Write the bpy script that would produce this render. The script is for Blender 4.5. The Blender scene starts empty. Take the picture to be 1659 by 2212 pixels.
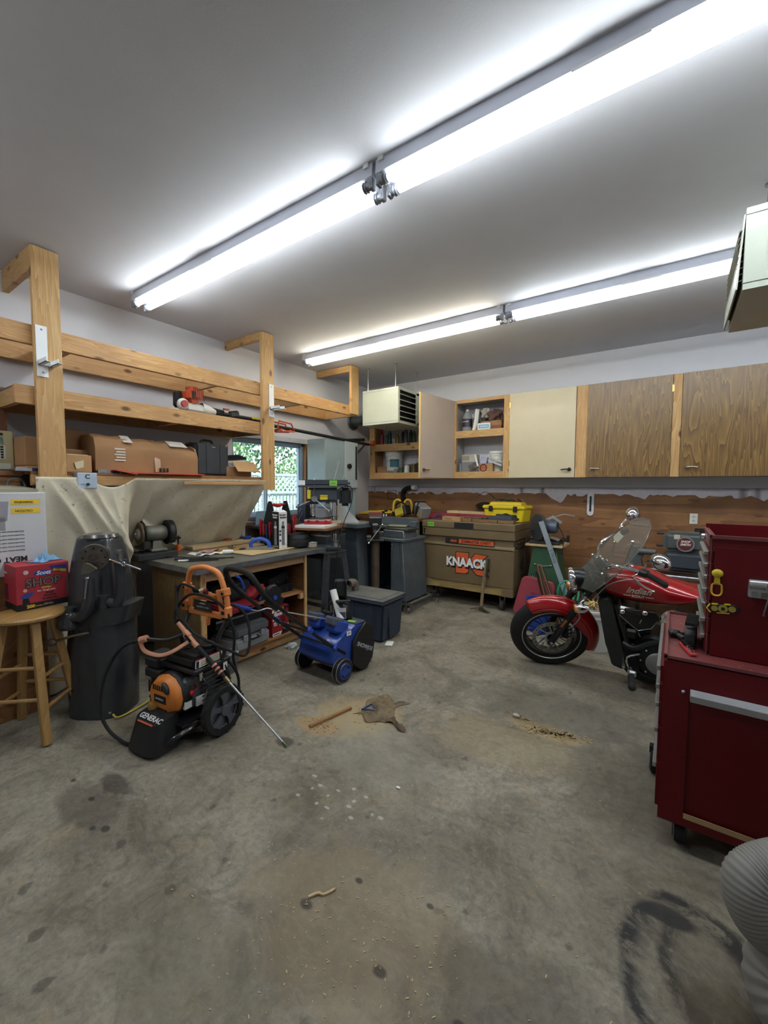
import bpy, bmesh, math, random
from mathutils import Vector, Matrix, Euler
random.seed(7)
R = math.radians
S = bpy.context.scene
COL = S.collection

# ---------------------------------------------------------------- camera
CAM_AT = Vector((4.217, -5.612, 1.506))
YAW, PITCH, ROLL = R(34.817), R(3.497), R(0.289)
fw = Vector((-math.sin(YAW)*math.cos(PITCH), math.cos(YAW)*math.cos(PITCH), -math.sin(PITCH)))
r0 = Vector((math.cos(YAW), math.sin(YAW), 0)); u0 = r0.cross(fw)
rt = r0*math.cos(ROLL)+u0*math.sin(ROLL); up = -r0*math.sin(ROLL)+u0*math.cos(ROLL)
cd = bpy.data.cameras.new('camera'); cam = bpy.data.objects.new('camera', cd); COL.objects.link(cam)
cd.sensor_fit = 'HORIZONTAL'; cd.sensor_width = 36; cd.lens = 904.985/1659*36; cd.clip_start = .02; cd.clip_end = 200
cam.matrix_world = Matrix(((rt.x, up.x, -fw.x, CAM_AT.x), (rt.y, up.y, -fw.y, CAM_AT.y), (rt.z, up.z, -fw.z, CAM_AT.z), (0, 0, 0, 1)))
S.camera = cam
# ---------------------------------------------------------------- world, sun, exposure
w = bpy.data.worlds.new('sky'); S.world = w; w.use_nodes = True
nt = w.node_tree; bg = nt.nodes['Background']
sk = nt.nodes.new('ShaderNodeTexSky'); sk.sky_type = 'NISHITA'; sk.sun_disc = False; sk.sun_elevation = R(48); sk.sun_rotation = R(200)
nt.links.new(sk.outputs[0], bg.inputs[0]); bg.inputs[1].default_value = .24
sl = bpy.data.lights.new('sun', 'SUN'); sl.energy = 3.6; sl.angle = R(.6); sl.color = (1, .95, .86)
so = bpy.data.objects.new('sun', sl); COL.objects.link(so); so.rotation_euler = (R(42), 0, R(60)); so.location = (2, -3, 8)
S.view_settings.view_transform = 'Standard'; S.view_settings.look = 'None'; S.view_settings.gamma = 1
S.view_settings.use_curve_mapping = False; S.view_settings.exposure = 1.38
TUBE_LIGHT = 10.5

# ---------------------------------------------------------------- helpers
def lin(h):
    h = h.lstrip('#'); c = [int(h[i:i+2], 16)/255 for i in (0, 2, 4)]
    return tuple((x/12.92 if x < .04045 else ((x+.055)/1.055)**2.4) for x in c)+(1,)
MATS = {}
def nodes(name):
    m = bpy.data.materials.new(name); m.use_nodes = True; t = m.node_tree
    return m, t, t.nodes['Principled BSDF']
def N(t, kind, **kw):
    n = t.nodes.new('ShaderNode'+kind)
    for k, v in kw.items():
        if k in n.inputs: n.inputs[k].default_value = v
        else: setattr(n, k, v)
    return n
def ramp(t, src, stops):
    r = t.nodes.new('ShaderNodeValToRGB'); t.links.new(src, r.inputs[0]); e = r.color_ramp.elements
    while len(e) < len(stops): e.new(.5)
    for i, (p, c) in enumerate(stops): e[i].position = p; e[i].color = c if len(c) == 4 else tuple(c)+(1,)
    return r
def mix(t, f, a, b, mode='MIX'):
    m = t.nodes.new('ShaderNodeMix'); m.data_type = 'RGBA'; m.blend_type = mode
    for s, v in ((m.inputs[0], f), (m.inputs[6], a), (m.inputs[7], b)):
        if hasattr(v, 'node'): t.links.new(v, s)
        else: s.default_value = v
    return m.outputs[2]
def coords(t, scale=(1, 1, 1), rot=(0, 0, 0), loc=(0, 0, 0)):
    c = t.nodes.new('ShaderNodeTexCoord'); mp = t.nodes.new('ShaderNodeMapping')
    mp.inputs['Scale'].default_value = scale; mp.inputs['Rotation'].default_value = rot; mp.inputs['Location'].default_value = loc
    t.links.new(c.outputs['Object'], mp.inputs[0]); return mp.outputs[0]
def M(name, h, rough=.5, metal=0, var=.12, scale=6, bump=0, bscale=80, coat=0, dust=0, spec=.5, wear=None):
    """plain surface: base colour with soft noise variation, optional fine relief, dust on upward faces"""
    if name in MATS: return MATS[name]
    m, t, p = nodes(name); c = lin(h); L = t.links.new; co = coords(t)
    n = N(t, 'TexNoise', Scale=scale, Detail=5.0, Roughness=.6); L(co, n.inputs['Vector'])
    d = tuple(x*(1-var) for x in c[:3]); e = tuple(min(1, x*(1+var)) for x in c[:3])
    out = ramp(t, n.outputs[0], [(.3, d), (.7, e)]).outputs[0]
    if wear:
        n2 = N(t, 'TexNoise', Scale=scale*4, Detail=8.0, Roughness=.7); L(co, n2.inputs['Vector'])
        f = ramp(t, n2.outputs[0], [(.6, (0, 0, 0)), (.68, (1, 1, 1))]).outputs[0]
        out = mix(t, f, out, lin(wear))
    if dust:
        g = N(t, 'NewGeometry'); s = N(t, 'SeparateXYZ'); L(g.outputs['Normal'], s.inputs[0])
        mm = N(t, 'Math', operation='MULTIPLY', use_clamp=True); L(s.outputs[2], mm.inputs[0]); mm.inputs[1].default_value = dust
        m2 = N(t, 'Math', operation='MULTIPLY', use_clamp=True); L(mm.outputs[0], m2.inputs[0]); L(n.outputs[0], m2.inputs[1])
        out = mix(t, m2.outputs[0], out, lin('#a39c88'))
    L(out, p.inputs['Base Color']); p.inputs['Roughness'].default_value = rough; p.inputs['Metallic'].default_value = metal
    p.inputs['Coat Weight'].default_value = coat; p.inputs['Coat Roughness'].default_value = .08; p.inputs['Specular IOR Level'].default_value = spec
    if bump:
        b = N(t, 'Bump', Strength=bump, Distance=.002); nb = N(t, 'TexNoise', Scale=bscale, Detail=3.0); L(co, nb.inputs['Vector']); L(nb.outputs[0], b.inputs['Height']); L(b.outputs[0], p.inputs['Normal'])
    MATS[name] = m; return m
def WOOD(name, a, b, axis='z', ring=9, knots=True, rough=.6, bump=.15, dist=5, dirt=None):
    if name in MATS: return MATS[name]
    m, t, p = nodes(name); L = t.links.new
    k = .07; sc = {'x': (k, 1, 1), 'y': (1, k, 1), 'z': (1, 1, k)}[axis]
    co = coords(t, sc)
    n = N(t, 'TexNoise', Scale=ring*1.2, Detail=3.0, Roughness=.5, Distortion=.6); L(co, n.inputs['Vector'])
    s = N(t, 'Math', operation='MULTIPLY'); L(n.outputs[0], s.inputs[0]); s.inputs[1].default_value = dist*2.2
    f = N(t, 'Math', operation='FRACT'); L(s.outputs[0], f.inputs[0])
    r1 = ramp(t, f.outputs[0], [(0, (0, 0, 0)), (.12, (.25,)*3), (.75, (.7,)*3), (.97, (1, 1, 1))])
    col = mix(t, r1.outputs[0], lin(b), lin(a))
    fine = N(t, 'TexNoise', Scale=ring*14, Detail=4.0, Roughness=.7); L(co, fine.inputs['Vector'])
    fr = ramp(t, fine.outputs[0], [(.3, (.78,)*3), (.65, (1, 1, 1))])
    col = mix(t, 1.0, col, fr.outputs[0], 'MULTIPLY')
    if knots:
        c2 = coords(t, {'x': (.5, 1, 1), 'y': (1, .5, 1), 'z': (1, 1, .5)}[axis])
        v = N(t, 'TexVoronoi', Scale=8.5); v.inputs['Randomness'].default_value = 1; L(c2, v.inputs['Vector'])
        kr = ramp(t, v.outputs['Distance'], [(.09, (1, 1, 1)), (.20, (0, 0, 0))])
        col = mix(t, kr.outputs[0], col, lin('#5a351a'))
    if dirt:
        n3 = N(t, 'TexNoise', Scale=3.0, Detail=6.0); L(coords(t), n3.inputs['Vector'])
        dr = ramp(t, n3.outputs[0], [(.45, (0, 0, 0)), (.75, (.8,)*3)])
        col = mix(t, dr.outputs[0], col, lin(dirt))
    L(col, p.inputs['Base Color']); p.inputs['Roughness'].default_value = rough
    if bump:
        bm_ = N(t, 'Bump', Strength=bump, Distance=.002); L(r1.outputs[0], bm_.inputs['Height']); L(bm_.outputs[0], p.inputs['Normal'])
    MATS[name] = m; return m
def GLASS(name, h='#ffffff', alpha=.15, rough=.05):
    if name in MATS: return MATS[name]
    m, t, p = nodes(name); p.inputs['Base Color'].default_value = lin(h); p.inputs['Roughness'].default_value = rough
    g = N(t, 'BsdfTransparent'); g.inputs[0].default_value = lin(h); x = N(t, 'MixShader'); x.inputs[0].default_value = alpha
    L = t.links.new; L(g.outputs[0], x.inputs[1]); L(p.outputs[0], x.inputs[2]); L(x.outputs[0], t.nodes['Material Output'].inputs[0])
    MATS[name] = m; return m
def EMIT(name, h, s):
    m, t, p = nodes(name); p.inputs['Base Color'].default_value = lin(h); p.inputs['Emission Color'].default_value = lin(h); p.inputs['Emission Strength'].default_value = s
    MATS[name] = m; return m

class B:
    """collects shapes; .obj() links them as ONE mesh object"""
    def __init__(s): s.bm = bmesh.new(); s.mi = 0; s.mats = []
    def m(s, mat):
        if mat not in s.mats: s.mats.append(mat)
        s.mi = s.mats.index(mat); return s
    def _add(s, vs, fs, mtx=None, bev=0, seg=1):
        tb = bmesh.new(); v = [tb.verts.new(p) for p in vs]
        for f in fs:
            try: tb.faces.new([v[i] for i in f])
            except ValueError: pass
        if bev: bmesh.ops.bevel(tb, geom=tb.edges[:], offset=bev, segments=seg, affect='EDGES', clamp_overlap=True)
        if mtx is not None: tb.transform(mtx)
        for f in tb.faces: f.material_index = s.mi
        me = bpy.data.meshes.new('t'); tb.to_mesh(me); tb.free(); s.bm.from_mesh(me); bpy.data.meshes.remove(me)
        return s
    def box(s, c, d, rot=(0, 0, 0), bev=0, seg=1, taper=1):
        x, y, z = d[0]/2, d[1]/2, d[2]/2; k = taper
        vs = [(-x, -y, -z), (x, -y, -z), (x, y, -z), (-x, y, -z), (-x*k, -y*k, z), (x*k, -y*k, z), (x*k, y*k, z), (-x*k, y*k, z)]
        return s._add(vs, [(3, 2, 1, 0), (4, 5, 6, 7), (0, 1, 5, 4), (1, 2, 6, 5), (2, 3, 7, 6), (3, 0, 4, 7)], Matrix.Translation(c) @ Euler(rot).to_matrix().to_4x4(), bev, seg)
    def bx(s, x0, x1, y0, y1, z0, z1, bev=0, seg=1): return s.box(((x0+x1)/2, (y0+y1)/2, (z0+z1)/2), (abs(x1-x0), abs(y1-y0), abs(z1-z0)), bev=bev, seg=seg)
    def cyl(s, a, b, r, r2=None, n=16):
        return s.lathe([(0, 0), (r, 0), (r if r2 is None else r2, 1), (0, 1)], a, b, n)
    def lathe(s, prof, a, b, n=20):
        """profile of (radius, t) with t as a fraction from a to b (or absolute metres if |b-a| is given by a unit axis)"""
        a = Vector(a); b = Vector(b); ax = b-a; ln = ax.length; q = ax.to_track_quat('Z', 'Y').to_matrix().to_4x4()
        vs = []; fs = []; rings = []
        for r, h in prof:
            if r < 1e-6: rings.append([len(vs)]); vs.append((0, 0, h*ln))
            else:
                rings.append(list(range(len(vs), len(vs)+n)))
                vs += [(r*math.cos(2*math.pi*i/n), r*math.sin(2*math.pi*i/n), h*ln) for i in range(n)]
        for p, c in zip(rings, rings[1:]):
            for i in range(n):
                j = (i+1) % n
                if len(p) == 1 and len(c) == 1: continue
                if len(p) == 1: fs.append((p[0], c[j], c[i]))
                elif len(c) == 1: fs.append((p[i], p[j], c[0]))
                else: fs.append((p[i], p[j], c[j], c[i]))
        return s._add(vs, fs, Matrix.Translation(a) @ q)
    def tube(s, pts, r, n=8, smooth=0, closed=False, flat=1):
        P = [Vector(p) for p in pts]
        if smooth:
            out = []; m_ = len(P)
            rng = range(m_ if closed else m_-1)
            for i in rng:
                if closed: p0, p1, p2, p3 = P[i-1], P[i], P[(i+1) % m_], P[(i+2) % m_]
                else: p0, p1, p2, p3 = P[max(i-1, 0)], P[i], P[i+1], P[min(i+2, m_-1)]
                for k in range(smooth):
                    t = k/smooth
                    out.append(.5*((2*p1)+(-p0+p2)*t+(2*p0-5*p1+4*p2-p3)*t*t+(-p0+3*p1-3*p2+p3)*t**3))
            if not closed: out.append(P[-1])
            P = out
        m_ = len(P); rr = r if isinstance(r, (list, tuple)) else [r]*m_
        if len(rr) != m_: rr = [rr[0]+(rr[-1]-rr[0])*i/(m_-1) for i in range(m_)]
        tan = [(P[(i+1) % m_ if closed else min(i+1, m_-1)]-P[i-1 if (closed or i) else 0]).normalized() for i in range(m_)]
        nn = tan[0].orthogonal().normalized(); vs = []; fs = []
        for i in range(m_):
            nn = (nn-tan[i]*nn.dot(tan[i])).normalized(); bb = tan[i].cross(nn)
            vs += [P[i]+(nn*math.cos(2*math.pi*k/n)*flat+bb*math.sin(2*math.pi*k/n))*rr[i] for k in range(n)]
        for i in range(m_ if closed else m_-1):
            j = (i+1) % m_
            for k in range(n): l = (k+1) % n; fs.append((i*n+k, i*n+l, j*n+l, j*n+k))
        if not closed: fs.append(tuple(range(n))[::-1]); fs.append(tuple(range((m_-1)*n, m_*n)))
        return s._add(vs, fs)
    def prism(s, poly, a, b, plane='xz', bev=0):
        f = {'xz': lambda p, h: (p[0], h, p[1]), 'yz': lambda p, h: (h, p[0], p[1]), 'xy': lambda p, h: (p[0], p[1], h)}[plane]
        n = len(poly); vs = [f(p, a) for p in poly]+[f(p, b) for p in poly]
        fs = [tuple(range(n)), tuple(range(2*n-1, n-1, -1))]+[(i, (i+1) % n, (i+1) % n+n, i+n) for i in range(n)]
        s._add(vs, fs, None, bev); return s
    def ball(s, c, r, rot=(0, 0, 0), n=14, hemi=False):
        r = (r, r, r) if not isinstance(r, (tuple, list)) else r
        pr = [(math.sin(math.pi*i/n), math.cos(math.pi*i/n)) for i in range(n+1)]
        vs = []; fs = []; m_ = n*2 if n < 10 else n+6
        for a_, h in pr:
            for k in range(m_): vs.append((a_*math.cos(2*math.pi*k/m_)*r[0], a_*math.sin(2*math.pi*k/m_)*r[1], h*r[2]))
        for i in range(n):
            for k in range(m_): l = (k+1) % m_; fs.append((i*m_+k, i*m_+l, (i+1)*m_+l, (i+1)*m_+k))
        tb = Matrix.Translation(c) @ Euler(rot).to_matrix().to_4x4()
        return s._add(vs, fs, tb)
    def torus(s, c, ax, R_, r, n=32, k=8, arc=None):
        c = Vector(c); q = Vector(ax).to_track_quat('Z', 'Y')
        a0, a1 = arc if arc else (0, 2*math.pi)
        m_ = n if not arc else n+1
        pts = [c+q @ Vector((R_*math.cos(a0+(a1-a0)*i/n), R_*math.sin(a0+(a1-a0)*i/n), 0)) for i in range(m_)]
        return s.tube(pts, r, k, closed=not arc)
    def grid(s, fn, nu, nv, thick=0):
        vs = [fn(i/nu, j/nv) for j in range(nv+1) for i in range(nu+1)]
        fs = [(j*(nu+1)+i, j*(nu+1)+i+1, (j+1)*(nu+1)+i+1, (j+1)*(nu+1)+i) for j in range(nv) for i in range(nu)]
        return s._add(vs, fs)
    def tf(s, mtx): s.bm.transform(mtx); return s
    def obj(s, name, mat=None, parent=None, label=None, cat=None, group=None, kind=None, loc=(0, 0, 0), rot=(0, 0, 0), ang=35):
        bmesh.ops.remove_doubles(s.bm, verts=s.bm.verts[:], dist=1e-6)
        bmesh.ops.recalc_face_normals(s.bm, faces=s.bm.faces[:])
        me = bpy.data.meshes.new(name)
        for f in s.bm.faces: f.smooth = True
        s.bm.to_mesh(me); s.bm.free()
        try: me.set_sharp_from_angle(angle=R(ang))
        except Exception: pass
        for q in (s.mats if s.mats else [mat]): me.materials.append(q)
        o = bpy.data.objects.new(name, me); COL.objects.link(o); o.location = loc; o.rotation_euler = rot
        if parent: o.parent = parent
        for k, v in (('label', label), ('category', cat), ('group', group), ('kind', kind)):
            if v: o[k] = v
        return o
def T(name, label, cat, loc=(0, 0, 0), rz=0, group=None, rot=None, kind=None):
    o = bpy.data.objects.new(name, None); COL.objects.link(o); o.empty_display_size = .05
    o.location = loc; o.rotation_euler = rot if rot else (0, 0, rz)
    for k, v in (('label', label), ('category', cat), ('group', group), ('kind', kind)):
        if v: o[k] = v
    return o
def text(body, size, loc, rot, mat, parent, name='lettering', ext=.0006, bold=0, shear=0, align='CENTER', sx=1, label=None):
    cu = bpy.data.curves.new(name, 'FONT'); cu.body = body; cu.size = size; cu.extrude = ext; cu.offset = bold; cu.shear = shear
    cu.align_x = align; cu.align_y = 'CENTER'; cu.resolution_u = 3
    tmp = bpy.data.objects.new('tmp', cu); me = bpy.data.meshes.new_from_object(tmp); bpy.data.objects.remove(tmp); bpy.data.curves.remove(cu)
    me.name = name; me.materials.clear(); me.materials.append(mat)
    o = bpy.data.objects.new(name, me); COL.objects.link(o); o.location = loc; o.rotation_euler = rot; o.scale = (sx, 1, 1)
    if parent: o.parent = parent
    if label: o['label'] = label
    return o
FY = (R(90), 0, 0)            # lettering that faces -y
FX = (R(90), 0, R(90))        # lettering that faces +x

# materials used in many places
white = M('white_enamel', '#d9dadb', .4, var=.03); cream = M('cream_enamel', '#d8d9cc', .45, var=.05)
black = M('black_plastic', '#141517', .45, var=.2); blk = M('matt_black', '#0c0d0e', .6, var=.2)
rubber = M('black_rubber', '#121212', .8, var=.2, bump=.3, bscale=120)
chrome = M('chrome', '#d8dade', .07, 1, var=.03); steel = M('steel', '#9a9ca0', .3, 1, var=.12, scale=14)
dsteel = M('dark_steel', '#4a4c50', .42, .9, var=.25, scale=10); alum = M('aluminium', '#b6b8ba', .4, .85, var=.1)
greym = M('machine_grey', '#4d5459', .45, 0, var=.18, scale=7, dust=.5, coat=.15)
card = M('cardboard', '#9a7450', .85, var=.12, scale=4, bump=.2, bscale=30); card2 = M('pale_cardboard', '#b08a60', .85, var=.12)
paper = M('white_paper', '#dcdcd8', .8, var=.03); red = M('red_plastic', '#a8151d', .4, var=.1); orange = M('orange_plastic', '#d9692a', .45, var=.12)
yellow = M('yellow_plastic', '#d9c01f', .45, var=.08); blue = M('blue_plastic', '#173d95', .4, var=.12)
ink = M('black_ink', '#111111', .7, var=0); winkm = M('white_ink', '#e6e6e6', .6, var=0); yink = M('yellow_ink', '#e3bd35', .6, var=0)
pine_z = WOOD('pine_upright', '#d3ae78', '#b78a52', 'z', dirt='#b58a5c'); pine_y = WOOD('pine_along_wall', '#d2a873', '#b4834e', 'y', dirt='#a67b50')
pine_x = WOOD('pine_across', '#ceac76', '#b28650', 'x', dirt='#b0845a')
oakm = WOOD('dark_oak_veneer', '#8a6c43', '#5d4526', 'z', 10, False, .35, .12, 6)
ply_x = WOOD('plywood_across', '#93683f', '#744c2b', 'x', 3, True, .6, .05, 3, dirt='#5c3c22')
ply_y = WOOD('plywood_shelf', '#ab7b4c', '#8a5a31', 'y', 4, True, .7, .05, 3, dirt='#6b4a2c')
# ================================================================ THE SETTING
H = 3.11; XR, YF = 8.4, -9.4
# floor: concrete with stains, dust, tyre marks
def floor_mat():
    m, t, p = nodes('concrete_floor'); L = t.links.new; co = coords(t)
    def nz(sc, d=6, r=.6, dist=0, v=None):
        n = N(t, 'TexNoise', Scale=sc, Detail=float(d), Roughness=r, Distortion=dist); L(v or co, n.inputs['Vector']); return n.outputs[0]
    col = ramp(t, nz(1.1, 8, .6, .4), [(.25, lin('#6a6255')), (.5, lin('#8b8475')), (.75, lin('#9f9787'))]).outputs[0]
    col = mix(t, ramp(t, nz(2.6, 8, .7, .8), [(.46, (0,)*3), (.64, (.75,)*3)]).outputs[0], col, lin('#4f463b'))
    col = mix(t, ramp(t, nz(4.2, 9, .75, 1.2), [(.52, (0,)*3), (.68, (.5,)*3)]).outputs[0], col, lin('#918362'))
    col = mix(t, ramp(t, nz(11, 8, .8, 1.5), [(.50, (0,)*3), (.66, (.55,)*3)]).outputs[0], col, lin('#46403a'))
    col = mix(t, ramp(t, nz(7, 8, .8, 2.5, coords(t, (1, 2.2, 1), (0, 0, .6), (5, 3, 0))), [(.52, (0,)*3), (.68, (.45,)*3)]).outputs[0], col, lin('#9a988d'))
    col = mix(t, ramp(t, nz(34, 6, .7), [(.3, (.55,)*3), (.6, (0,)*3)]).outputs[0], col, lin('#5a564d'))
    # small dark spots and pale chips
    v = N(t, 'TexVoronoi', Scale=6.5); L(co, v.inputs['Vector'])
    sp = N(t, 'Math', operation='ADD'); L(v.outputs['Distance'], sp.inputs[0]); L(nz(9, 3), sp.inputs[1])
    col = mix(t, ramp(t, sp.outputs[0], [(.54, (.55,)*3), (.60, (0,)*3)]).outputs[0], col, lin('#3a332d'))
    v2 = N(t, 'TexVoronoi', Scale=17.0); L(co, v2.inputs['Vector'])
    sp2 = N(t, 'Math', operation='ADD'); L(v2.outputs['Distance'], sp2.inputs[0]); L(nz(12, 3), sp2.inputs[1])
    col = mix(t, ramp(t, sp2.outputs[0], [(.45, (.5,)*3), (.49, (0,)*3)]).outputs[0], col, lin('#a9a595'))
    s = N(t, 'SeparateXYZ'); L(co, s.inputs[0])
    wob = N(t, 'TexNoise', Scale=6.0, Detail=6.0, Roughness=.65); L(co, wob.inputs['Vector'])
    smear = ramp(t, nz(5.5, 8, .75, 2.0), [(.40, (.12,)*3), (.52, (1,)*3)]).outputs[0]
    def patch(cx, cy, rx, ry, c, k=.8, rot=0, soft=.35, amp=1.6, ring=None):
        mp = N(t, 'Mapping'); mp.vector_type = 'POINT'; mp.inputs['Location'].default_value = (-cx, -cy, 0)
        L(co, mp.inputs[0]); m2 = N(t, 'Mapping'); m2.inputs['Rotation'].default_value = (0, 0, -rot); m2.inputs['Scale'].default_value = (1/rx, 1/ry, 0); L(mp.outputs[0], m2.inputs[0])
        ln = N(t, 'VectorMath', operation='LENGTH'); L(m2.outputs[0], ln.inputs[0])
        w_ = N(t, 'Math', operation='MULTIPLY_ADD'); L(wob.outputs[0], w_.inputs[0]); w_.inputs[1].default_value = amp; w_.inputs[2].default_value = -amp/2
        ad = N(t, 'Math', operation='ADD'); L(ln.outputs['Value'], ad.inputs[0]); L(w_.outputs[0], ad.inputs[1])
        if ring: st = [(max(.0, (1-ring-soft)/2), (0,)*3), ((1-ring)/2, (k,)*3), (.5, (k,)*3), (.5+soft/4, (0,)*3)]
        else: st = [((1-soft)/2, (k,)*3), (.5, (0,)*3)]
        h = N(t, 'Math', operation='MULTIPLY'); L(ad.outputs[0], h.inputs[0]); h.inputs[1].default_value = .5
        out = ramp(t, h.outputs[0], st).outputs[0]
        return mix(t, 1.0, out, smear, 'MULTIPLY') if ring else out
    # sawdust and oil
    for a in ((3.62, -2.98, .26, .09, '#a58e64', .8, R(15)), (3.45, -3.25, .5, .25, '#8d7f60', .4, R(50)), (2.55, -3.5, .30, .28, '#9c8a66', .75, R(10)), (2.42, -3.75, .18, .1, '#a08057', .6, 0),
              (3.6, -2.7, .7, .35, '#55524a', .55, R(-20)), (4.1, -3.2, .35, .5, '#5b564d', .5, 0), (3.35, -4.55, .5, .35, '#86765b', .4, 0), (2.0, -4.85, .25, .12, '#4c453d', .6, R(-40)), (1.95, -4.72, .14, .06, '#3a342e', .7, 0),
              (2.38, -3.98, .08, .05, '#34342c', .8, 0), (1.5, -4.4, .2, .1, '#5a4d40', .5, 0), (2.9, -3.75, .4, .3, '#8a877c', .35, 0), (3.95, -4.5, .35, .25, '#4a443d', .5, R(30)), (3.05, -4.95, .5, .2, '#65604f', .4, 0)):
        f = patch(*a[:4], None, a[5], a[6]); col = mix(t, f, col, lin(a[4]))
    # round scuff marks by the flexible duct
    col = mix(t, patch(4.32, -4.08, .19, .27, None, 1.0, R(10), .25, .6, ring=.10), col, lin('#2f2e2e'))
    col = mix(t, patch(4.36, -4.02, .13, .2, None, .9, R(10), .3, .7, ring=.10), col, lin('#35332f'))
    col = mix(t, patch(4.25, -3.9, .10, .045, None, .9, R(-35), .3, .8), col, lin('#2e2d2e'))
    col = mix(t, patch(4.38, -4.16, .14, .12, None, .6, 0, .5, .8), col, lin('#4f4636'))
    for wx, wy, rx in ((1.97, -4.83, .02), (2.22, -4.87, .03), (2.17, -4.9, .02), (1.75, -4.83, .02), (3.55, -4.35, .018), (3.28, -4.42, .02), (3.18, -4.6, .03), (3.52, -4.62, .03), (3.78, -4.6, .025)):
        col = mix(t, patch(wx, wy, rx, rx*.7, None, .8, 0, .4, .5), col, lin('#2c2723'))
    for i in range(16):
        a = random.uniform(0, 6.28); rr = random.random()**.5
        col = mix(t, patch(2.95+rr*.28*math.cos(a)+.0, -4.15+rr*.13*math.sin(a), random.uniform(.008, .02), random.uniform(.008, .014), None, .6, 0, .4, .3), col, lin('#b5b4aa'))
    L(col, p.inputs['Base Color'])
    rr = ramp(t, nz(3.3, 6), [(.3, (.45,)*3), (.7, (.8,)*3)]); L(rr.outputs[0], p.inputs['Roughness'])
    b = N(t, 'Bump', Strength=.25, Distance=.003); L(nz(60, 6, .7), b.inputs['Height']); L(b.outputs[0], p.inputs['Normal'])
    p.inputs['Specular IOR Level'].default_value = .35
    return m
B().bx(-.15, XR+.15, YF-.15, .15, -.12, 0).obj('floor', floor_mat(), kind='structure')
wallm = M('white_wall_paint', '#d3d3d8', .75, var=.03, scale=1.5, bump=.15, bscale=60)
ceilm = M('ceiling_paint', '#c9c9ce', .8, var=.04, scale=1.2, bump=.2, bscale=90)
B().bx(-.15, XR+.15, YF-.15, .15, H, H+.15).obj('ceiling', ceilm, kind='structure')
wb = B().bx(-.15, XR+.15, 0, .15, 0, H).obj('wall_back', wallm, kind='structure')
B().bx(-.15, XR+.15, YF-.15, YF, 0, H).obj('wall_front', wallm, kind='structure')
B().bx(XR, XR+.15, YF, 0, 0, H).obj('wall_right', wallm, kind='structure')
WY0, WY1, WZ0, WZ1 = -2.62, -1.46, 1.12, 2.08      # window opening
wl = B()
wl.bx(-.15, 0, YF, WY0, 0, H).bx(-.15, 0, WY1, 0, 0, H).bx(-.15, 0, WY0, WY1, 0, WZ0).bx(-.15, 0, WY0, WY1, WZ1, H)
wl = wl.obj('wall_left', wallm, kind='structure')
# plywood sheets on the lower wall
for i in range(7):
    x0 = -.04+1.22*i+(.002 if i else .045); o = B().bx(x0, min(x0+1.2195, XR-.002), -.014-.002*(i % 2), 0, .002, 1.43).obj('plywood_panel', ply_x, wb)
for a, b in ((-1.22, -.02), (-2.45, -1.224)): B().bx(0, .014, a, b, .002, WZ0-.06 if a < -2 else 1.05).obj('plywood_panel', ply_y, wl)
# ragged painted drywall edge over the plywood
poly = [(.0, 1.52)]; random.seed(3); x = 0.; low = []
while x < XR:
    low.append((x, 1.43-random.random()**3*.045-(.03 if random.random() < .10 else 0))); x += random.uniform(.02, .07)
    if 2.98 < x < 3.12: low[-1] = (low[-1][0], 1.30+abs(x-3.07)*.8)
poly = [(0, 1.505)]+low+[(XR, 1.40), (XR, 1.505)]
e = B(); pts = [(0, 1.43)]+low+[(XR, 1.40)]
for (a, za), (b, zb) in zip(pts, pts[1:]):
    if b > a: e.prism([(a, za), (b, zb), (b, 1.505), (a, 1.505)], -.020, 0, 'xz')
e.obj('torn_drywall_edge', M('wall_paint_edge', '#bcb6bd', .85, var=.08, scale=20), wb)
B().bx(0, XR, -.0215, -.016, 1.500, 1.506).obj('drywall_joint', M('joint_grey', '#8f8a92', .9), wb)  # thin strip of even grey along the joint

# window in the left wall
wf = M('window_frame_blue_grey', '#9fb2c0', .4, var=.04)
win = T('window_1', None, None, (0, 0, 0), kind='structure')
f = B()
for a in (WY0, WY1-.04): f.bx(-.13, -.04, a, a+.04, WZ0, WZ1)
f.bx(-.13, -.04, WY0, WY1, WZ0, WZ0+.035).bx(-.13, -.04, WY0, WY1, WZ1-.035, WZ1)
f.obj('window_frame', wf, win)
for y0, y1, xx in ((WY0+.04, -2.08, -.09), (-2.10, WY1-.04, -.07)):
    s_ = B(); s_.bx(xx-.012, xx+.012, y0, y0+.03, WZ0+.035, WZ1-.035).bx(xx-.012, xx+.012, y1-.03, y1, WZ0+.035, WZ1-.035).bx(xx-.012, xx+.012, y0, y1, WZ0+.035, WZ0+.06).bx(xx-.012, xx+.012, y0, y1, WZ1-.06, WZ1-.035)
    sash = s_.obj('sash', wf, win); B().bx(xx-.003, xx+.003, y0+.03, y1-.03, WZ0+.06, WZ1-.06).obj('pane', GLASS('window_glass', '#eef6fa', .06), sash)
B().bx(-.04, .012, WY1-.002, WY1+.03, WZ0, WZ1).bx(-.14, .03, WY0-.02, WY1+.03, WZ0-.03, WZ0).obj('window_trim', M('brown_window_jamb', '#8c6038', .5), win)
B().bx(-.04, .02, WY1+.03, WY1+.07, WZ0-.02, WZ1).bx(-.03, .025, WY0-.02, WY1+.07, WZ1, WZ1+.06).obj('window_casing', M('casing_white', '#bdbdc0', .5), win)

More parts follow.
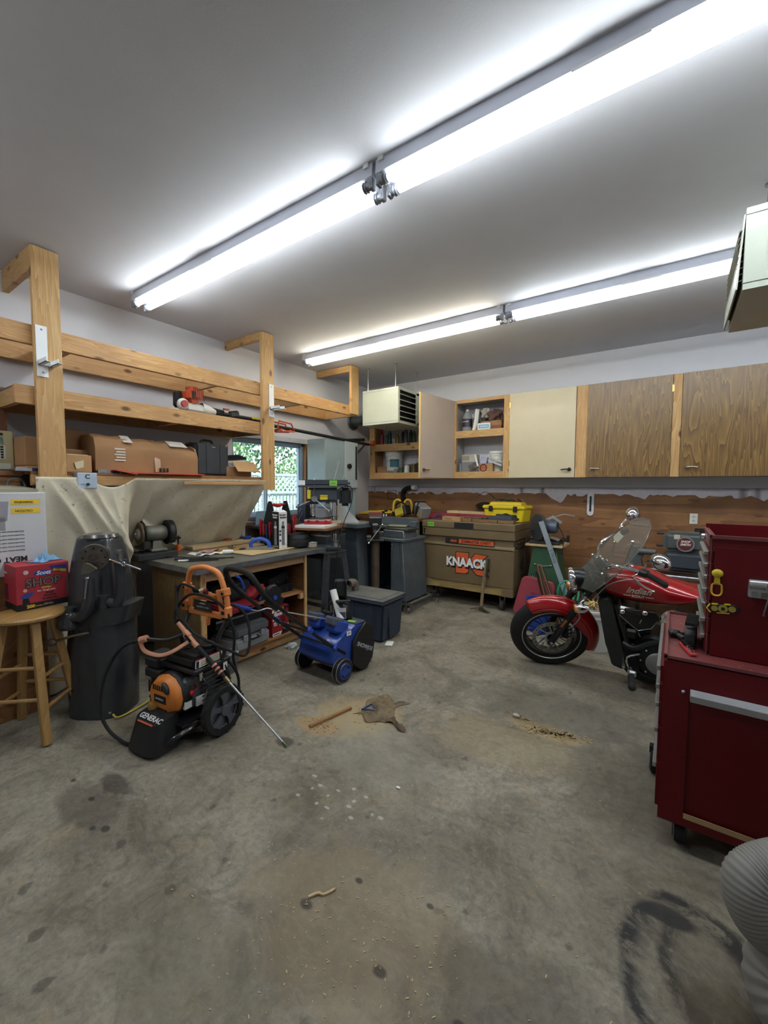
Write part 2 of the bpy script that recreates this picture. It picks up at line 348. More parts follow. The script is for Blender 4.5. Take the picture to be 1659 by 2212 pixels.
# ================================================================ OUTSIDE THE WINDOW
B().bx(-14, -.16, -12, 14, -.4, -.25).obj('ground', M('dry_yard_ground', '#8a8264', .95, var=.25, scale=2), kind='structure')
fen = T('picket_fence', 'weathered white picket fence with lattice top seen through the window', 'fence', (-3.2, 0, -.25))
fm = M('weathered_white_fence', '#b9c2c6', .8, var=.15)
fb = B().bx(-.01, .01, 0, .06, 0, 1.62); pk = None
for i in range(56):
    if pk is None: pk = fb.obj('picket', fm, fen); q = pk
    else: q = pk.copy(); COL.objects.link(q)
    q.location = (0, -1.9+i*.1, 0)
for z in (.4, 1.58, 1.98): B().bx(.012, .05, -2, 3.8, z, z+.05).obj('rail', fm, fen)
sl0 = B().box((0, 0, 0), (.008, .03, .56), (R(45), 0, 0)); a0 = sl0.obj('lattice_slat', fm, fen); b0 = B().box((0, 0, 0), (.008, .03, .56), (R(-45), 0, 0)).obj('lattice_slat', fm, fen)
for i in range(44):
    for base, dx in ((a0, 0), (b0, .01)):
        q = base if i == 0 else base.copy()
        if i: COL.objects.link(q)
        q.location = (.02+dx, -1.9+i*.13, 1.79)
def foliage(name, label, c, r, n, cols, seed, sz=.09, kind=None, group=None):
    random.seed(seed); g = T(name, label, 'tree', (c[0], c[1], -.25), group=group)
    st = B().cyl((0, 0, 0), (0, 0, c[2]), .09, .05, 8)
    for k in range(6):
        a = k*1.05; st.tube([(0, 0, c[2]*.5), (r[0]*.4*math.cos(a), r[1]*.4*math.sin(a), c[2]*.9), (r[0]*.8*math.cos(a), r[1]*.8*math.sin(a), c[2]+r[2]*.4)], [.035, .01], 5)
    st.obj('trunk', M('bark', '#4d3f30', .9), g)
    vs = []; fs = []; mi = []
    for i in range(n):
        u = Vector((random.gauss(0, 1), random.gauss(0, 1), random.gauss(0, 1))).normalized()*(random.random()**.4)
        pnt = Vector((u.x*r[0], u.y*r[1], c[2]+.25+u.z*r[2])); q = Euler((random.uniform(0, 6), random.uniform(0, 6), random.uniform(0, 6))).to_matrix()
        s0 = sz*random.uniform(.6, 1.2); k = len(vs)
        for v in ((-.5, 0, 0), (0, -.28, .05), (.5, 0, 0), (0, .28, .05)): vs.append(pnt+q @ (Vector(v)*s0))
        fs.append((k, k+1, k+2, k+3)); mi.append(random.randrange(len(cols)))
    me = bpy.data.meshes.new('leaves'); me.from_pydata(vs, [], fs)
    for j, h in enumerate(cols): me.materials.append(M('leaf_'+h[1:], h, .6, var=.2))
    for p_, k in zip(me.polygons, mi): p_.material_index = k
    o = bpy.data.objects.new('leaves', me); COL.objects.link(o); o.parent = g; o['kind'] = 'stuff'
foliage('leafy_tree', 'bright sunlit leafy tree directly behind the picket fence', (-4.6, -.4, 2.0), (1.0, 1.5, 1.4), 5200, ('#8fae6a', '#6f9552', '#b5cf95', '#4f7a3d'), 1)
foliage('leafy_tree', 'paler leafy shrub low behind the right part of the fence', (-4.3, 2.6, 1.3), (.8, 1.3, 1.0), 3000, ('#a7c48c', '#7ba25e', '#54803f'), 2)
foliage('leafy_tree', 'dark green tree farther back beyond the fence, filling the sky', (-7.5, 2.5, 3.0), (1.5, 4.6, 3.0), 7000, ('#3f6a38', '#5d8a4a', '#2f5630'), 3, .16)

# ================================================================ CEILING LIGHTS
tube_cool = EMIT('cool_tube', '#eef5f6', TUBE_LIGHT); tube_warm = EMIT('warm_tube', '#fff8e2', TUBE_LIGHT)
fix_w = M('fixture_white', '#c3c6d2', .35, var=.04)
def fixture(x0, y, label, warm=0, group=None):
    t = T('strip_light', label, 'light', (x0, y, H), group=group); L_ = 2.5
    b = B(); b.prism([(-.062, 0), (.062, 0), (.068, -.066), (.064, -.070), (-.064, -.070), (-.068, -.066)], 0, L_, 'yz')
    b.m(fix_w); b.obj('channel', fix_w, t)
    for k_ in ((.9, 1.15, -.070, .070, -.074, -.060), (.02, .05, -.075, .075, -.02, 0), (L_-.05, L_-.02, -.075, .075, -.02, 0)): B().bx(*k_).obj('cover_clip', white, t)
    for s in (-1, 1):
        yy = s*.048
        B().cyl((.07, yy, -.098), (L_-.07, yy, -.098), .019, n=14).obj('tube', tube_warm if warm else tube_cool, t)
        for e_, d in ((.012, 1), (L_-.012, -1)):
            k = B(); k.box((e_, yy, -.085), (.022, .036, .075), bev=.004); k.cyl((e_, yy, -.098), (e_+d*.055, yy, -.098), .021, n=14)
            k.torus((e_+d*.03, yy, -.098), (1, 0, 0), .023, .004, 14, 5).torus((e_+d*.045, yy, -.098), (1, 0, 0), .023, .004, 14, 5); k.obj('lamp_holder', M('socket_grey', '#8f9198', .4, .3), t)
    return t
fixture(.42, -3.80, 'long twin-tube ceiling light nearest the viewer, its far half, ending over the wooden shelf posts', 0)
fixture(2.94, -3.80, 'nearest twin-tube ceiling light, the half running out at the top right corner', 0)
fixture(.40, -1.83, 'far row twin-tube ceiling light, warm half ending near the grey corner heater', 1)
fixture(2.92, -1.83, 'far row twin-tube ceiling light, cool half running to the right-hand heater', 0)
fixture(5.46, -3.80, 'twin-tube ceiling light continuing the near row beyond the right edge of view', 0)
fixture(5.44, -1.83, 'twin-tube ceiling light continuing the far row beyond the right edge of view', 0)
fixture(.4, -5.9, 'unseen twin-tube ceiling light added behind the viewer on the left')  # out-of-view fixture, added to brighten the near part of the room
# ================================================================ OVERHEAD SHELF RACK
rk = T('storage_rack', 'long ceiling-hung pine shelf rack with three posts along the white wall', 'shelf', (0, 0, 1.5))
zz = 1.5
def rb(name, x0, x1, y0, y1, z0, z1, mat, label=None, bev=.002): return B().bx(x0, x1, y0, y1, z0-zz, z1-zz, bev).obj(name, mat, rk, label)
rb('post', .604, .642, -4.595, -4.44, 1.50, 3.10, pine_z)
rb('post', .604, .642, -2.70, -2.545, 1.46, 3.10, pine_z)
rb('post', .604, .642, -1.24, -1.085, 2.47, 3.10, pine_z)
for y in (-4.595, -2.70, -1.24): rb('ceiling_cleat', .01, .602, y, y+.038 if y > -4 else y+.04, 2.95 if y < -4 else 3.02, 3.105, pine_x)
rb('beam', .56, .60, -6.6, -1.09, 2.455, 2.585, pine_y)
rb('beam', .03, .068, -6.6, -1.09, 2.455, 2.585, pine_y)
for y in (-5.6, -4.4, -3.2, -2.1, -1.13): rb('cross_piece', .07, .558, y, y+.038, 2.455, 2.58, pine_x)
sb = WOOD('shelf_board_dark', '#8a6544', '#6b4a30', 'y', 6, False, .8)
rb('beam', .56, .60, -4.70, -2.62, 2.05, 2.175, pine_y); rb('beam', .03, .068, -4.70, -2.62, 2.05, 2.175, pine_y)
rb('shelf_board', .07, .56, -4.69, -2.63, 2.16, 2.178, sb)
for y in (-4.70, -3.6, -2.66): rb('cross_piece', .07, .558, y, y+.038, 2.05, 2.158, pine_x)
rb('scab_block', .601, .604, -2.90, -2.71, 2.07, 2.115, pine_y)
rb('beam', .56, .60, -4.63, -2.62, 1.50, 1.575, pine_y); rb('shelf_board', .0, .60, -4.63, -2.62, 1.577, 1.597, ply_y)
rb('trim_strip', .682, .694, -3.60, -2.74, 1.515, 1.54, pine_y)
brw = M('bracket_white', '#dfe2e4', .45, var=.03)
for y in (-4.57, -2.60):
    rb('bracket_plate', .643, .649, y-.018+.0, y+.045, 2.24, 2.58, brw, bev=0)
    b = B()
    for dy in (-.012, .055):
        b.bx(.649, .80, y+dy, y+dy+.004, 2.315-zz, 2.345-zz).bx(.649, .80, y+dy, y+dy+.028, 2.315-zz, 2.319-zz)
    for k in range(1): b.bx(.649, .66, y-.012, y+.083, 2.315-zz, 2.345-zz)
    b.obj('bracket_arm', brw, rk)
    B().ball((.6495, y+.015, 2.555-zz), .006).ball((.6495, y+.015, 2.27-zz), .006).obj('screw_head', steel, rk)
# drop cloth under the lowest shelf
clm = M('canvas_drop_cloth', '#c6bea9', .9, var=.12, scale=5, bump=.35, bscale=25, wear='#7d7461')
random.seed(11)
def cloth(u, v):
    y = -4.63+u*1.93; t = min(1, max(0, (u-.295)/.05)); t = t*t*(3-2*t); tz = 1 if u > .408 else 0      # left part hangs to the floor, right part is tucked behind the bench
    z = 1.56-v*(.685 if tz else 1.545); xb = .675-.06*v*(1-t)-(.50*v**1.15 if tz else min(.42, .50*(v*1.545/.685)**1.15))*t
    if .15 < u < .33: z -= .07*math.sin(math.pi*(u-.15)/.18)*(1-v)
    def ridge(c, w_): return max(0, 1-abs(c)/w_)**1.5
    f = .055*ridge(u-.03-v*.42, .035)+.05*ridge(u-.10-v*.55, .04)+.045*ridge(u-.17-v*.38, .03)+.05*ridge(u-.24-v*.10, .03)+.04*ridge(u-.275+v*.06, .022)
    f += .018*math.sin(u*60+v*6)*(1-t)*(.3+v)+.010*math.sin(u*31+v*9)*t
    f += .02*ridge(u-.93-v*.03, .03)*1.5+.015*ridge(u-.86+v*.05, .03)
    return (max(min(xb+f*min(1, v*7), .84), .165 if t > .5 else .5), y, max(z, .012))
cb = B().grid(cloth, 220, 90); co_ = cb.obj('drop_cloth', clm, None, 'paint-spattered canvas drop cloth hanging from the lowest shelf of the wooden rack', 'drop cloth', ang=80)
sm_ = co_.modifiers.new('s', 'SOLIDIFY'); sm_.thickness = .003
def spatter_mat():
    m = MATS['canvas_drop_cloth']; t = m.node_tree; p = t.nodes['Principled BSDF']; L = t.links.new; old = p.inputs['Base Color'].links[0].from_socket
    n = N(t, 'TexNoise', Scale=4.0, Detail=7.0, Roughness=.75, Distortion=2.5); L(coords(t), n.inputs['Vector'])
    f = ramp(t, n.outputs[0], [(.485, (0,)*3), (.50, (.55,)*3), (.515, (0,)*3)]).outputs[0]
    n2 = N(t, 'TexNoise', Scale=2.2, Detail=2.0); L(coords(t), n2.inputs['Vector']); g = ramp(t, n2.outputs[0], [(.48, (0,)*3), (.6, (1,)*3)]).outputs[0]
    L(mix(t, mix(t, 1.0, f, g, 'MULTIPLY'), old, lin('#4a4640')), p.inputs['Base Color'])
spatter_mat()
# ---------------- things on the rack
def carton(name, label, c, d, mat=None, rz=0, group=None, rx=0, ry=0, tape=True, cat='box'):
    t = T(name, label, cat, c, rot=(rx, ry, rz), group=group); x, y, z = d
    B().bx(-x/2, x/2, -y/2, y/2, 0, z, .004).obj('carton_body', mat or card, t)
    if tape: B().bx(-x/2-.0012, x/2+.0012, -.025, .025, z-.05, z+.0012).obj('packing_tape', M('packing_tape', '#a98a63', .3, var=.05), t)
    return t
def flap(t, c, d, rot, mat=None): B().box(c, d, rot).obj('flap', mat or card, t)
big = T('cardboard_box', 'largest battered cardboard box with a rounded top, on the lowest shelf', 'box', (.34, -3.80, 1.599))
prof = [(-.19, 0), (.2, 0), (.205, .2), (.18, .27), (.1, .305), (-.15, .30), (-.19, .26)]
b = B()
def bigf(u, v):
    a = v*(len(prof)); i = int(a) % len(prof); f = a-int(a); p0 = prof[i]; p1 = prof[(i+1) % len(prof)]
    k = 1-.12*abs(u-.1)**2-.1*(u > .85); y = -.42+u*.84
    return (p0[0]*(1-f)+p1[0]*f+.012*math.sin(u*9), y, (p0[1]*(1-f)+p1[1]*f)*k+(.006*math.sin(u*30) if i in (3, 4) else 0))
b.grid(bigf, 24, 28).prism(prof, -.42, -.419, 'xz').prism([(p[0], p[1]*.9) for p in prof], .40, .415, 'xz'); b.obj('carton_body', card, big, ang=50)
B().grid(lambda u, v: (.2045+.003-v*.035 if v < .7 else .182-.09*(v-.7)/.3, .03+u*.05, .02+v*.28), 2, 10).obj('packing_tape', M('shiny_tape', '#a07a55', .2, var=.05), big)
lb = M('stencil_white', '#cfc6bd', .8)
for k, (y, z, n) in enumerate(((-.29, .17, 3),)):
    for i in range(5): B().bx(.2185, .220, y+.012*(i % 2), y+.08, .10+i*.022, .112+i*.022).obj('stencil_mark', lb, big)
B().grid(lambda u, v: (.212-v*.09+.006, -.22+u*.07, .25+v*.062), 3, 4).obj('shipping_label', lb, big)
B().grid(lambda u, v: (.203-v*.10+.010, .16+u*.16, .248+v*.055), 3, 4).obj('shipping_label', lb, big)
for i in range(3): B().bx(.2145, .216, .06+i*.03, .078+i*.03, .02, .055).obj('stencil_mark', ink, big)
c1 = carton('cardboard_box', 'plain cardboard box left of the front post, with a pale tape band', (.33, -4.545, 1.64), (.34, .20, .20), card, R(3))
B().bx(-.18, .18, -.10, .10, -.042, -.002).obj('shelf_flap', card2, c1)
c2 = carton('cardboard_box', 'small kraft box with a torn side, just right of the front post', (.48, -4.34, 1.599), (.16, .17, .13), card2, R(5), tape=False)
B().bx(-.06, .06, -.07, .07, .131, .134).box((.082, .01, .06), (.004, .09, .05), (.3, 0, .2)).obj('crumpled_film', M('cling_film', '#c9bfa4', .15), c2)
c3 = carton('cardboard_box', 'open box with raised flaps behind the small kraft box', (.26, -4.30, 1.599), (.28, .26, .18), card, 0, tape=False)
flap(c3, (.0, .0, .26), (.24, .01, .17), (0.25, 0, R(90))); flap(c3, (.1, .17, .12), (.16, .12, .006), (R(50), .2, 0)); flap(c3, (-.1, -.03, .2), (.01, .2, .1), (0, -.2, 0))
B().ball((.16, .12, .235), (.02, .03, .022)).obj('black_cap', black, c3)
c4 = carton('cardboard_box', 'flattened box end standing behind the black case', (.2, -3.28, 1.599), (.25, .18, .26), card, R(-6), tape=False); flap(c4, (.1, 0, .28), (.13, .16, .005), (0, R(-35), 0))
# black hard case
bc = T('hard_case', 'black ribbed hard-shell case standing upright on the lowest shelf', 'case', (.44, -3.20, 1.599), rz=R(3))
cm = M('case_charcoal', '#303338', .5, var=.2, bump=.2)
B().bx(-.07, .075, -.18, .18, 0, .31, .022, 2).obj('shell', cm, bc)
B().bx(-.08, -.012, -.186, .186, -.001, .318, .02, 2).obj('lid', black, bc)
b = B()
for s in (-.075, .075): b.bx(.074, .08, s-.004, s+.004, .02, .29)
b.bx(.072, .078, -.165, -.155, .01, .3).bx(.072, .078, .155, .165, .01, .3).obj('rib', cm, bc)
B().tube([(-.03, -.06, .31), (-.03, -.05, .345), (-.03, .05, .345), (-.03, .06, .31)], .011, 8, 4).obj('handle', black, bc)
B().bx(.076, .08, -.02, .02, .272, .283).obj('badge', steel, bc)
c5 = carton('cardboard_box', 'low open box with one flap hanging out, by the right-hand post', (.38, -2.90, 1.599), (.26, .3, .10), card, 0, tape=False)
flap(c5, (.20, .03, .10), (.14, .26, .005), (0, R(48), 0), card2)
c6 = T('document_box', 'white handwritten box lying tilted on the low open box', 'box', (.38, -2.92, 1.703), rot=(R(6), R(12), R(-12)))
B().bx(-.09, .10, -.13, .13, 0, .09, .003).obj('box_body', paper, c6); B().bx(-.095, .105, -.135, .135, .085, .105).obj('lid', blk, c6)
text('DETN', .045, (.1015, 0, .045), FX, ink, c6)
# red-orange sheet
B().box((0, 0, 0), (.36, .62, .010), (0, 0, 0)).box((.06, -.36, .004), (.25, .16, .008), (R(-10), 0, 0)).obj('folded_sheet', M('orange_red_sheet', '#c04a34', .5, var=.1), None, 'flat orange-red plastic sheet at the shelf edge in front of the big box', 'sheet', loc=(.46, -3.68, 1.6045))
# blister tools left/right of post
for y, lb_ in ((-4.62, 'small blue-labelled packet left of the front post, before the box'), (-4.13, 'small blue-labelled packet right of the front post beside the orange sheet')):
    t = T('tool_packet', lb_, 'packet', (.53, y, 1.599)); B().bx(-.05, .05, -.09, .07, 0, .016).bx(-.02, .03, -.08, -.02, .016, .026).obj('packet_body', steel, t); B().bx(.051, .053, -.0, .06, 0, .022).obj('packet_label', M('navy_label', '#1d2452', .5), t)
# string trimmer / pole saw motor
tr = T('pole_saw', 'orange and white petrol pole saw with a long black shaft lying on the middle shelf', 'pole saw', (.40, -3.42, 2.18))
ow = M('motor_orange', '#c9502a', .45, var=.15); wh = M('motor_white', '#cfd0ca', .45, var=.1)
b = B().box((.06, .05, .17), (.17, .16, .15), (.12, 0, 0), bev=.045, seg=3); b.obj('motor_cover', ow, tr)
b = B()
for i in range(6): b.box((.148, .02+i*.018, .17), (.004, .007, .11), (.12, 0, 0))
b.obj('cooling_fins', M('fin_dark_orange', '#7d2c17', .6), tr)
B().bx(.145, .152, -.0, .03, .13, .19).obj('air_slot', blk, tr)
B().ball((.09, -.06, .065), (.055, .05, .055)).obj('recoil_housing', wh, tr); B().cyl((.12, -.07, .065), (.15, -.072, .065), .03).obj('starter_cap', M('cap_red', '#a03a3a', .5), tr)
b = B().bx(-.02, .1, -.03, .16, .01, .09, .02); b.lathe([(.055, 0), (.05, .5), (.028, 1)], (.05, .14, .06), (.05, .29, .045), 14); b.obj('clutch_housing', wh, tr)
B().bx(-.06, .03, -.08, .02, .05, .2, .02).obj('muffler', blk, tr)
b = B().tube([(.05, .28, .045), (.07, .8, .03)], .022, 8); b.box((.06, .5, .055), (.05, .12, .07), (.2, 0, 0), bev=.015); b.tube([(.05, .27, .07), (.06, .38, .06)], .02); b.obj('throttle_grip', black, tr)
B().bx(.05, .075, .38, .44, .085, .1).obj('lockout_trigger', red, tr); B().bx(.092, .096, .70, .79, .035, .055).obj('warning_sticker', yellow, tr)
B().tube([(.07, .8, .03), (.10, 1.0, -.005), (.10, 2.75, -.065)], .02, 10).obj('shaft', black, tr)
b = B()
for x in (.05, .15):
    b.tube([(x, 1.0, -.03), (x, 1.02, .05), (x, 1.2, .04), (x, 1.25, -.045), (x, 1.06, -.06)], .010, 6, closed=True)
b.bx(.05, .15, 1.04, 1.07, -.05, -.03).bx(.05, .15, 1.18, 1.21, -.05, -.03).obj('hanging_bracket', ow, tr)
# wall bracket with a tool on it near the corner
wbk = T('wall_bracket', 'grey steel wall bracket with a wooden arm near the corner cabinet', 'bracket', (0, -.62, 1.85))
B().bx(.0, .012, -.02, .02, -.15, .28).obj('upright', dsteel, wbk); B().box((.22, 0, .13), (.5, .012, .025), (0, R(-40), 0)).obj('brace', dsteel, wbk); B().bx(.0, .52, -.035, .02, .28, .312).obj('wooden_arm', pine_x, wbk)
hs = T('hand_saw', 'orange-handled tool hanging over the end of the wooden bracket arm', 'tool', (.30, -.64, 2.1755))
B().tube([(-.25, -.1, .02), (.1, 0, .02)], .022, 8).obj('sleeve', black, hs); B().lathe([(0, 0), (.028, .1), (.035, .6), (.045, .9), (0, 1)], (.02, .045, -.02), (.24, .09, -.035), 12).obj('grip', ow, hs)
# control box on the cloth
cx = T('control_box', 'small silver-blue control box with a round knob, fixed at the shelf edge over the cloth', 'control box', (.605, -4.33, 1.48))
B().bx(.0, .075, -.062, .062, 0, .115, .004).obj('casing', M('casing_grey', '#8d9399', .45, .3), cx); B().bx(.075, .082, -.062, .062, 0, .115, .006).obj('faceplate', M('faceplate_blue', '#aebccd', .4), cx)
B().cyl((.082, 0, .03), (.095, 0, .03), .010).obj('knob', black, cx); text('C', .045, (.0825, 0, .085), FX, ink, cx, bold=.001); text('POWER', .008, (.0825, -.03, .03), FX, ink, cx)

# ---------------- far left edge: panel board, keypad, desk, conduit
pb = B().bx(.22, .24, -5.2, -4.66, 1.6, 2.14).obj('plywood_offcut', WOOD('reddish_board', '#7a4a2e', '#63391f', 'z', 6, False), None, 'reddish brown board standing at the left edge behind the beige keypad', 'board')
kp = T('time_clock', 'beige keypad unit with a small green display at the left edge', 'keypad', (.26, -4.74, 1.605))
B().bx(-.015, .06, -.16, .10, 0, .28, .012, 2).obj('casing', M('keypad_beige', '#a89c76', .5), kp)
B().bx(.06, .063, -.03, .035, .19, .23).obj('display', M('display_green', '#46665c', .2), kp); B().bx(.06, .064, -.04, .035, .245, .262).obj('slot', ink, kp)
kb = B().bx(.06, .063, .0, .045, .08, .175).obj('key_strip', M('key_strip', '#c9c8bd', .5), kp)
for i in range(5): B().bx(.063, .0665, .018, .034, .086+i*.018, .098+i*.018).obj('key', ink, kb)
B().bx(.06, .063, -.06, .07, .01, .05).obj('data_plate', M('plate_pale', '#b5bcae', .5), kp)
dk = T('wooden_cabinet', 'orange-brown wooden cabinet with a moulded top at the left edge', 'cabinet', (.30, -5.01, 0))
hon = WOOD('honey_oak', '#96622c', '#7b4c20', 'y', 7, False, .45)
B().bx(-.25, .15, -.5, .36, .0, 1.52).obj('body', hon, dk); B().bx(-.26, .16, -.52, .37, 1.52, 1.56, .01, 2)   .bx(-.26, .17, -.54, .375, 1.565, 1.60, .008, 2).obj('moulded_top', hon, dk)
B().torus((.155, .33, 1.50), (1, 0, 0), .05, .008, 20, 6).tube([(.17, .42, 1.50), (.17, .44, 1.42), (.17, .41, 1.37), (.17, .35, 1.42)], .005, 5, 4).obj('coiled_cord', M('grey_cord', '#6c6f6a', .6), dk)
B().tube([(.03, -6.5, 2.22), (.03, -4.50, 2.225), (.03, -4.2, 2.23)], .012, 8).obj('conduit_pipe', M('conduit_grey', '#8f9094', .4, .5), None, 'thin grey conduit running along the left wall behind the front post', 'pipe')
# ================================================================ STOOL and boxes on it
stm = WOOD('stool_beech', '#b08a54', '#94703e', 'z', 5, False, .4, .05); st = T('wooden_stool', 'round-seated pale wooden bar stool at the left edge', 'stool', (1.055, -4.80, 0), rz=R(44))
B().lathe([(0, 0), (.15, 0), (.178, .35), (.18, .7), (.172, 1), (.0, .93)], (0, 0, .705), (0, 0, .742), 36).obj('seat', WOOD('stool_seat_wood', '#b48d57', '#99743f', 'y', 5, False, .35, .05), st)
for sx, sy in ((1, 1), (1, -1), (-1, 1), (-1, -1)):
    top = Vector((sx*.082, sy*.082, .706)); bot = Vector((sx*.168, sy*.168, 0)); d = top-bot; b = B()
    q = Matrix.Translation((top+bot)/2) @ d.to_track_quat('Z', 'X').to_matrix().to_4x4()
    b.box((0, 0, 0), (.043, .043, d.length-.012), bev=.004); b.tf(q).obj('leg', stm, st)
for z, off in ((.30, 0), (.42, 1), (.22, 1), (.14+.0, 0)):
    pass
for ax in (0, 1):
    for sgn in (-1, 1):
        for z in ((.20, .38) if ax else (.26, .44)):
            k = .168-(z/.706)*.086
            a_ = (-k, sgn*k, z) if ax == 0 else (sgn*k, -k, z); b_ = (k, sgn*k, z) if ax == 0 else (sgn*k, k, z)
            B().cyl(a_, b_, .0115, n=10).obj('rung', stm, st)
rb_ = M('shop_box_red', '#a32a36', .55, var=.05)
sh = T('towel_box', 'red box of blue shop towels standing on the round stool', 'box', (.885, -4.705, .744), rz=R(1))
W_, D_, H_ = .225, .27, .27
b = B(); b.bx(-W_/2, W_/2, -D_/2, D_/2, .035, H_, .002); b.obj('box_body', rb_, sh)
B().bx(-W_/2-.0006, W_/2+.0006, -D_/2-.0006, D_/2+.0006, 0, .036).obj('black_band', blk, sh)
fx = W_/2+.0012
# printed front faces +x in local frame
def on(y, z): return (fx, y, z)
B().tube([(fx, .0+.048*math.cos(a*math.pi/14), .215+.017*math.sin(a*math.pi/14)) for a in range(28)], .0004, 4, closed=True).prism([(.0+.048*math.cos(a*math.pi/14), .215+.017*math.sin(a*math.pi/14)) for a in range(28)], fx-.001, fx, 'yz').obj('logo_oval', M('logo_blue', '#1f3f96', .5), sh)
text('Scott', .034, on(.0, .215), FX, winkm, sh, bold=.0008, shear=.3)
text('SHOP', .075, on(.0, .158), FX, M('letter_shadow', '#15130f', .6), sh, bold=.004, sx=.95); text('SHOP', .075, (fx+.001, .0, .158), FX, M('letter_grey', '#7a7069', .6), sh, bold=0.0, sx=.95)
text('TOWELS', .013, on(.012, .122), FX, yink, sh, bold=.0005); text('For Tough Jobs', .015, on(.012, .105), FX, winkm, sh, shear=.3)
for i, s_ in enumerate(('Strong', 'Absorbent', 'Portable Size')): text(s_, .015, on(.028, .088-i*.018), FX, ink, sh, shear=.3, bold=.0004)
text('200', .026, on(-.068, .016), FX, yink, sh, bold=.001); text('TOWELS', .010, on(-.028, .013), FX, yink, sh); text('10.4 in x 11 in\n26.4 cm x 27.9 cm', .007, on(.02, .018), FX, winkm, sh)
B().prism([(.035, .235), (.124, .215), (.124, .253), (.035, .253)], fx-.001, fx-.0001, 'yz').obj('corner_flash', M('flash_blue', '#24357c', .5), sh)
B().prism([(.05, .218), (.12, .203), (.12, .222), (.055, .235)], fx-.0005, fx+.0005, 'yz').obj('corner_flash', M('flash_yellow', '#c9a03a', .5), sh)
text('New\nLook', .012, (fx+.001, .075, .222), FX, ink, sh)
B().cyl((fx-.001, -.085, .228), (fx, -.085, .228), .013, n=18).obj('round_badge', M('badge_pale', '#c3b7c0', .5), sh)
# plain generic worker figure printed at the lower left
fg = M('figure_skin', '#c9a58e', .7); fb_ = M('figure_blue', '#2b3f87', .6)
B().cyl((fx-.001, -.092, .118), (fx, -.092, .118), .010, n=14).obj('printed_figure', fg, sh)
B().prism([(-.115, .07), (-.075, .07), (-.05, .092), (-.055, .105), (-.09, .10), (-.115, .085)], fx-.001, fx, 'yz').obj('printed_figure', fb_, sh)
B().prism([(-.108, .037), (-.070, .037), (-.078, .07), (-.105, .07)], fx-.001, fx, 'yz').obj('printed_figure', ink, sh)
text('Scott', .02, (-.06, -D_/2-.0015, .22), FY, winkm, sh, shear=.3); B().bx(-.09, -.03, -D_/2-.0014, -D_/2-.0004, .05, .15).obj('side_print', M('side_dark', '#5c2128', .6), sh)
random.seed(5)
gl = B().grid(lambda u, v: ((u-.5)*.11+.01*math.sin(v*9), (v-.5)*.16, .003+.045*max(0, math.sin(u*math.pi)*math.sin(v*math.pi))*(.7+.5*math.sin(u*17+v*11))), 16, 16)
g_ = gl.obj('nitrile_glove', M('nitrile_blue', '#6f9fc6', .5, var=.1), None, 'crumpled light blue nitrile glove on top of the red towel box', 'glove', loc=(.88, -4.66, 1.0155), rot=(0, 0, R(30))); g_.modifiers.new('s', 'SOLIDIFY').thickness = .0015
# meat grinder box (printed upside down)
mg = T('appliance_box', 'tall white printed meat grinder box standing upside down behind the stool', 'box', (.66, -4.86, .0), rz=R(2))
B().bx(-.18, .14, -.34, .24, .93, 1.455, .004).obj('box_body', M('glossy_white_card', '#c3c3c6', .4, var=.04), mg)
B().bx(-.17, .13, -.33, .22, .0, .928).obj('wooden_stand', ply_x, mg)
UX = (R(-90), 0, R(90)); UX = (R(90), R(180), R(90)); mx = .1415
text('MEAT GRINDER', .046, (mx, -.03, 1.035), (R(-90), 0, R(-90)), M('print_black', '#1c1c1e', .6), mg, bold=.0015)
for i in range(6): text('Powerful motor with heavy duty gears', .013, (mx, .02, 1.09+i*.024), (R(-90), 0, R(-90)), M('print_grey', '#3f3f46', .6), mg)
for z in (1.395, 1.34): B().bx(mx-.001, mx, .06, .21, z-.017, z+.017).obj('warning_label', yink, mg); 
text('WARNING', .02, (mx+.001, .125, 1.395), (R(-90), 0, R(-90)), ink, mg); text('CAUTION', .02, (mx+.001, .125, 1.34), (R(-90), 0, R(-90)), ink, mg)
pg = M('print_photo_grey', '#8f8e95', .5)
B().prism([(-.16+.10*math.cos(a*.3), 1.34+.09*math.sin(a*.3)) for a in range(21)], mx-.001, mx, 'yz').prism([(-.09, 1.40), (.05, 1.40), (.04, 1.28), (-.05, 1.26)], mx-.001, mx, 'yz').bx(mx-.001, mx, -.03, .03, 1.22, 1.3).obj('printed_picture', pg, mg)
B().cyl((mx, -.14, 1.41), (mx+.0006, -.14, 1.41), .028).obj('printed_picture', M('print_photo_dark', '#4a4a52', .5), mg)
text('1/3', .03, (mx+.001, -.14, 1.41), (R(-90), 0, R(-90)), winkm, mg)
B().box((.6, -4.80, 1.475), (.25, .3, .03), (.0, .1, .3)).obj('folded_paper', M('brown_paper', '#8f8a76', .9), None, 'folded sheets of paper on top of the white meat grinder box', 'paper')
# ================================================================ OUTBOARD LATHE HEADSTOCK
la = T('wood_lathe', 'dark grey cast-iron lathe headstock on a flared pedestal between stool and workbench', 'lathe', (1.09, -4.42, 0), rz=R(35))
lg = M('lathe_grey', '#34373c', .24, .1, var=.2, scale=5, dust=.3, coat=.35)
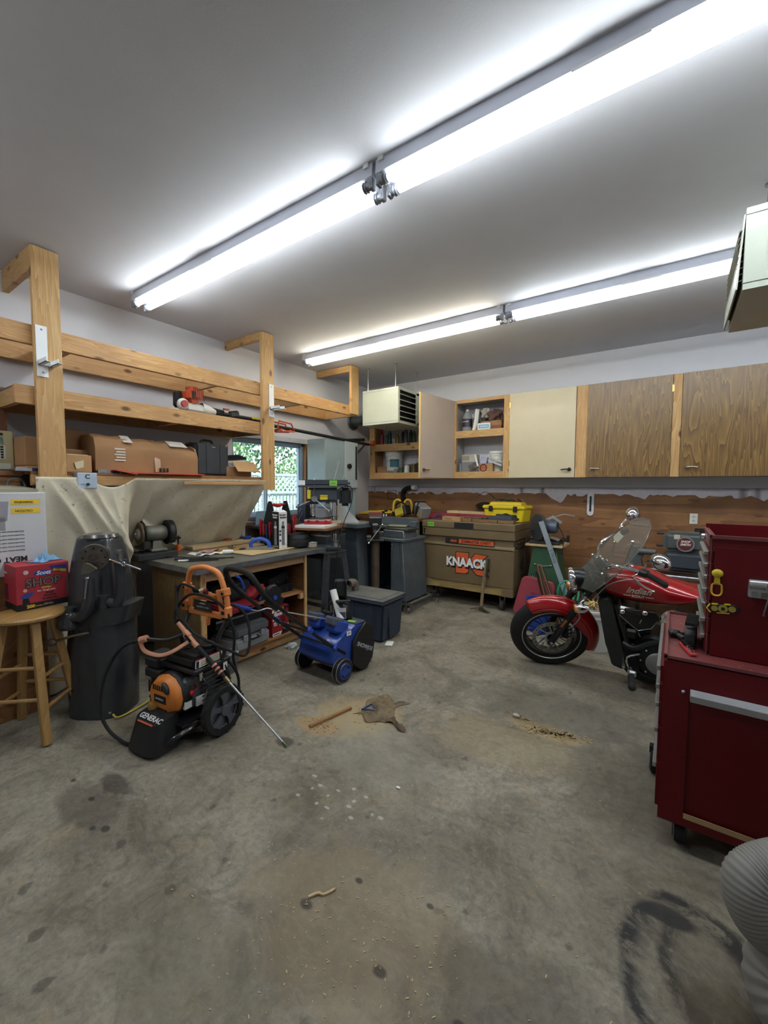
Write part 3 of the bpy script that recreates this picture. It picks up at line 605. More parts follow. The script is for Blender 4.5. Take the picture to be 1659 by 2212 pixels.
# local x to the right in view, local -y toward the viewer
b = B()
def ped(u, v):
    a = u*2*math.pi; z = v*.63; w = .178+.012*(1-v)+.018*math.exp(-((v-.55)/.3)**2); dpt = .15+.02*(1-v)
    c_, s_ = math.cos(a), math.sin(a); e = .72
    return (w*math.copysign(abs(c_)**e, c_), dpt*math.copysign(abs(s_)**e, s_), z)
b.grid(ped, 40, 16); b.obj('pedestal', lg, la)
b = B()
def tray(u, v):
    a = u*2*math.pi; c_, s_ = math.cos(a), math.sin(a); e = .6; z = .60+v*.115; k = .215+.012*v
    return (k*math.copysign(abs(c_)**e, c_)+(.02 if c_ > 0 else -.02)*v, .15*math.copysign(abs(s_)**e, s_), z-.02*c_*-1)
b.grid(tray, 40, 4)
b.grid(lambda u, v: ((lambda p: (p[0]*v, p[1]*v, p[2]-.02*(1-v)))(tray(u, 1))), 40, 4)
b.grid(lambda u, v: ((lambda p: (p[0]*v, p[1]*v, p[2]))(tray(u, 0))), 40, 2); b.obj('bed_casting', lg, la)
b = B()
def head(u, v):
    a = u*2*math.pi; c_, s_ = math.cos(a), math.sin(a); e = .65; t = min(1, v*1.25)
    k = (1-.30*t**2)*(1 if v < .8 else math.sqrt(max(0, 1-((v-.8)/.2)**2*.98)))
    z = .70+t*.44+(.035*math.sin((v-.8)/.2*math.pi/2) if v > .8 else 0)
    return (-.025+.175*k*math.copysign(abs(c_)**e, c_), .04+.155*k*math.copysign(abs(s_)**e, s_), z)
b.grid(head, 40, 24); b.obj('headstock', lg, la)
B().lathe([(0, 0), (.105, 0), (.112, .4), (.10, .9), (0, 1)], (-.012, .03, 1.145), (-.012, .03, 1.185), 32).obj('belt_cover', lg, la)
B().bx(-.205, -.165, -.08, .0, .79, .93, .006).bx(-.21, -.19, -.07, -.01, .81, .91, .004).obj('switch_plate', M('plate_grey', '#5f6468', .35, .4), la)
B().lathe([(.05, 0), (.045, .6), (.07, .62), (.075, 1), (.0, 1)], (.05, -.06, 1.065), (.085, -.175, 1.06), 24).obj('spindle_nose', lg, la)
fp = B().lathe([(0, 0), (.078, 0), (.083, .4), (.080, 1), (.03, 1.02), (.028, .5), (0, .5)], (.083, -.165, 1.06), (.100, -.205, 1.058), 32).obj('faceplate', M('worn_steel', '#77706a', .3, .9, var=.35, scale=18), la)
b = B()
fax = Vector((.017, -.04, -.002)).normalized(); fu = fax.cross(Vector((0, 0, 1))).normalized(); fv = fax.cross(fu)
for k in range(8): a = k*.785; c_ = Vector((.100, -.205, 1.058))+(fu*math.cos(a)+fv*math.sin(a))*.058; b.cyl(c_-fax*.004, c_+fax*.001, .0065, n=10)
b.obj('bolt_hole', blk, fp)
B().prism([(.04, .955), (.09, .965), (.135, .985), (.14, 1.0), (.095, 1.03), (.065, 1.035), (.05, 1.0)], -.245, -.228, 'xz', .003).obj('tool_rest_blade', M('brass_steel', '#6f685a', .35, .8), la)
b = B().lathe([(.05, 0), (.062, .15), (.055, .7), (.045, .8), (.045, 1), (0, 1)], (-.10, -.17, .60), (-.10, -.17, .735), 20)
b.tube([(-.09, -.17, .67), (0, -.19, .685), (.05, -.2, .76), (.06, -.2, .85), (.06, -.2, .93)], [.036, .030], 14, 6); b.obj('rest_arm', lg, la)
b = B().lathe([(.045, 0), (.052, .2), (.045, 1), (0, 1)], (.08, -.10, .71), (.08, -.10, .80), 18)
b.tube([(.09, -.10, .755), (.17, -.11, .745), (.20, -.11, .82), (.20, -.11, .95)], [.034, .029], 14, 6).cyl((.2, -.11, .95), (.2, -.11, 1.03), .033, .036, 16); b.obj('rest_arm', lg, la)
B().cyl((.2, -.11, 1.03), (.2, -.11, 1.07), .014).box((.2, -.11, 1.08), (.03, .03, .025)).obj('post_screw', steel, la)
B().tube([(.155, -.14, 1.03), (.24, -.15, 1.005)], .009, 8).torus((.245, -.15, 1.01), (.3, 1, 0), .014, .005, 14, 6).tube([(.25, -.15, 1.01), (.36, -.16, .975)], [.007, .005], 8).obj('clamp_lever', chrome, la)
B().tube([(.075, -.235, .93), (.07, -.24, .88), (.06, -.24, .81)], .005, 6).ball((.075, -.235, .935), .013).obj('clamp_lever', steel, la)
B().tube([(.02, -.16, .57), (-.06, -.19, .56), (-.17, -.21, .53)], .008, 8).ball((-.18, -.21, .525), (.03, .024, .024)).obj('hand_crank', M('rusty_iron', '#6b5b4b', .6, .5), la)
cord = B(); cord.tube([(.12, -.12, .03), (.18, -.15, .012), (.24, -.02, .012), (.27, .12, .02), (.22, .3, .02)], .006, 6, 6).obj('yellow_cord', M('cord_yellow', '#b9ad45', .5), la)
b = B()
for a in (0, 1.3, 2.4, 3.6): b.tube([(.10, -.13, .04), (.10+.05*math.cos(a)-.02, -.15, .04+.035*math.sin(a))], .008, 6)
b.obj('plug_bundle', M('plug_grey', '#8b8573', .6), la)
# ================================================================ WORKBENCH
wbn = T('workbench', 'steel-edged workbench with a dark oak side and open pine shelves below the drop cloth', 'workbench', (0, 0, 0))
def wp(name, x0, x1, y0, y1, z0, z1, mat, bev=.002): return B().bx(x0, x1, y0, y1, z0, z1, bev).obj(name, mat, wbn)
topm = M('worn_bench_steel', '#7d828a', .35, .7, var=.3, scale=9, wear='#2c2d2f')
wp('worktop', .15, 1.30, -3.87, -2.46, .865, .875, M('bench_top_dark', '#45433f', .4, .3, var=.4, scale=9, dust=.7)); wp('edge_strip', 1.30, 1.304, -3.87, -2.46, .835, .877, topm, 0); wp('edge_strip', .15, 1.30, -3.874, -3.87, .835, .877, topm, 0)
wp('worktop_core', .16, 1.298, -3.865, -2.465, .835, .864, ply_y)
wp('side_panel', .52, 1.24, -3.81, -3.792, .02, .833, oakm); wp('side_panel', .52, 1.24, -2.70, -2.682, .02, .833, ply_x)
pink_pine = WOOD('pink_pine', '#b5906a', '#a07a55', 'y', 5, True, .6)
wp('apron', 1.225, 1.243, -3.79, -2.70, .755, .833, pink_pine); wp('face_stile', 1.241, 1.259, -3.81, -3.765, .02, .833, pine_z); wp('face_stile', 1.241, 1.259, -2.715, -2.685, .02, .833, pine_z)
wp('shelf', .52, 1.235, -3.79, -2.70, .455, .475, ply_y); wp('shelf', .52, 1.26, -3.79, -2.70, .10, .12, ply_y); wp('toe_board', 1.20, 1.218, -3.79, -2.70, .01, .10, pine_y); wp('back_panel', .50, .518, -3.79, -2.70, .02, .833, M('plywood_back_dark', '#5f4732', .8, var=.2))
wp('divider', .6, 1.12, -3.10, -3.082, .12, .455, ply_x)
wp('shelf_cleat', 1.20, 1.24, -2.76, -2.70, .40, .455, pine_z)
# ---- on the bench
ZB = .8765
bd = M('grinder_base_black', '#26272a', .6, var=.2)
B().box((.50, -3.80, ZB+.028), (.24, .34, .05), (0, 0, R(2)), bev=.003).obj('grinder_block', bd, None, 'black wooden block under the bench grinder', 'block')
gr = T('bench_grinder', 'double bench grinder with a wire wheel facing left, at the left end of the workbench', 'grinder', (.47, -3.75, ZB+.054), rz=R(-6)); gr.scale = (1.12, .80, 1.08)
gm = M('grinder_body', '#6c6a60', .5, .3, var=.2, dust=.4)
B().box((0, 0, .012), (.16, .17, .022), bev=.006).box((0, 0, .05), (.09, .10, .07), taper=.8).obj('foot', gm, gr)
B().lathe([(0, 0), (.052, .02), (.062, .12), (.062, .88), (.052, .98), (0, 1)], (0, -.11, .145), (0, .11, .145), 24).obj('motor', gm, gr)
B().lathe([(.02, 0), (.088, .05), (.092, .3), (.092, .75), (.086, 1), (.02, 1), (.02, 0)], (0, -.17, .145), (0, -.145, .145), 32).obj('wire_wheel', M('wire_brush', '#6b5b45', .75, .3, var=.35, scale=60, bump=.6, bscale=200), gr)
B().lathe([(0, 0), (.008, 0), (.010, .35), (.03, .4), (.042, .75), (.045, 1), (0, 1)], (0, -.205, .145), (0, -.170, .145), 24).obj('wheel_flange', alum, gr)
b = B().torus((0, -.135, .145), (0, 1, 0), .098, .006, 24, 6, arc=(R(-15), R(205))); b.bx(-.10, .07, -.165, -.10, .02, .045, .004).bx(.06, .11, -.17, -.10, .03, .09, .004).tube([(-.09, -.13, .20), (-.13, -.135, .235)], .008).obj('guard', black, gr)
def wheelguard(u, v):
    a = R(-60)+u*R(270); rr = .100; return (rr*math.cos(a), .115+v*.06, .145+rr*math.sin(a))
b = B().grid(wheelguard, 28, 3).lathe([(0, 0), (.100, 0), (.1, 1), (0, 1)], (0, .112, .145), (0, .118, .145), 28); b.obj('guard', black, gr).modifiers.new('s', 'SOLIDIFY').thickness = .004
B().lathe([(0, 0), (.085, .02), (.085, 1), (0, 1)], (0, .125, .145), (0, .16, .145), 28).obj('grinding_wheel', M('grit_pale', '#b9b09a', .9, bump=.4), gr)
B().tube([(-.05, -.08, .04), (-.13, -.14, -.01), (-.10, -.23, -.04), (.02, -.2, -.048), (.10, -.05, -.02), (.16, .10, -.04), (.26, .22, -.046), (.3, .35, -.046)], .004, 6, 6).obj('power_cord', blk, gr)
oc = T('clamp', 'small orange and black bar clamp standing between grinder and cloth', 'clamp', (.30, -3.45, ZB))
B().box((0, 0, .03), (.05, .035, .06), bev=.006).obj('jaw', orange, oc); B().cyl((0, 0, .06), (0, 0, .155), .008).box((0, .005, .125), (.035, .03, .02), bev=.004).ball((0, -.01, .185), .011).tube([(0, 0, .15), (0, -.012, .185)], .005).obj('spindle', black, oc)
def plank(name, label, x0, x1, y0, y1, z0, z1, mat, rz=0, cat='board'):
    return B().box((0, 0, 0), (x1-x0, y1-y0, z1-z0), (0, 0, 0), bev=.002).obj(name, mat, None, label, cat, loc=((x0+x1)/2, (y0+y1)/2, (z0+z1)/2), rot=(0, 0, rz))
ppale = WOOD('pale_planed_board', '#cdb68c', '#bfa377', 'y', 4, True, .55)
plank('pine_board', 'long pale planed board lying along the back of the workbench', .24, .38, -3.36, -2.52, ZB, ZB+.034, ppale, R(2))
plank('plywood_offcut', 'thin yellowish board lying under the tools in the middle of the workbench', .50, .70, -3.35, -2.70, ZB+.0005, ZB+.010, WOOD('yellow_board', '#b58b4f', '#9d753e', 'y', 4, False), R(3))
plank('plywood_offcut', 'pale plywood sheet under the blue-handled float at the bench front', 0.76, 1.09, -3.24, -2.52, ZB+.001, ZB+.012, ppale, R(4))
pp = B().grid(lambda u, v: (.56+u*.22, -3.52+v*.26, ZB+.004+.012*math.sin(u*6+v*9)*math.sin(v*7)), 12, 14).obj('crumpled_paper', paper, None, 'crumpled white paper between the files and the long board', 'paper'); pp.modifiers.new('s', 'SOLIDIFY').thickness = .001
B().grid(lambda u, v: (.60+u*.1, -3.42+v*.16, ZB+.019+.014*math.sin(u*5)*math.sin(v*6)), 8, 10).obj('pink_cloth', M('pink_rag', '#a98178', .9), None, 'dull pink rag on the crumpled paper', 'rag').modifiers.new('s', 'SOLIDIFY').thickness = .002
for i, (x, y, l, a, lb_) in enumerate(((.99, -3.62, .24, -36, 'flat file nearest the bench edge, with a white tip'), (.95, -3.55, .28, -42, 'second flat file, lying behind the nearest one'), (.88, -3.58, .26, -33, 'third flat file, pushed against the paper'), (1.00, -3.45, .2, -38, 'short dark file beside the nearest one'))):
    t = T('file', lb_, 'file', (x, y, ZB+.0005), rz=R(a)); B().bx(-.011, .011, -l/2, l/2, 0, .007).obj('blade', dsteel, t); B().tube([(0, -l/2+.005, .008), (0, -l/2-.07, .008)], [.008, .010]).obj('handle', black if i else M('handle_pale', '#c9c9c4', .5), t)
jr = T('tube_of_glue', 'small white capped tube lying at the edge of the plywood sheet', 'tube', (.83, -3.30, ZB+.020), rz=R(-40))
B().lathe([(.0, 0), (.019, .02), (.02, .6), (.013, 1), (0, 1)], (0, 0, .0), (0, .07, .0), 14).obj('tube_body', paper, jr); B().lathe([(0, 0), (.02, 0), (.02, 1), (0, 1)], (0, -.022, 0), (0, 0, 0), 14).obj('cap', paper, jr)
ev = T('air_fitting', 'small chrome air fitting on the plywood sheet', 'fitting', (.65, -3.12, ZB+.025)); B().cyl((-.03, 0, .0), (.02, .01, .005), .013).cyl((.0, 0, .0), (.0, .05, .0), .012).obj('body', chrome, ev); B().torus((.03, .01, .004), (0, 0, 1), .013, .004, 14, 5).obj('ring', steel, ev)
bt = T('battery_clip', 'small black oval clip beside the blue-handled float', 'clip', (.80, -3.08, ZB+.013)); B().ball((0, 0, .008), (.028, .045, .010)).obj('body', black, bt)
ft = T('plaster_float', 'plastering float with a blue arched handle at the bench front', 'float', (.90, -2.96, ZB+.013), rz=R(-52))
B().bx(-.055, .06, -.13, .14, .0, .008).bx(-.05, .055, -.125, .135, .008, .016).obj('float_plate', M('float_plate_grey', '#8b8672', .6, .2), ft)
B().tube([(0, -.085, .015), (0, -.09, .05), (0, -.06, .085), (0, 0, .10), (0, .06, .08), (0, .085, .05), (0, .09, .015)], .016, 10, 5, flat=1.25).obj('handle', M('float_blue', '#2350b4', .45), ft)
vb = T('vacuum_flask_box', 'tall black and white vacuum bottle box near the middle of the bench', 'box', (1.0, -2.80, ZB+.013), rz=R(-2)); vb.scale = (1.12, 1.12, 1.16)
B().bx(-.045, .045, -.045, .045, 0, .31, .001).prism([(-.045, .31), (.045, .31), (0, .325)], -.045, .045, 'xz').obj('box_body', M('box_white', '#d9d9d9', .5), vb)
B().bx(-.0455, .0455, -.0465, -.0452, 0, .31).obj('printed_side', blk, vb)
for fc, rot, tm, sgn in (((.0462, 0), FX, ink, 1), ((0, -.0475), FY, winkm, 0)):
    px = (lambda a, z: (.0462, a, z)) if sgn else (lambda a, z: (a, -.0475, z))
    text('Vacuum\nBottle', .022, px(-.005, .275), rot, tm, vb, bold=.0006); text('XL', .016, px(.031, .263), rot, red, vb, bold=.0006)
    b = B(); pz = [(-.016, .03), (.016, .03), (.016, .17), (.013, .2), (.012, .23), (-.012, .23), (-.013, .2), (-.016, .17)]
    if sgn: b.prism(pz, .0454, .0462, 'yz')
    else: b.prism(pz, -.0473, -.0466, 'xz')
    b.obj('printed_bottle', M('print_silver', '#8f9398', .3, .4), vb)
    (B().bx(.0455, .0466, -.018, .018, .172, .19) if sgn else B().bx(-.018, .018, -.0477, -.0466, .172, .19)).obj('printed_band', ink if sgn else paper, vb)
    if sgn:
        for z in (.14, .11, .06): B().bx(.0455, .0466, -.040, -.024, z, z+.017).obj('printed_icon', ink, vb)
    else: text('Keeps drinks hot and cold\nfor hours stainless steel', .007, px(0, .018), rot, winkm, vb)
# tool tote
navy_ = M('grip_navy', '#25345f', .5); dred = M('grip_dull_red', '#8a2a33', .5)
tt = T('tool_tote', 'black open tool bag with peaked ends and a red bar handle, behind the flask box', 'tool bag', (.78, -2.63, ZB), rz=R(88)); tt.scale = (.85, 1.15, 1.22)
bag = M('bag_nylon', '#18191c', .85, var=.2, bump=.4)
B().bx(-.13, .13, -.10, .10, 0, .16, .015, 2).obj('bag_body', bag, tt)
for x in (-.125, .115):
    B().prism([(-.10, .14), (.10, .14), (.085, .22), (.03, .36), (.018, .385), (-.018, .385), (-.03, .36), (-.085, .22)], x, x+.012, 'yz').obj('end_panel', bag, tt)
B().cyl((-.125, 0, .355), (.125, 0, .355), .009).tube([(-.06, 0, .355), (0, 0, .345), (.06, 0, .355)], .015, 8, 3).obj('handle_bar', red, tt)
for i, (x, y, h_, c_) in enumerate(((-.10, -.135, .26, red), (-.05, -.14, .22, dred), (0, -.14, .21, navy_), (.05, -.14, .24, red), (.10, -.135, .23, red), (.14, .02, .22, dred), (.14, .10, .30, red))):
    t = T('hand_tool', ('red plier grips in the near left corner of the black tool bag', 'dull red plier grips, second from the left on the near end of the tool bag', 'navy blue plier grips in the middle of the near end of the tool bag', 'red snip grips right of the navy grips on the tool bag', 'red-handled tool at the near right corner of the tool bag, beside the flask box', 'dull red grips on the right side of the tool bag behind the flask box', 'tall red handle sticking out at the far right of the tool bag')[i], 'pliers', (.78+x, -2.63+y, ZB), group='tools in the bag'); B().bx(-.012, .012, -.018, .018, .03, .13, .006).obj('pouch', bag, t)
    B().tube([(0, -.008, .10), (0, -.013, h_-.03), (0, -.006, h_+.02)], [.010, .012], 8, 3).tube([(0, .010, .10), (0, .014, h_-.04), (0, .01, h_+.01)], [.010, .011], 8, 3).obj('grip', c_, t)
sc_ = T('soft_case', 'round black zipped soft case at the right end of the bench', 'case', (1.03, -2.57, ZB+.013), rz=R(-4)); sc_.scale = (1.2, 1.3, 1.2)
B().lathe([(0, 0), (.095, 0), (.1, .1), (.1, .55), (.097, .6), (.1, .65), (.09, .93), (.05, 1), (0, 1)], (0, 0, 0), (0, 0, .11), 28).obj('case_body', M('soft_case_black', '#15171a', .6, var=.2), sc_)
B().torus((0, 0, .066), (0, 0, 1), .1, .003, 28, 5).obj('zip', dsteel, sc_); text('DEWALT', .024, (0, 0, .111), (0, 0, R(90)), M('pale_green_ink', '#9fb9a2', .5), sc_)
pc = T('plastic_tub', 'small clear tub of screws at the right end of the bench', 'tub', (.93, -2.36, .845)); 
pc.location = (1.16, -2.51, ZB); pc.scale = (.95, .95, 1)
B().bx(-.035, .035, -.04, .04, 0, .045, .005).obj('tub', M('tub_milky', '#b5aaa0', .4), pc); B().bx(-.038, .038, -.043, .043, .045, .052, .003).obj('lid', M('lid_milky', '#cdd0c2', .4), pc)
# clamps behind on the bench
for i, (x, y, lb_, c_) in enumerate(((.20, -2.72, 'wooden-handled screw clamp standing at the back of the bench, left one', M('ochre_wood', '#9a7038', .6)), (.19, -2.62, 'wooden-handled screw clamp at the back of the bench, beside the tool bag', M('ochre_wood', '#9a7038', .6)))):
    t = T('screw_clamp', lb_, 'clamp', (x, y, ZB)); B().box((0, 0, .04), (.03, .09, .03), (0, 0, 0), bev=.004).box((0, .03, .1), (.012, .01, .14)).obj('frame', M('clamp_iron', '#4b3a30', .6, .4), t); B().cyl((0, -.03, .04), (0, -.03, .17), .006).obj('screw', steel, t); B().lathe([(0, 0), (.014, .05), (.017, .5), (.012, .95), (0, 1)], (0, -.03, .16), (0, -.03, .26), 12).obj('handle', c_, t)
t = T('spring_clamp', 'orange clamp lying low at the back of the bench, under the wooden handles', 'clamp', (.22, -2.86, ZB)); B().box((0, 0, .03), (.10, .06, .05), (0, 0, .2), bev=.008).obj('jaw', M('dull_orange', '#a5532c', .5), t); B().box((.07, .03, .02), (.04, .04, .02), bev=.004).obj('pad', blk, t)
t = T('tape_roll', 'roll of blue tape lying flat at the back of the bench', 'tape', (.30, -2.66, ZB+.036)); B().lathe([(.028, 0), (.048, 0), (.048, 1), (.028, 1), (.028, 0)], (0, 0, 0), (0, 0, .03), 24).obj('tape', M('tape_blue', '#24408f', .5), t)
# things by the window
B().box((0, 0, 0), (.012, .20, .17), (0, R(8), 0), bev=.003).obj('blue_board', M('pale_blue_board', '#8fb0ca', .6), None, 'pale blue board leaning in the window behind the tool bag', 'board', loc=(.10, -2.28, 1.118))
ledge = B().bx(.016, .40, -2.44, -1.5, 1.00, 1.03, .002).bx(.016, .06, -2.44, -1.5, .0, 1.0).bx(.34, .38, -1.56, -1.52, .0, 1.0); ledge.obj('window_bench', WOOD('dark_bench_board', '#5f4a38', '#4a3829', 'y', 5, True, .7), None, 'dark wooden ledge under the window behind the tool bag', 'ledge')
for i, (y, z) in enumerate(((-2.21, 1.03), (-1.96, 1.03), (-1.98, 1.056))):
    B().box((0, 0, 0), (.12, .22, .024), (0, 0, R(3*i))).obj('scrap_board', WOOD('dark_bench_board', '#5f4a38', '#4a3829', 'y'), None, ('dark scrap board on the ledge under the window, left one', 'dark scrap board on the ledge under the window, lower right one', 'dark scrap board topmost on the ledge under the window')[i], 'board', loc=(.25, y, z+.0125))
rd = T('shop_radio', 'small black box-shaped radio on the window ledge beside the bandsaw', 'radio', (.22, -1.66, 1.031), rz=R(5)); B().bx(-.07, .07, -.10, .10, 0, .235, .004).obj('casing', blk, rd)
for k in range(5): B().ball((-.03+.02*(k % 3), -.1015, .05+.03*k), (.008, .003, .018)).obj('printed_splash', (M('splash_blue', '#2b6d9a', .4), red)[k % 2], rd)

# ---- on the shelves under the bench
bb = T('black_bag', 'black cloth bag stuffed on the upper bench shelf behind the pressure washer handle', 'bag', (1.02, -3.45, .476))
random.seed(8)
def blob(t_, c, r, mat, name, seed, amp=.14):
    random.seed(seed); ph = [random.uniform(0, 6) for _ in range(6)]
    def f(u, v):
        a = u*2*math.pi; b_ = v*math.pi; k = 1+amp*math.sin(3*a+ph[0]+4*b_)+amp*.7*math.sin(5*a*1+ph[1]-3*b_)*math.sin(b_)+amp*.5*math.sin(9*a+ph[2])*math.sin(2*b_+ph[3])
        return (c[0]+r[0]*k*math.sin(b_)*math.cos(a), c[1]+r[1]*k*math.sin(b_)*math.sin(a), max(c[2]-r[2]*.98, c[2]+r[2]*k*math.cos(b_)))
    return B().grid(f, 40, 22).obj(name, mat, t_, ang=80)
blob(bb, (0, .02, .12), (.19, .2, .13), bag, 'bag_body', 4, .08); B().tube([(.17, -.05, .16), (.19, .02, .2), (.18, .08, .12)], .006, 6, 4).obj('strap', dsteel, bb)
B().bx(.18, .20, .04, .075, .09, .12, .006).obj('buckle', steel, bb)
tk = T('pistol_case', 'black tool case leaning atop the ribbed charger on the upper bench shelf', 'case', (1.0, -2.93, .557), rot=(R(8), 0, R(12)))
B().bx(-.14, .14, -.17, .13, 0, .045, .012, 2).bx(-.14, .14, -.17, .13, .05, .10, .012, 2).obj('case_shell', black, tk); B().bx(.141, .150, -.05, .04, .03, .06, .004).obj('handle', blk, tk)
b = B()
for i in range(5): b.bx(.140, .145, -.12+i*.05, -.10+i*.05, .042, .056)
b.obj('latch', steel, tk)
tk2 = T('battery_charger', 'ribbed black charger under the leaning case on the upper bench shelf', 'charger', (1.05, -2.85, .476)); B().bx(-.10, .10, -.1, .09, 0, .075, .012, 2).obj('casing', M('charger_navy', '#14161f', .5), tk2)
for i in range(7): B().bx(.100, .104, -.08+i*.022, -.068+i*.022, .015, .06).obj('rib', blk, tk2)
bo = T('socket_tray', 'open black tray of sockets on the upper bench shelf', 'tray', (1.08, -3.13, .476), rot=(0, R(6), R(6))); B().bx(-.12, .12, -.15, .13, 0, .012).bx(-.12, -.11, -.15, .13, .012, .03).bx(.11, .12, -.15, .13, .012, .03).bx(-.12, .12, -.15, -.14, .012, .03).bx(-.12, .12, .12, .13, .012, .03).obj('tray_body', black, bo)
for i in range(6):
    for j in range(4): B().cyl((-.08+j*.05, -.11+i*.042, .012), (-.08+j*.05, -.11+i*.042, .03), .012, n=10).obj('socket', steel, bo)
rbg = T('red_bag', 'red nylon tool bag on the upper bench shelf, behind the blue handle', 'bag', (1.10, -3.28, .476)); 
blob(rbg, (-.02, .0, .07), (.13, .10, .075), M('red_nylon', '#8e1520', .7), 'bag_body', 9, .07)
rdk = T('red_case', 'flat dark red case sticking out on the left of the upper bench shelf', 'case', (1.17, -3.50, .478), rz=R(6)); B().bx(-.17, .18, -.16, .16, 0, .05, .01, 2).obj('case_shell', M('dark_red_case', '#7a1822', .5), rdk); B().bx(.18, .19, -.06, .06, .01, .035).obj('handle', blk, rdk)
gl_ = T('orange_glove', 'crumpled orange-red work glove beside the red bag', 'glove', (1.12, -3.13, .508)); blob(gl_, (0, -.03, .045), (.06, .06, .045), M('glove_orange', '#a5382a', .8), 'glove_body', 12, .2)
# lower shelf: bauer box, grey cases
ba = T('tool_box_carton', 'red and white retail box of a cordless tool, standing on the low bench shelf', 'box', (1.165, -3.02, .1215), rz=R(4))
B().bx(-.08, .08, -.105, .105, 0, .265, .001).obj('box_body', M('carton_red', '#8c1a22', .5), ba)
bp = .0812
B().prism([(-.105, .225), (.03, .225), (.045, .25), (-.105, .25)], bp-.001, bp, 'yz').prism([(-.10, .005), (.0, .005), (.015, .035), (-.10, .035)], bp-.001, bp, 'yz').bx(bp-.001, bp, -.10, -.035, .15, .165).prism([(.05, .07), (.105, .07), (.105, .088), (.06, .088)], bp-.001, bp, 'yz').obj('white_panel', paper, ba)
B().prism([(.03, .23), (.105, .23), (.105, .262), (.045, .262)], bp-.001, bp+.0002, 'yz').prism([(.01, .0), (.105, .0), (.105, .06), (.02, .035)], bp-.001, bp+.0002, 'yz').bx(bp-.001, bp+.0002, .028, .1, .04, .06).obj('black_panel', ink, ba)
text('Bauer', .05, (bp+.0006, -.030, .205), FX, winkm, ba, bold=.0015, shear=.35); text('20v', .034, (bp+.0006, -.065, .178), FX, winkm, ba, bold=.001); text('20%', .03, (bp+.0006, -.065, .125), FX, winkm, ba, bold=.001); text('FASTER', .012, (bp+.0006, -.065, .105), FX, winkm, ba, bold=.0006)
text('BRUSHLESS', .015, (bp+.0006, -.05, .237), FX, ink, ba, bold=.0004); text('BRUSHLESS', .015, (bp+.0006, -.05, .02), FX, ink, ba, bold=.0004)
text('RANDOM ORBIT\nSANDER', .009, (bp+.0008, .065, .05), FX, winkm, ba)
b = B().bx(bp-.0004, bp+.0008, -.01, .06, .12, .16, .004).bx(bp-.0004, bp+.0008, .0, .045, .16, .18).prism([(-.012, .105), (.062, .105), (.05, .125), (0, .125)], bp-.0004, bp+.0006, 'yz'); b.obj('printed_tool', M('print_tool_red', '#5c1216', .4), ba); B().bx(bp-.0004, bp+.001, -.015, .055, .092, .104).obj('printed_pad', paper, ba)
gc = T('grey_case', 'two-tone grey hard case with latches on the low bench shelf by the retail box', 'case', (1.13, -3.36, .1215), rz=R(5))
B().bx(-.17, .16, -.2, .19, .0, .11, .02, 2).obj('case_base', M('case_pale_grey', '#8a8d90', .5), gc); B().bx(-.17, .16, -.195, .185, .112, .20, .022, 2).obj('case_lid', M('case_mid_grey', '#54585c', .5), gc)
for y in (-.1, .09): B().bx(.16, .172, y-.02, y+.02, .08, .13, .003).obj('latch', M('case_pale_grey', '#8a8d90', .5), gc)
B().tube([(.15, -.05, .09), (.185, -.045, .085), (.185, .035, .085), (.15, .04, .09)], .008, 6).obj('handle', black, gc)
bcs = T('blow_case', 'dark box with a pale edge under the red case on the low bench shelf', 'case', (1.0, -3.45, .3235)); B().bx(-.17, .2, -.2, .26, 0, .09, .006).obj('case_shell', blk, bcs); B().bx(.2, .204, -.2, .26, .06, .075).obj('pale_edge', alum, bcs)
bcs.location = (1.0, -3.45, .325)
t = T('plastic_sheet', 'crinkled clear plastic wrap on the floor under the bench front', 'plastic wrap', (1.33, -2.96, .0)); blob(t, (0, 0, .02), (.04, .05, .02), GLASS('clear_wrap', '#e8eef0', .35, .1), 'wrap', 3, .3)

# ================================================================ PRESSURE WASHER
pw = T('pressure_washer', 'orange and black petrol pressure washer on two wheels in front of the workbench', 'pressure washer', (1.775, -4.17, 0), rz=R(7))
# local: +x toward right side wheel, -y the nose
for sx in (1, -1):
    wx = .235*sx
    wh_ = B().lathe([(.108, 0), (.140, .0), (.148, .2), (.148, .8), (.140, 1), (.108, 1), (.108, 0)], (wx-.022, 0, .148), (wx+.022, 0, .148), 40); wo = wh_.obj('wheel', rubber, pw)
    b = B().torus((wx, 0, .148), (1, 0, 0), .106, .007, 36, 6).lathe([(0, 0), (.03, 0), (.034, .5), (.03, 1), (0, 1)], (wx-.03, 0, .148), (wx+.03, 0, .148), 20)
    b.lathe([(.0, 0), (.104, 0), (.104, 1), (0, 1)], (wx-.012, 0, .148), (wx-.008, 0, .148), 36)
    for k in range(5):
        a = k*2*math.pi/5+.3; c_, s_ = math.cos(a), math.sin(a)
        pl = [(.026, .012), (.07, .016), (.104, .036), (.104, -.036), (.07, -.016), (.026, -.012)]
        b.prism([(p[0]*c_-p[1]*s_, .148+p[0]*s_+p[1]*c_) for p in pl], wx+sx*.0, wx+sx*.018, 'yz')
    b.obj('hub', M('rim_slate', '#4c5058', .5, .1, dust=.2), wo)
    b = B()
    for k in range(30):
        a = k*2*math.pi/30; b.box((wx+.010*(1 if k % 2 else -1), .149*math.cos(a), .148+.149*math.sin(a)), (.018, .014, .005), (a-R(90), 0, 0))
    b.obj('tread', rubber, wo)
B().cyl((-.2, 0, .148), (.2, 0, .148), .008, n=8).obj('axle', dsteel, pw)
fr = B()
for sx in (-1, 1):
    fr.tube([(sx*.12, -.30, .06), (sx*.17, -.25, .10), (sx*.18, -.05, .12), (sx*.185, .07, .16), (sx*.185, .09, .30), (sx*.17, .04, .46), (sx*.165, .03, .56), (sx*.18, .12, .70)], .014, 10, 5)
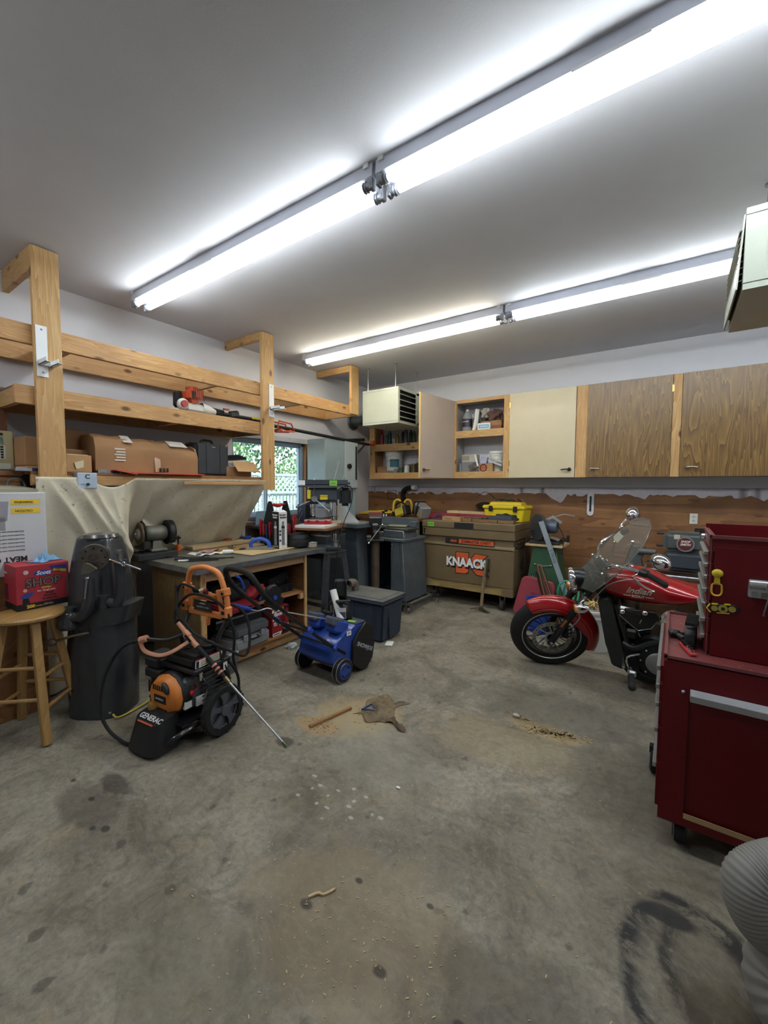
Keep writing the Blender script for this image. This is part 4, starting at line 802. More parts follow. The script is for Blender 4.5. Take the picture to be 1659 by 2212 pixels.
fr.tube([(-.18, -.1, .12), (.18, -.1, .12)], .012).tube([(-.185, .08, .30), (.185, .08, .30)], .012).box((0, -.12, .135), (.34, .22, .008)).obj('frame', M('frame_black', '#16171a', .3, coat=.3), pw)
# nose tank
def nose(u, v):
    a = u*2*math.pi; e = .55; c_, s_ = math.cos(a), math.sin(a); w_ = .130-.02*v; d_ = .105-.025*v
    z = .02+v*.145; top = 0 if v < 1 else 0
    return (w_*math.copysign(abs(c_)**e, c_), -.265-.020*(1-v)+d_*math.copysign(abs(s_)**e, s_), z+.055*v*(s_*.5+.5))
b = B().grid(nose, 40, 10).grid(lambda u, v: (lambda p: (p[0]*v, -.265+(p[1]+.265)*v, p[2]*v+(.195+.012)*(1-v)))(nose(u, 1)), 40, 8).grid(lambda u, v: (lambda p: (p[0]*v, -.285+(p[1]+.285)*v, .02))(nose(u, 0)), 40, 2)
b.obj('detergent_tank', black, pw)
B().lathe([(.03, 0), (.038, .1), (.038, .7), (.03, 1), (0, 1)], (-.06, -.235, .19), (-.06, -.24, .235), 16).obj('filler_cap', M('dirty_yellow_cap', '#8f6b2c', .6, var=.25), pw)
tmt = M('sticker_white', '#c9c9c9', .6)
text('GENERAC', .042, (.02, -.315, .1925), (R(28), R(0), R(0)), tmt, pw, bold=.001)
B().box((.01, -.343, .176), (.13, .010, .003), (R(28), 0, R(0))).obj('orange_stripe', M('stripe_orange', '#a84a2a', .5), pw)
for sx in (-1, 1): B().cyl((sx*.08, -.32, 0), (sx*.08, -.32, .03), .018).obj('foot', rubber, pw)
# engine
b = B().box((.0, -.05, .27), (.23, .24, .20), bev=.02).cyl((0, -.12, .28), (0, .13, .28), .105, n=28); b.obj('crankcase', M('cast_aluminium', '#6e7072', .45, .7, var=.25, scale=12), pw)
b = B()
for i in range(7): b.bx(.10, .135, -.06+i*.0, .16, .20+i*.027, .208+i*.027)
b.obj('cooling_fins', M('cast_aluminium', '#6e7072', .45, .7), pw)
B().lathe([(0, 0), (.06, 0), (.065, .1), (.065, .9), (.05, 1), (0, 1)], (.02, .10, .29), (.02, .27, .29), 20).box((.03, .2, .36), (.13, .15, .07), bev=.012).obj('pump', M('cast_aluminium', '#6e7072', .45, .7), pw)
oc_ = M('engine_orange', '#c8752c', .45, var=.12)
B().lathe([(0, 0), (.125, 0), (.13, .3), (.13, 1), (0, 1)], (.0, -.185, .27), (.0, -.125, .27), 30).obj('flywheel_housing', blk, pw)
rc = B().lathe([(0, 0), (.085, 0), (.105, .15), (.122, .6), (.124, 1), (0, 1)], (.0, -.245, .27), (.0, -.185, .27), 12).obj('recoil_cover', oc_, pw)
b = B()
for r_, z0, z1, n_ in ((0, .315, .345, 7), (0, .19, .215, 7)):
    for i in range(n_): b.bx(-.06+i*.018, -.051+i*.018, -.2475, -.244, z0, z1)
for i in range(3): b.box((.095, -.215, .20+i*.012), (.05, .003, .006), (0, 0, R(60)))
b.obj('vent_slot', blk, rc)
B().bx(-.05, .055, -.2485, -.245, .245, .29, .001).obj('badge', ink, rc); text('GENERAC', .017, (0, -.249, .268), FY, tmt, rc)
B().ball((.06, -.25, .345), (.018, .018, .038), (0, R(-35), 0)).obj('starter_grip', black, rc)
B().bx(.112, .1265, -.178, -.13, .20, .245).obj('engine_label', paper, pw); B().bx(.118, .1295, -.10, -.04, .185, .24, .001).obj('engine_label', paper, pw)
B().tube([(.115, -.1, .33), (.13, -.09, .30), (.128, -.13, .28)], .004).ball((.135, -.135, .285), (.012, .014, .018)).obj('fuel_valve', red, pw)
B().cyl((.12, -.06, .33), (.12, -.06, .38), .014).tube([(.13, -.05, .34), (.14, -.03, .28), (.13, -.05, .2)], .004, 6, 3).obj('spark_lead', chrome, pw)
B().cyl((.09, .09, .22), (.15, .10, .22), .018).obj('oil_plug', M('cap_orange', '#b5472a', .5), pw)
tk_ = B().box((.04, -.02, .465), (.27, .25, .075), bev=.022, seg=2).box((.04, -.02, .418), (.29, .27, .03), bev=.008); tk_.obj('fuel_tank', black, pw)
b = B().lathe([(.045, 0), (.047, .8), (.04, 1), (0, 1)], (.09, .02, .50), (.09, .02, .53), 20); b.obj('fuel_cap', blk, pw)
b = B()
for i in range(5): b.tube([(-.06, -.13+i*.03, .505), (.02, -.11+i*.03, .508)], .005, 5)
b.obj('tank_rib', blk, pw)
B().box((.178, -.045, .462), (.003, .19, .045), (0, R(4), 0)).obj('warning_label', paper, pw)
B().box((.1795, -.045, .486), (.002, .19, .008), (0, R(4), 0)).obj('label_stripe', M('stripe_pink', '#b03a55', .5), pw)
for z in (.474, .462, .450): B().box((.1800, -.03, z), (.002, .15, .005), (0, R(4), 0)).obj('label_lines', M('label_ochre', '#8e8662', .6), pw)
B().box((.1800, -.127, .462), (.002, .018, .04), (0, R(4), 0)).obj('label_icon', ink, pw)
B().box((-.16, -.12, .43), (.15, .15, .09), bev=.025, seg=2).box((-.16, -.12, .36), (.14, .14, .06), bev=.01).obj('air_filter', M('filter_black', '#1d1f20', .55), pw)
b = B().box((-.15, -.12, .28), (.10, .10, .10), bev=.006)
for k in range(6): b.tube([(-.2+.02*k, -.18, .24+.02*(k % 3)), (-.18+.02*k, -.19, .32)], .005, 5)
b.obj('carburettor', M('carb_rust', '#4a3a32', .6, .5, var=.4, scale=25), pw)
# handle: black tube legs into orange panel
oh = M('handle_orange', '#d98446', .5, var=.08)
b = B()
for sx in (-1, 1): b.tube([(sx*.18, .10, .70), (sx*.185, .11, .74)], .016, 10)
b.tube([(-.185, .095, .735), (-.185, .09, .80), (-.17, .085, .86), (-.145, .08, .93), (-.11, .08, .965), (0, .08, .985), (.11, .08, .965), (.15, .08, .92), (.17, .085, .86), (.185, .09, .80), (.185, .095, .735)], .0175, 12, 5)
b.obj('grip_bar', oh, pw)
b = B()
for sx in (-1, 1):
    b.box((sx*.18, .085, .845), (.05, .05, .05), (0, sx*R(-10), 0), bev=.008).box((sx*.185, .085, .72), (.055, .055, .07), bev=.008).box((sx*.135, .08, .78), (.035, .02, .15), (0, sx*R(-12), 0), bev=.006)
b.box((0, .075, .80), (.22, .03, .05), bev=.008).box((0, .078, .69), (.30, .025, .04), bev=.006).box((.03, .075, .65), (.025, .02, .07), (0, R(8), 0), bev=.004).obj('control_panel', oh, pw)
B().box((0, .062, .738), (.16, .006, .06), (R(-6), 0, 0)).obj('dark_panel', M('panel_ink', '#26241f', .6), pw); text('GENERAC', .012, (0, .057, .755), FY, tmt, pw); text('2900PSI/2.4GPM', .017, (.0, .0585, .728), FY, tmt, pw)
B().box((0, .07, .815), (.10, .05, .012), (R(20), 0, 0), bev=.003).obj('nozzle_plate', oh, pw)
for x, c_ in ((-.03, ink), (.0, M('nozzle_cream', '#cfc59f', .5)), (.035, M('nozzle_maroon', '#6e2030', .5)), (-.065, blk)): B().cyl((x, .06, .822), (x, .05, .848), .015, n=12).obj('spray_nozzle', c_, pw)
for sx in (-1, 1): B().cyl((sx*.185, .052, .72), (sx*.185, .062, .72), .012).cyl((sx*.18, .055, .84), (sx*.18, .065, .84), .009).obj('bolt', blk, pw)
B().bx(.186, .19, .05, .08, .36, .41).obj('frame_label', paper, pw)
# hose
hp = [(.16, .18, .30), (.20, .12, .42), (.23, .1, .60), (.18, .06, .76), (.05, .03, .82), (-.10, .03, .80), (-.20, .02, .70), (-.19, .0, .62), (-.1, -.02, .66), (.08, -.05, .60), (.25, .02, .52), (.31, .12, .46), (.29, .17, .60), (.22, .17, .72), (.08, .10, .78), (-.03, .05, .84), (-.15, .02, .87), (-.20, .02, .78)]
B().tube(hp, .0085, 8, 8).obj('coiled_hose', rubber, pw)
B().tube([(-.20, .02, .86), (-.12, -.02, .66), (.03, .02, .50), (.17, .10, .40), (.22, .14, .28), (.22, .12, .10)], .0085, 8, 8).obj('coiled_hose', rubber, pw)
# wand resting on the tank, gun at left
wd = T('spray_wand', 'pressure washer lance with a long steel tube, its tip resting on the floor', 'spray gun', (0, 0, 0))
A_ = Vector((1.80, -4.26, .625)); Z_ = Vector((2.463, -4.03, .012)); dn = (Z_-A_).normalized()
def al(t): return A_+(Z_-A_)*t
salm = M('faded_orange', '#c58a6c', .55, var=.06)
B().tube([A_-dn*.05+Vector((0, 0, .015)), A_+Vector((0, 0, .01)), al(.10), al(.14)], [.012, .017], 10).box(A_+dn*.03+Vector((0, 0, .0)), (.05, .03, .045), (0, R(40), R(19)), bev=.008).obj('gun_body', salm, wd)
B().tube([al(.07)+Vector((0, 0, -.01)), Vector((1.80, -4.33, .52)), Vector((1.74, -4.38, .50)), Vector((1.67, -4.43, .53)), Vector((1.65, -4.44, .60))], .012, 8, 5, flat=.6).tube([Vector((1.65, -4.44, .59)), Vector((1.69, -4.42, .605))], .02, 8).obj('trigger_guard', salm, wd)
B().tube([A_+dn*.02, Vector((1.76, -4.34, .585)), Vector((1.69, -4.42, .60))], .011, 8, 4).obj('grip_tube', black, wd)
B().tube([al(.13), al(.42)], [.016, .013], 10).obj('foam_sleeve', rubber, wd)
for t_ in (.30, .33, .36): B().tube([al(t_), al(t_+.013)], .0175, 12).obj('pink_ring', M('ring_salmon', '#c1776a', .5), wd)
B().tube([al(.41), al(.45)], .014, 10).obj('brass_collar', M('brass', '#7f7352', .35, .9), wd)
B().tube([al(.44), al(.95)], .0065, 10).obj('lance_tube', alum, wd)
B().tube([al(.945), al(.97)], .011, 10).obj('coupler', M('brass', '#7f7352', .35, .9), wd); B().tube([al(.965), al(.985)], .0125, 10).obj('green_nozzle', M('nozzle_green', '#3d5747', .5), wd)
B().box(A_+dn*.06+Vector((.008, -.018, .004)), (.055, .003, .016), (0, R(42), R(19))).obj('grip_label', ink, wd)
hz = T('pressure_hose', 'thin black hose looping out left from the spray gun and back under the nose tank', 'hose', (0, 0, 0))
B().tube([(1.71, -4.40, .595), (1.60, -4.46, .575), (1.52, -4.5, .52), (1.45, -4.54, .40), (1.43, -4.57, .27), (1.44, -4.58, .14), (1.50, -4.57, .06), (1.60, -4.55, .02), (1.70, -4.52, .014), (1.85, -4.35, .014), (2.0, -4.1, .014)], .0095, 8, 8).obj('hose_run', rubber, hz)
B().tube([(1.685, -4.415, .600), (1.62, -4.45, .583)], .015, 8).obj('hose_sleeve', black, hz)
# ================================================================ SNOW BLOWER
sb_ = T('snow_blower', 'blue and black electric snow blower with folded-back handle beside the bench', 'snow blower', (1.95, -3.20, 0), rz=R(-3))
bl = M('blower_blue', '#1d3f8f', .35, var=.12, coat=.2)
for sx in (1, -1):
    wx = .215*sx; wo = B().lathe([(0, 0), (.06, 0), (.088, .05), (.092, .25), (.092, .75), (.088, .95), (.06, 1), (0, 1)], (wx-.028, 0, .092), (wx+.028, 0, .092), 36).obj('wheel', black, sb_)
    B().torus((wx-.02, 0, .092), (1, 0, 0), .0905, .0025, 36, 5).torus((wx+.02, 0, .092), (1, 0, 0), .0905, .0025, 36, 5).obj('rim_line', alum, wo)
    hb = B().lathe([(0, 0), (.064, 0), (.060, 1), (0, 1)], (wx+.028*sx, 0, .092), (wx+.036*sx, 0, .092), 32).obj('hub_disc', bl, wo)
    for a0 in (20, 200): B().torus((wx+.0365*sx, 0, .092), (1, 0, 0), .042, .006, 14, 6, arc=(R(a0), R(a0+130))).obj('hub_slot', blk, wo)
B().cyl((-.21, 0, .092), (.21, 0, .092), .007).obj('axle', steel, sb_)
# body profile in yz, front (+y)
prof = [(-.10, .17), (-.02, .10), (.14, .10), (.20, .05), (.30, .02), (.36, .10), (.38, .22), (.36, .33), (.30, .38), (.18, .40), (.06, .36), (-.06, .30)]
B().prism(prof, -.19, .19, 'yz', .012).obj('body', bl, sb_)
for sx in (-1, 1): B().prism([(.12, .10), (.22, .02), (.30, .012), (.37, .08), (.395, .20), (.37, .34), (.28, .40), (.20, .34), (.13, .27)], sx*.192, sx*.215, 'yz', .004).obj('side_plate', black, sb_)
for i in range(6): B().box((.2155, .26, .08+i*.045), (.003, .20, .004), (R(-20), 0, 0)).obj('plate_groove', blk, sb_)
text('SNOWJOE', .046, (.2175, .265, .20), (R(90), R(0), R(90)), M('grey_ink', '#b8bcc4', .5), sb_, bold=.0003).rotation_euler = (R(90), R(28), R(90))
b = B()
for i in range(6): b.box((.0, -.065+i*.012, .17+i*.017), (.30, .03, .006), (R(35), 0, 0))
b.obj('vent_fins', bl, sb_)
for sx in (-1, 1):
    b = B().box((sx*.10+.0, .06, .40), (.13, .15, .11), (R(-20), 0, 0), bev=.02); b.obj('battery_bay', bl, sb_)
    B().box((sx*.10, .03, .445), (.11, .13, .07), (R(-20), 0, 0), bev=.015).obj('battery_cover', GLASS('smoked_cover', '#6b7080', .55, .12), sb_)
    B().box((sx*.10, .05, .43), (.08, .09, .05), (R(-20), 0, 0), bev=.006).obj('battery', M('battery_dark', '#1d1a22', .5), sb_)
B().box((.10, .24, .398), (.18, .12, .012), (R(0), 0, 0), bev=.003).obj('top_plate', M('plate_blue_grey', '#3a4456', .5), sb_)
B().box((.13, .20, .408), (.07, .04, .004), (0, 0, R(15))).obj('green_sticker', M('sticker_green', '#8fc04a', .5), sb_); B().box((.192, .10, .35), (.003, .05, .035)).obj('white_sticker', paper, sb_)
text('QC', .02, (.1945, .10, .35), FX, ink, sb_)
b = B().lathe([(.075, 0), (.07, .4), (.06, 1)], (.02, .22, .39), (.0, .20, .56), 24)
b.obj('chute', black, sb_).modifiers.new('s', 'SOLIDIFY').thickness = .005
def chute(u, v):
    a = R(20)+u*R(200); r_ = .062-.006*v; return (.0+r_*math.cos(a)-.02*v, .20+r_*math.sin(a)*.8-.02*v*0+.03*v, .56+v*.16)
B().grid(chute, 18, 6).obj('chute_deflector', black, sb_).modifiers.new('s', 'SOLIDIFY').thickness = .006
B().tube([(.05, .14, .575), (.08, .10, .58), (.15, .16, .585)], .014, 8).bx(.02, .15, .12, .16, .56, .58, .006).obj('chute_handle', black, sb_)
B().grid(lambda u, v: (.035+.060*math.cos(R(-100)+u*R(80)), .21+.062*math.sin(R(-100)+u*R(80))-.016, .43+v*.09), 8, 3).obj('chute_label', paper, sb_)
B().grid(lambda u, v: (.035+.061*math.cos(R(-97)+u*R(74)), .21+.063*math.sin(R(-97)+u*R(74))-.016, .435+v*.05), 8, 3).obj('label_print', M('label_purple', '#5f5273', .5), sb_)
B().tube([(-.09, .10, .47), (.02, .08, .475)], .018, 10).obj('assist_grip', rubber, sb_)
# handle rails towards -y, up
b = B()
for sx in (-1, 1): b.tube([(sx*.185, .06, .20), (sx*.18, -.12, .33), (sx*.17, -.40, .56), (sx*.165, -.62, .76)], .013, 10, 4)
b.tube([(-.16, -.30, .47), (.16, -.30, .47)], .011).tube([(-.17, -.1, .31), (.17, -.1, .31)], .010).obj('handle_rail', M('rail_black', '#15161a', .35), sb_)
b = B().tube([(.165, -.60, .74), (.165, -.68, .82), (.16, -.73, .90), (.12, -.755, .955), (.0, -.76, .965), (-.12, -.755, .955), (-.16, -.73, .90), (-.165, -.68, .82), (-.165, -.6, .74)], .0185, 12, 5); b.obj('foam_grip', rubber, sb_)
B().lathe([(0, 0), (.055, 0), (.06, .3), (.055, 1), (0, 1)], (.135, -.60, .80), (.18, -.60, .80), 24).box((.15, -.58, .75), (.04, .12, .10), (R(-40), 0, 0), bev=.01).obj('switch_box', black, sb_)
B().tube([(.10, -.70, .90), (.10, -.665, .87), (.10, -.64, .80), (.10, -.655, .76)], .011, 8, 5, flat=.5).tube([(-.10, -.70, .90), (-.10, -.665, .87), (-.10, -.64, .80)], .009, 8, 5).obj('trigger_lever', M('lever_blue', '#2143a8', .4), sb_)
B().cyl((.18, -.60, .78), (.19, -.60, .78), .014).obj('blue_button', M('lever_blue', '#2143a8', .4), sb_)
b = B()
for sx in (-1, 1):
    b.box((sx*.185, -.30, .48), (.03, .035, .05), (R(40), 0, 0), bev=.006).box((sx*.195, -.06, .285), (.03, .04, .035), (R(40), 0, 0), bev=.006)
b.obj('clamp_knob', M('lever_blue', '#2143a8', .4), sb_)
B().tube([(-.05, -.62, .66), (.0, -.60, .655), (.03, -.55, .67), (.06, -.45, .63), (.06, .05, .44)], .005, 6).obj('crank_rod', alum, sb_); B().tube([(-.19, -.66, .675), (-.05, -.62, .66)], .015, 10).obj('crank_grip', M('lever_blue', '#2143a8', .4), sb_)
pr = B().lathe([(.026, 0), (.028, .0), (.028, 1), (.026, 1)], (2.02, -3.06, .42), (1.90, -3.02, .64), 16); pr.obj('rolled_manual', paper, None, 'rolled white paper stuck in the snow blower beside the chute', 'paper')

# ================================================================ TOTE
to = T('storage_tote', 'dusty navy plastic storage tote with lid, right of the snow blower', 'tote', (1.70, -2.22, 0), rz=R(2))
nav = M('tote_navy', '#2b3544', .5, var=.1, dust=.2)
B().box((0, 0, .19), (.50, .36, .38), bev=.02, seg=2, taper=1.10).obj('bin', nav, to)
b = B()
for x in (-.12, .12):
    b.box((x, -.190, .2), (.10, .015, .34), (R(3), 0, 0), bev=.004)
b.box((.268, 0, .2), (.015, .16, .34), (0, R(-3), 0), bev=.004); b.obj('side_rib', nav, to)
B().box((0, 0, .392), (.60, .46, .028), bev=.01, seg=2).obj('rim', nav, to)
B().box((0, 0, .413), (.57, .43, .018), bev=.008).bx(-.24, .24, -.17, .17, .42, .428, .003).obj('lid', M('tote_lid', '#343e4a', .55, var=.1, dust=.6), to)
# ================================================================ DRILL PRESS ON STAND
ds = T('machine_stand', 'worn steel machine stand under the drill press', 'stand', (1.08, -2.265, 0), rz=R(0))
wst = M('worn_stand', '#45484c', .5, .4, var=.3, scale=12, wear='#77756c')
b = B()
TX, TY, BX, BY = .165, .15, .21, .26
for sx in (-1, 1):
    for sy in (-1, 1):
        d_ = Vector((sx*TX, sy*TY, .79))-Vector((sx*BX, sy*BY, 0)); q = Matrix.Translation(Vector((sx*(TX+BX)/2, sy*(TY+BY)/2, .395))) @ d_.to_track_quat('Z', 'Y').to_matrix().to_4x4()
        k = B(); k.box((0, -sy*.0, 0), (.006, .06, d_.length)).box((-sx*.025, sy*.027, 0), (.055, .006, d_.length)); k.tf(q); k.obj('leg', wst, ds)
for z, a_, c_ in ((.28, (TX+BX)/2+.03, (TY+BY)/2+.03),):
    B().box((a_, 0, z), (.004, c_*2, .04)).box((-a_, 0, z), (.004, c_*2, .04)).box((0, c_, z), (a_*2, .004, .04)).box((0, -c_, z), (a_*2, .004, .04)).obj('stretcher', wst, ds)
B().box((0, 0, .80), (TX*2+.04, TY*2+.06, .02), bev=.004).box((0, 0, .765), (TX*2+.01, TY*2+.02, .05)).obj('stand_top', wst, ds)
dp = T('drill_press', 'dark grey bench drill press with a green price tag on its belt cover', 'drill press', (1.035, -2.255, .811), rz=R(-48))
dpm = M('press_grey', '#3d434b', .4, .1, var=.15, dust=.6, coat=.2)
B().box((0, .06, .02), (.24, .32, .035), bev=.01, seg=2).lathe([(.07, 0), (.05, .4), (.045, 1), (0, 1)], (0, .15, .03), (0, .15, .10), 20).obj('base', dpm, dp)
B().cyl((0, .15, .04), (0, .15, .62), .036, n=24).obj('column', chrome, dp)
B().torus((0, .15, .37), (0, 0, 1), .04, .007, 24, 6).cyl((0, .15, .18), (0, .15, .25), .055).box((0, .06, .205), (.07, .16, .05), bev=.01).cyl((.05, .13, .21), (.11, .12, .21), .018).obj('table_bracket', dpm, dp)
B().lathe([(0, 0), (.10, 0), (.12, .3), (.12, 1), (0, 1)], (0, -.05, .225), (0, -.05, .245), 28).obj('table', M('press_iron', '#5b5d5f', .35, .8), dp)
hd = B().box((0, .03, .60), (.20, .36, .16), bev=.03, seg=2).cyl((0, -.08, .50), (0, -.08, .56), .06); hd.obj('head', dpm, dp)
B().box((0, .05, .725), (.26, .54, .075), bev=.025, seg=2).box((0, .05, .692), (.275, .56, .018), bev=.005).obj('belt_cover', dpm, dp)
B().box((.0, .27, .58), (.16, .13, .20), bev=.03, seg=2).obj('motor', M('motor_black', '#1f2227', .45, dust=.3), dp)
b = B()
for i in range(6): b.box((.082, .22+i*.02, .58), (.006, .008, .15))
b.obj('motor_fin', M('motor_black', '#1f2227', .45), dp)
B().lathe([(.03, 0), (.03, .3), (.022, .35), (.022, .6), (.026, .62), (.026, .9), (.012, 1), (0, 1)], (0, -.08, .50), (0, -.08, .37), 20).obj('chuck', chrome, dp)
B().cyl((0, -.08, .375), (0, -.08, .31), .005).obj('drill_bit', steel, dp)
for k in range(3):
    a = R(90+115*k); B().tube([(.10, -.06, .56), (.12, -.06+.19*math.cos(a), .56+.19*math.sin(a))], .005, 6).ball((.121, -.06+.20*math.cos(a), .56+.20*math.sin(a)), .014).obj('feed_handle', steel, dp)
B().lathe([(0, 0), (.035, 0), (.032, 1), (0, 1)], (.09, -.06, .56), (.13, -.06, .56), 20).obj('feed_hub', chrome, dp)
for i, (x, z, w_, h_) in enumerate(((-.035, .56, .05, .11),)): B().bx(.1005, .103, -.135, -.10, .54, .655).obj('warning_label', yellow, dp)
B().bx(.1005, .103, .00, .08, .55, .60).obj('warning_label', yellow, dp); text('DANGER', .02, (.1035, .04, .583), FX, ink, dp)
B().bx(.1305, .1325, -.22, -.155, .705, .755).obj('spec_label', paper, dp)
B().bx(.1305, .1325, .10, .18, .695, .755).obj('price_tag', M('tag_green', '#79c23e', .6), dp); text('$150', .022, (.1335, .14, .725), FX, ink, dp)
B().bx(.10, .11, -.14, -.09, .5, .56).bx(.10, .13, .06, .10, .51, .54).obj('switch', blk, dp)
B().tube([(.10, .20, .66), (.14, .28, .70), (.12, .34, .66), (.10, .33, .50), (.12, .25, .3), (.16, .2, .1), (.2, .16, -.2), (.2, .12, -.7)], .005, 6, 6).obj('power_cord', blk, dp)
for i_, (px_, py_, z_) in enumerate(((1.13, -2.25, 1.057),)):
    B().box((0, 0, 0), (.38, .54, .018)).obj('board', ply_x, None, 'plywood board clamped on the drill press table', 'board', loc=(1.11, -2.32, 1.067), rot=(0, 0, R(19)))
    B().box((0, 0, 0), (.33, .42, .026), bev=.002).obj('white_board', M('melamine_white', '#d6d7d4', .4), None, 'white melamine board on top of the plywood drill press board', 'board', loc=(1.10, -2.36, 1.0895), rot=(0, 0, R(19)))
og = T('parts_organizer', 'red small-parts organizer with a clear lid on the white board', 'organizer', (1.10, -2.36, 1.1035), rz=R(35)); og.scale = (1.15, 1, 1)
B().bx(-.12, .12, -.06, .06, 0, .030, .004).obj('tray', red, og); B().bx(-.12, .12, -.06, .06, .031, .050, .005).obj('lid', GLASS('organizer_lid', '#f2c9c9', .45, .1), og)
for x in (-.08, .0, .08): B().bx(x-.012, x+.012, -.066, -.058, .018, .044, .002).obj('latch', M('latch_maroon', '#7d1119', .4), og)
for x in (-.06, 0, .06): B().bx(x-.001, x+.001, -.058, .058, .002, .046).obj('divider', M('divider_red', '#b5222c', .4), og)
B().box((0, 0, 0), (.13, .05, .028), bev=.002).obj('pine_block', ppale, None, 'small pale pine block behind the red organizer', 'block', loc=(1.19, -2.18, 1.117), rot=(0, 0, R(30)))
B().box((0, 0, 0), (.16, .04, .012)).obj('pen_box', M('print_grey', '#8d8d90', .5), None, 'small grey strip lying on the red organizer', 'strip', loc=(1.08, -2.35, 1.1605), rot=(0, 0, R(32)))
# white triangular gusset / board behind drill press
B().prism([(0, 0), (.28, 0), (.27, .02), (.15, .15), (.075, .31), (.0, .31)], -.006, .006, 'xz').obj('white_gusset', M('panel_white', '#d3d6d6', .5), None, 'white curved panel standing behind the drill press column', 'panel', loc=(.93, -1.89, 1.0765), rot=(0, 0, R(35)))
B().bx(.84, 1.28, -1.92, -1.46, 1.03, 1.075).obj('machine_table', greym, None, 'grey machine table between the drill press and the bandsaw', 'table')
B().prism([(-.13, .0), (.13, 0), (.08, 1.028), (-.08, 1.028)], -.1, .1, 'xz').obj('side_table_pedestal', greym, None, 'grey pedestal carrying the machine table behind the drill press', 'pedestal', loc=(1.05, -1.65, 0))
# ================================================================ BANDSAW
bs = T('bandsaw', 'tall pale grey-green bandsaw cabinet behind the drill press, by the window', 'bandsaw', (.34, -1.24, 0))
bsm = M('bandsaw_grey_green', '#8b9a9c', .45, var=.08, dust=.2)
B().bx(-.16, .16, -.36, .30, 1.47, 2.12, .006).obj('upper_wheel_cover', bsm, bs); B().bx(.161, .172, .02, .30, 1.48, 2.12, .003).obj('door_panel', M('bandsaw_pale', '#a3adad', .45, var=.05), bs)
B().bx(-.14, .14, .17, .29, .9, 1.47).obj('column', bsm, bs); B().bx(-.2, .2, -.38, .30, .0, .86, .01).obj('lower_cabinet', greym, bs)
B().bx(-.2, .26, -.32, .15, .97, 1.0, .004).cyl((0, -.1, .86), (0, -.1, .97), .05).obj('table', steel, bs)
B().cyl((.172, .10, 1.78), (.20, .10, 1.78), .035, n=20).box((.205, .10, 1.78), (.012, .05, .016)).obj('knob', black, bs)
B().bx(.172, .182, .245, .275, 1.6, 2.06).obj('slot_bar', dsteel, bs)
for a, c_ in (((-.22, 1.52), (-.08, 1.86)), ((-.08, 1.5), (.02, 1.66))):
    B().tube([(.163, a[0], a[1]), (.163, c_[0], c_[1])], .002, 4).obj('scratch', paper, bs)
B().bx(-.02, .14, -.34, -.20, 1.22, 1.44, .01).obj('guide_guard', M('bandsaw_dark_grey', '#7c898b', .5), bs)  # guard in a darker grey than the wheel cover
# ================================================================ VISE ON POST
vs_ = T('post_vise', 'black bench vise on a rusty steel pipe post in front of the jointer', 'vise', (1.29, -1.58, 0), rz=R(35))
B().cyl((0, 0, .02), (0, 0, .86), .05, n=24).obj('pipe_post', M('rusty_pipe', '#5a4c40', .6, .5, var=.25, scale=8), vs_); B().box((0, 0, .01), (.34, .34, .02), bev=.003).obj('base_plate', dsteel, vs_)
vm = M('vise_black', '#222529', .5, .3, var=.2, dust=.5)
B().box((0, 0, .87), (.20, .2, .02), bev=.003).box((0, .02, .93), (.10, .14, .10), bev=.015).box((0, .0, 1.03), (.085, .24, .09), bev=.02).box((0, .06, 1.11), (.15, .04, .07), bev=.008).box((0, -.06, 1.10), (.15, .05, .09), bev=.012).box((0, -.10, 1.02), (.09, .10, .10), bev=.015).obj('vise_body', vm, vs_)
B().bx(-.075, .075, .028, .04, 1.10, 1.16).bx(-.075, .075, -.033, -.024, 1.10, 1.16).obj('jaw_plate', steel, vs_)
B().cyl((0, -.14, .985), (0, -.20, .985), .02).obj('screw', steel, vs_); B().tube([(.08, -.19, 1.06), (-.07, -.20, .86)], .008, 8).ball((.083, -.19, 1.065), .014).ball((-.073, -.20, .855), .014).obj('handle_bar', chrome, vs_)
B().box((0, 0, 0), (.16, .06, .05), bev=.002).obj('red_brick', M('brick_red', '#7e4238', .9, var=.15), None, 'reddish block resting on top of the black vise', 'block', loc=(1.27, -1.55, 1.172), rot=(0, 0, R(35)))
# ================================================================ JOINTER
jn = T('jointer', 'grey jointer on a flared sheet-steel stand and wheeled base, beside the job-site chest', 'jointer', (1.24, -1.08, 0))
B().prism([(.05, .13), (.31, .13), (.27, .83), (.08, .83)], -.26, .26, 'xz')
sd = B()
# right end panel (flared), left end panel, back
sd.grid(lambda u, v: (.31-.04*v, -.26+.52*u+(.02*(1-v))*(2*u-1), .13+.70*v), 1, 1).grid(lambda u, v: (.30-.04*v, -.25+.5*u, .13+.70*v), 1, 1)
sd.prism([(-.30, .13), (.33, .13), (.28, .83), (-.27, .83)], .24, .26, 'xz')
k = B().prism([(.29, .10), (.335, .10), (.285, .83), (.24, .83)], -.27, .27, 'xz', .004); k.obj('end_panel', greym, jn)
k = B().prism([(-.335, .10), (-.31, .10), (-.285, .83), (-.31, .83)], -.27, .27, 'xz', .003); k.obj('end_panel', M('stand_navy', '#23303f', .5, var=.2), jn)
k = B().prism([(-.31, .12), (.29, .12), (.25, .83), (-.285, .83)], .25, .262, 'xz'); k.obj('back_panel', M('stand_navy', '#23303f', .5), jn)
k = B().prism([(.12, .10), (.29, .10), (.24, .83), (.13, .83)], -.272, -.262, 'xz'); k.obj('front_flange', greym, jn)
k = B().prism([(.13, .10), (.155, .10), (.145, .83), (.125, .83)], -.278, -.262, 'xz').prism([(-.33, .10), (-.29, .10), (-.27, .83), (-.31, .83)], -.278, -.262, 'xz').bx(-.33, .33, -.275, -.25, .12, .16); k.obj('corner_post', M('stand_edge', '#596066', .45, .3), jn)
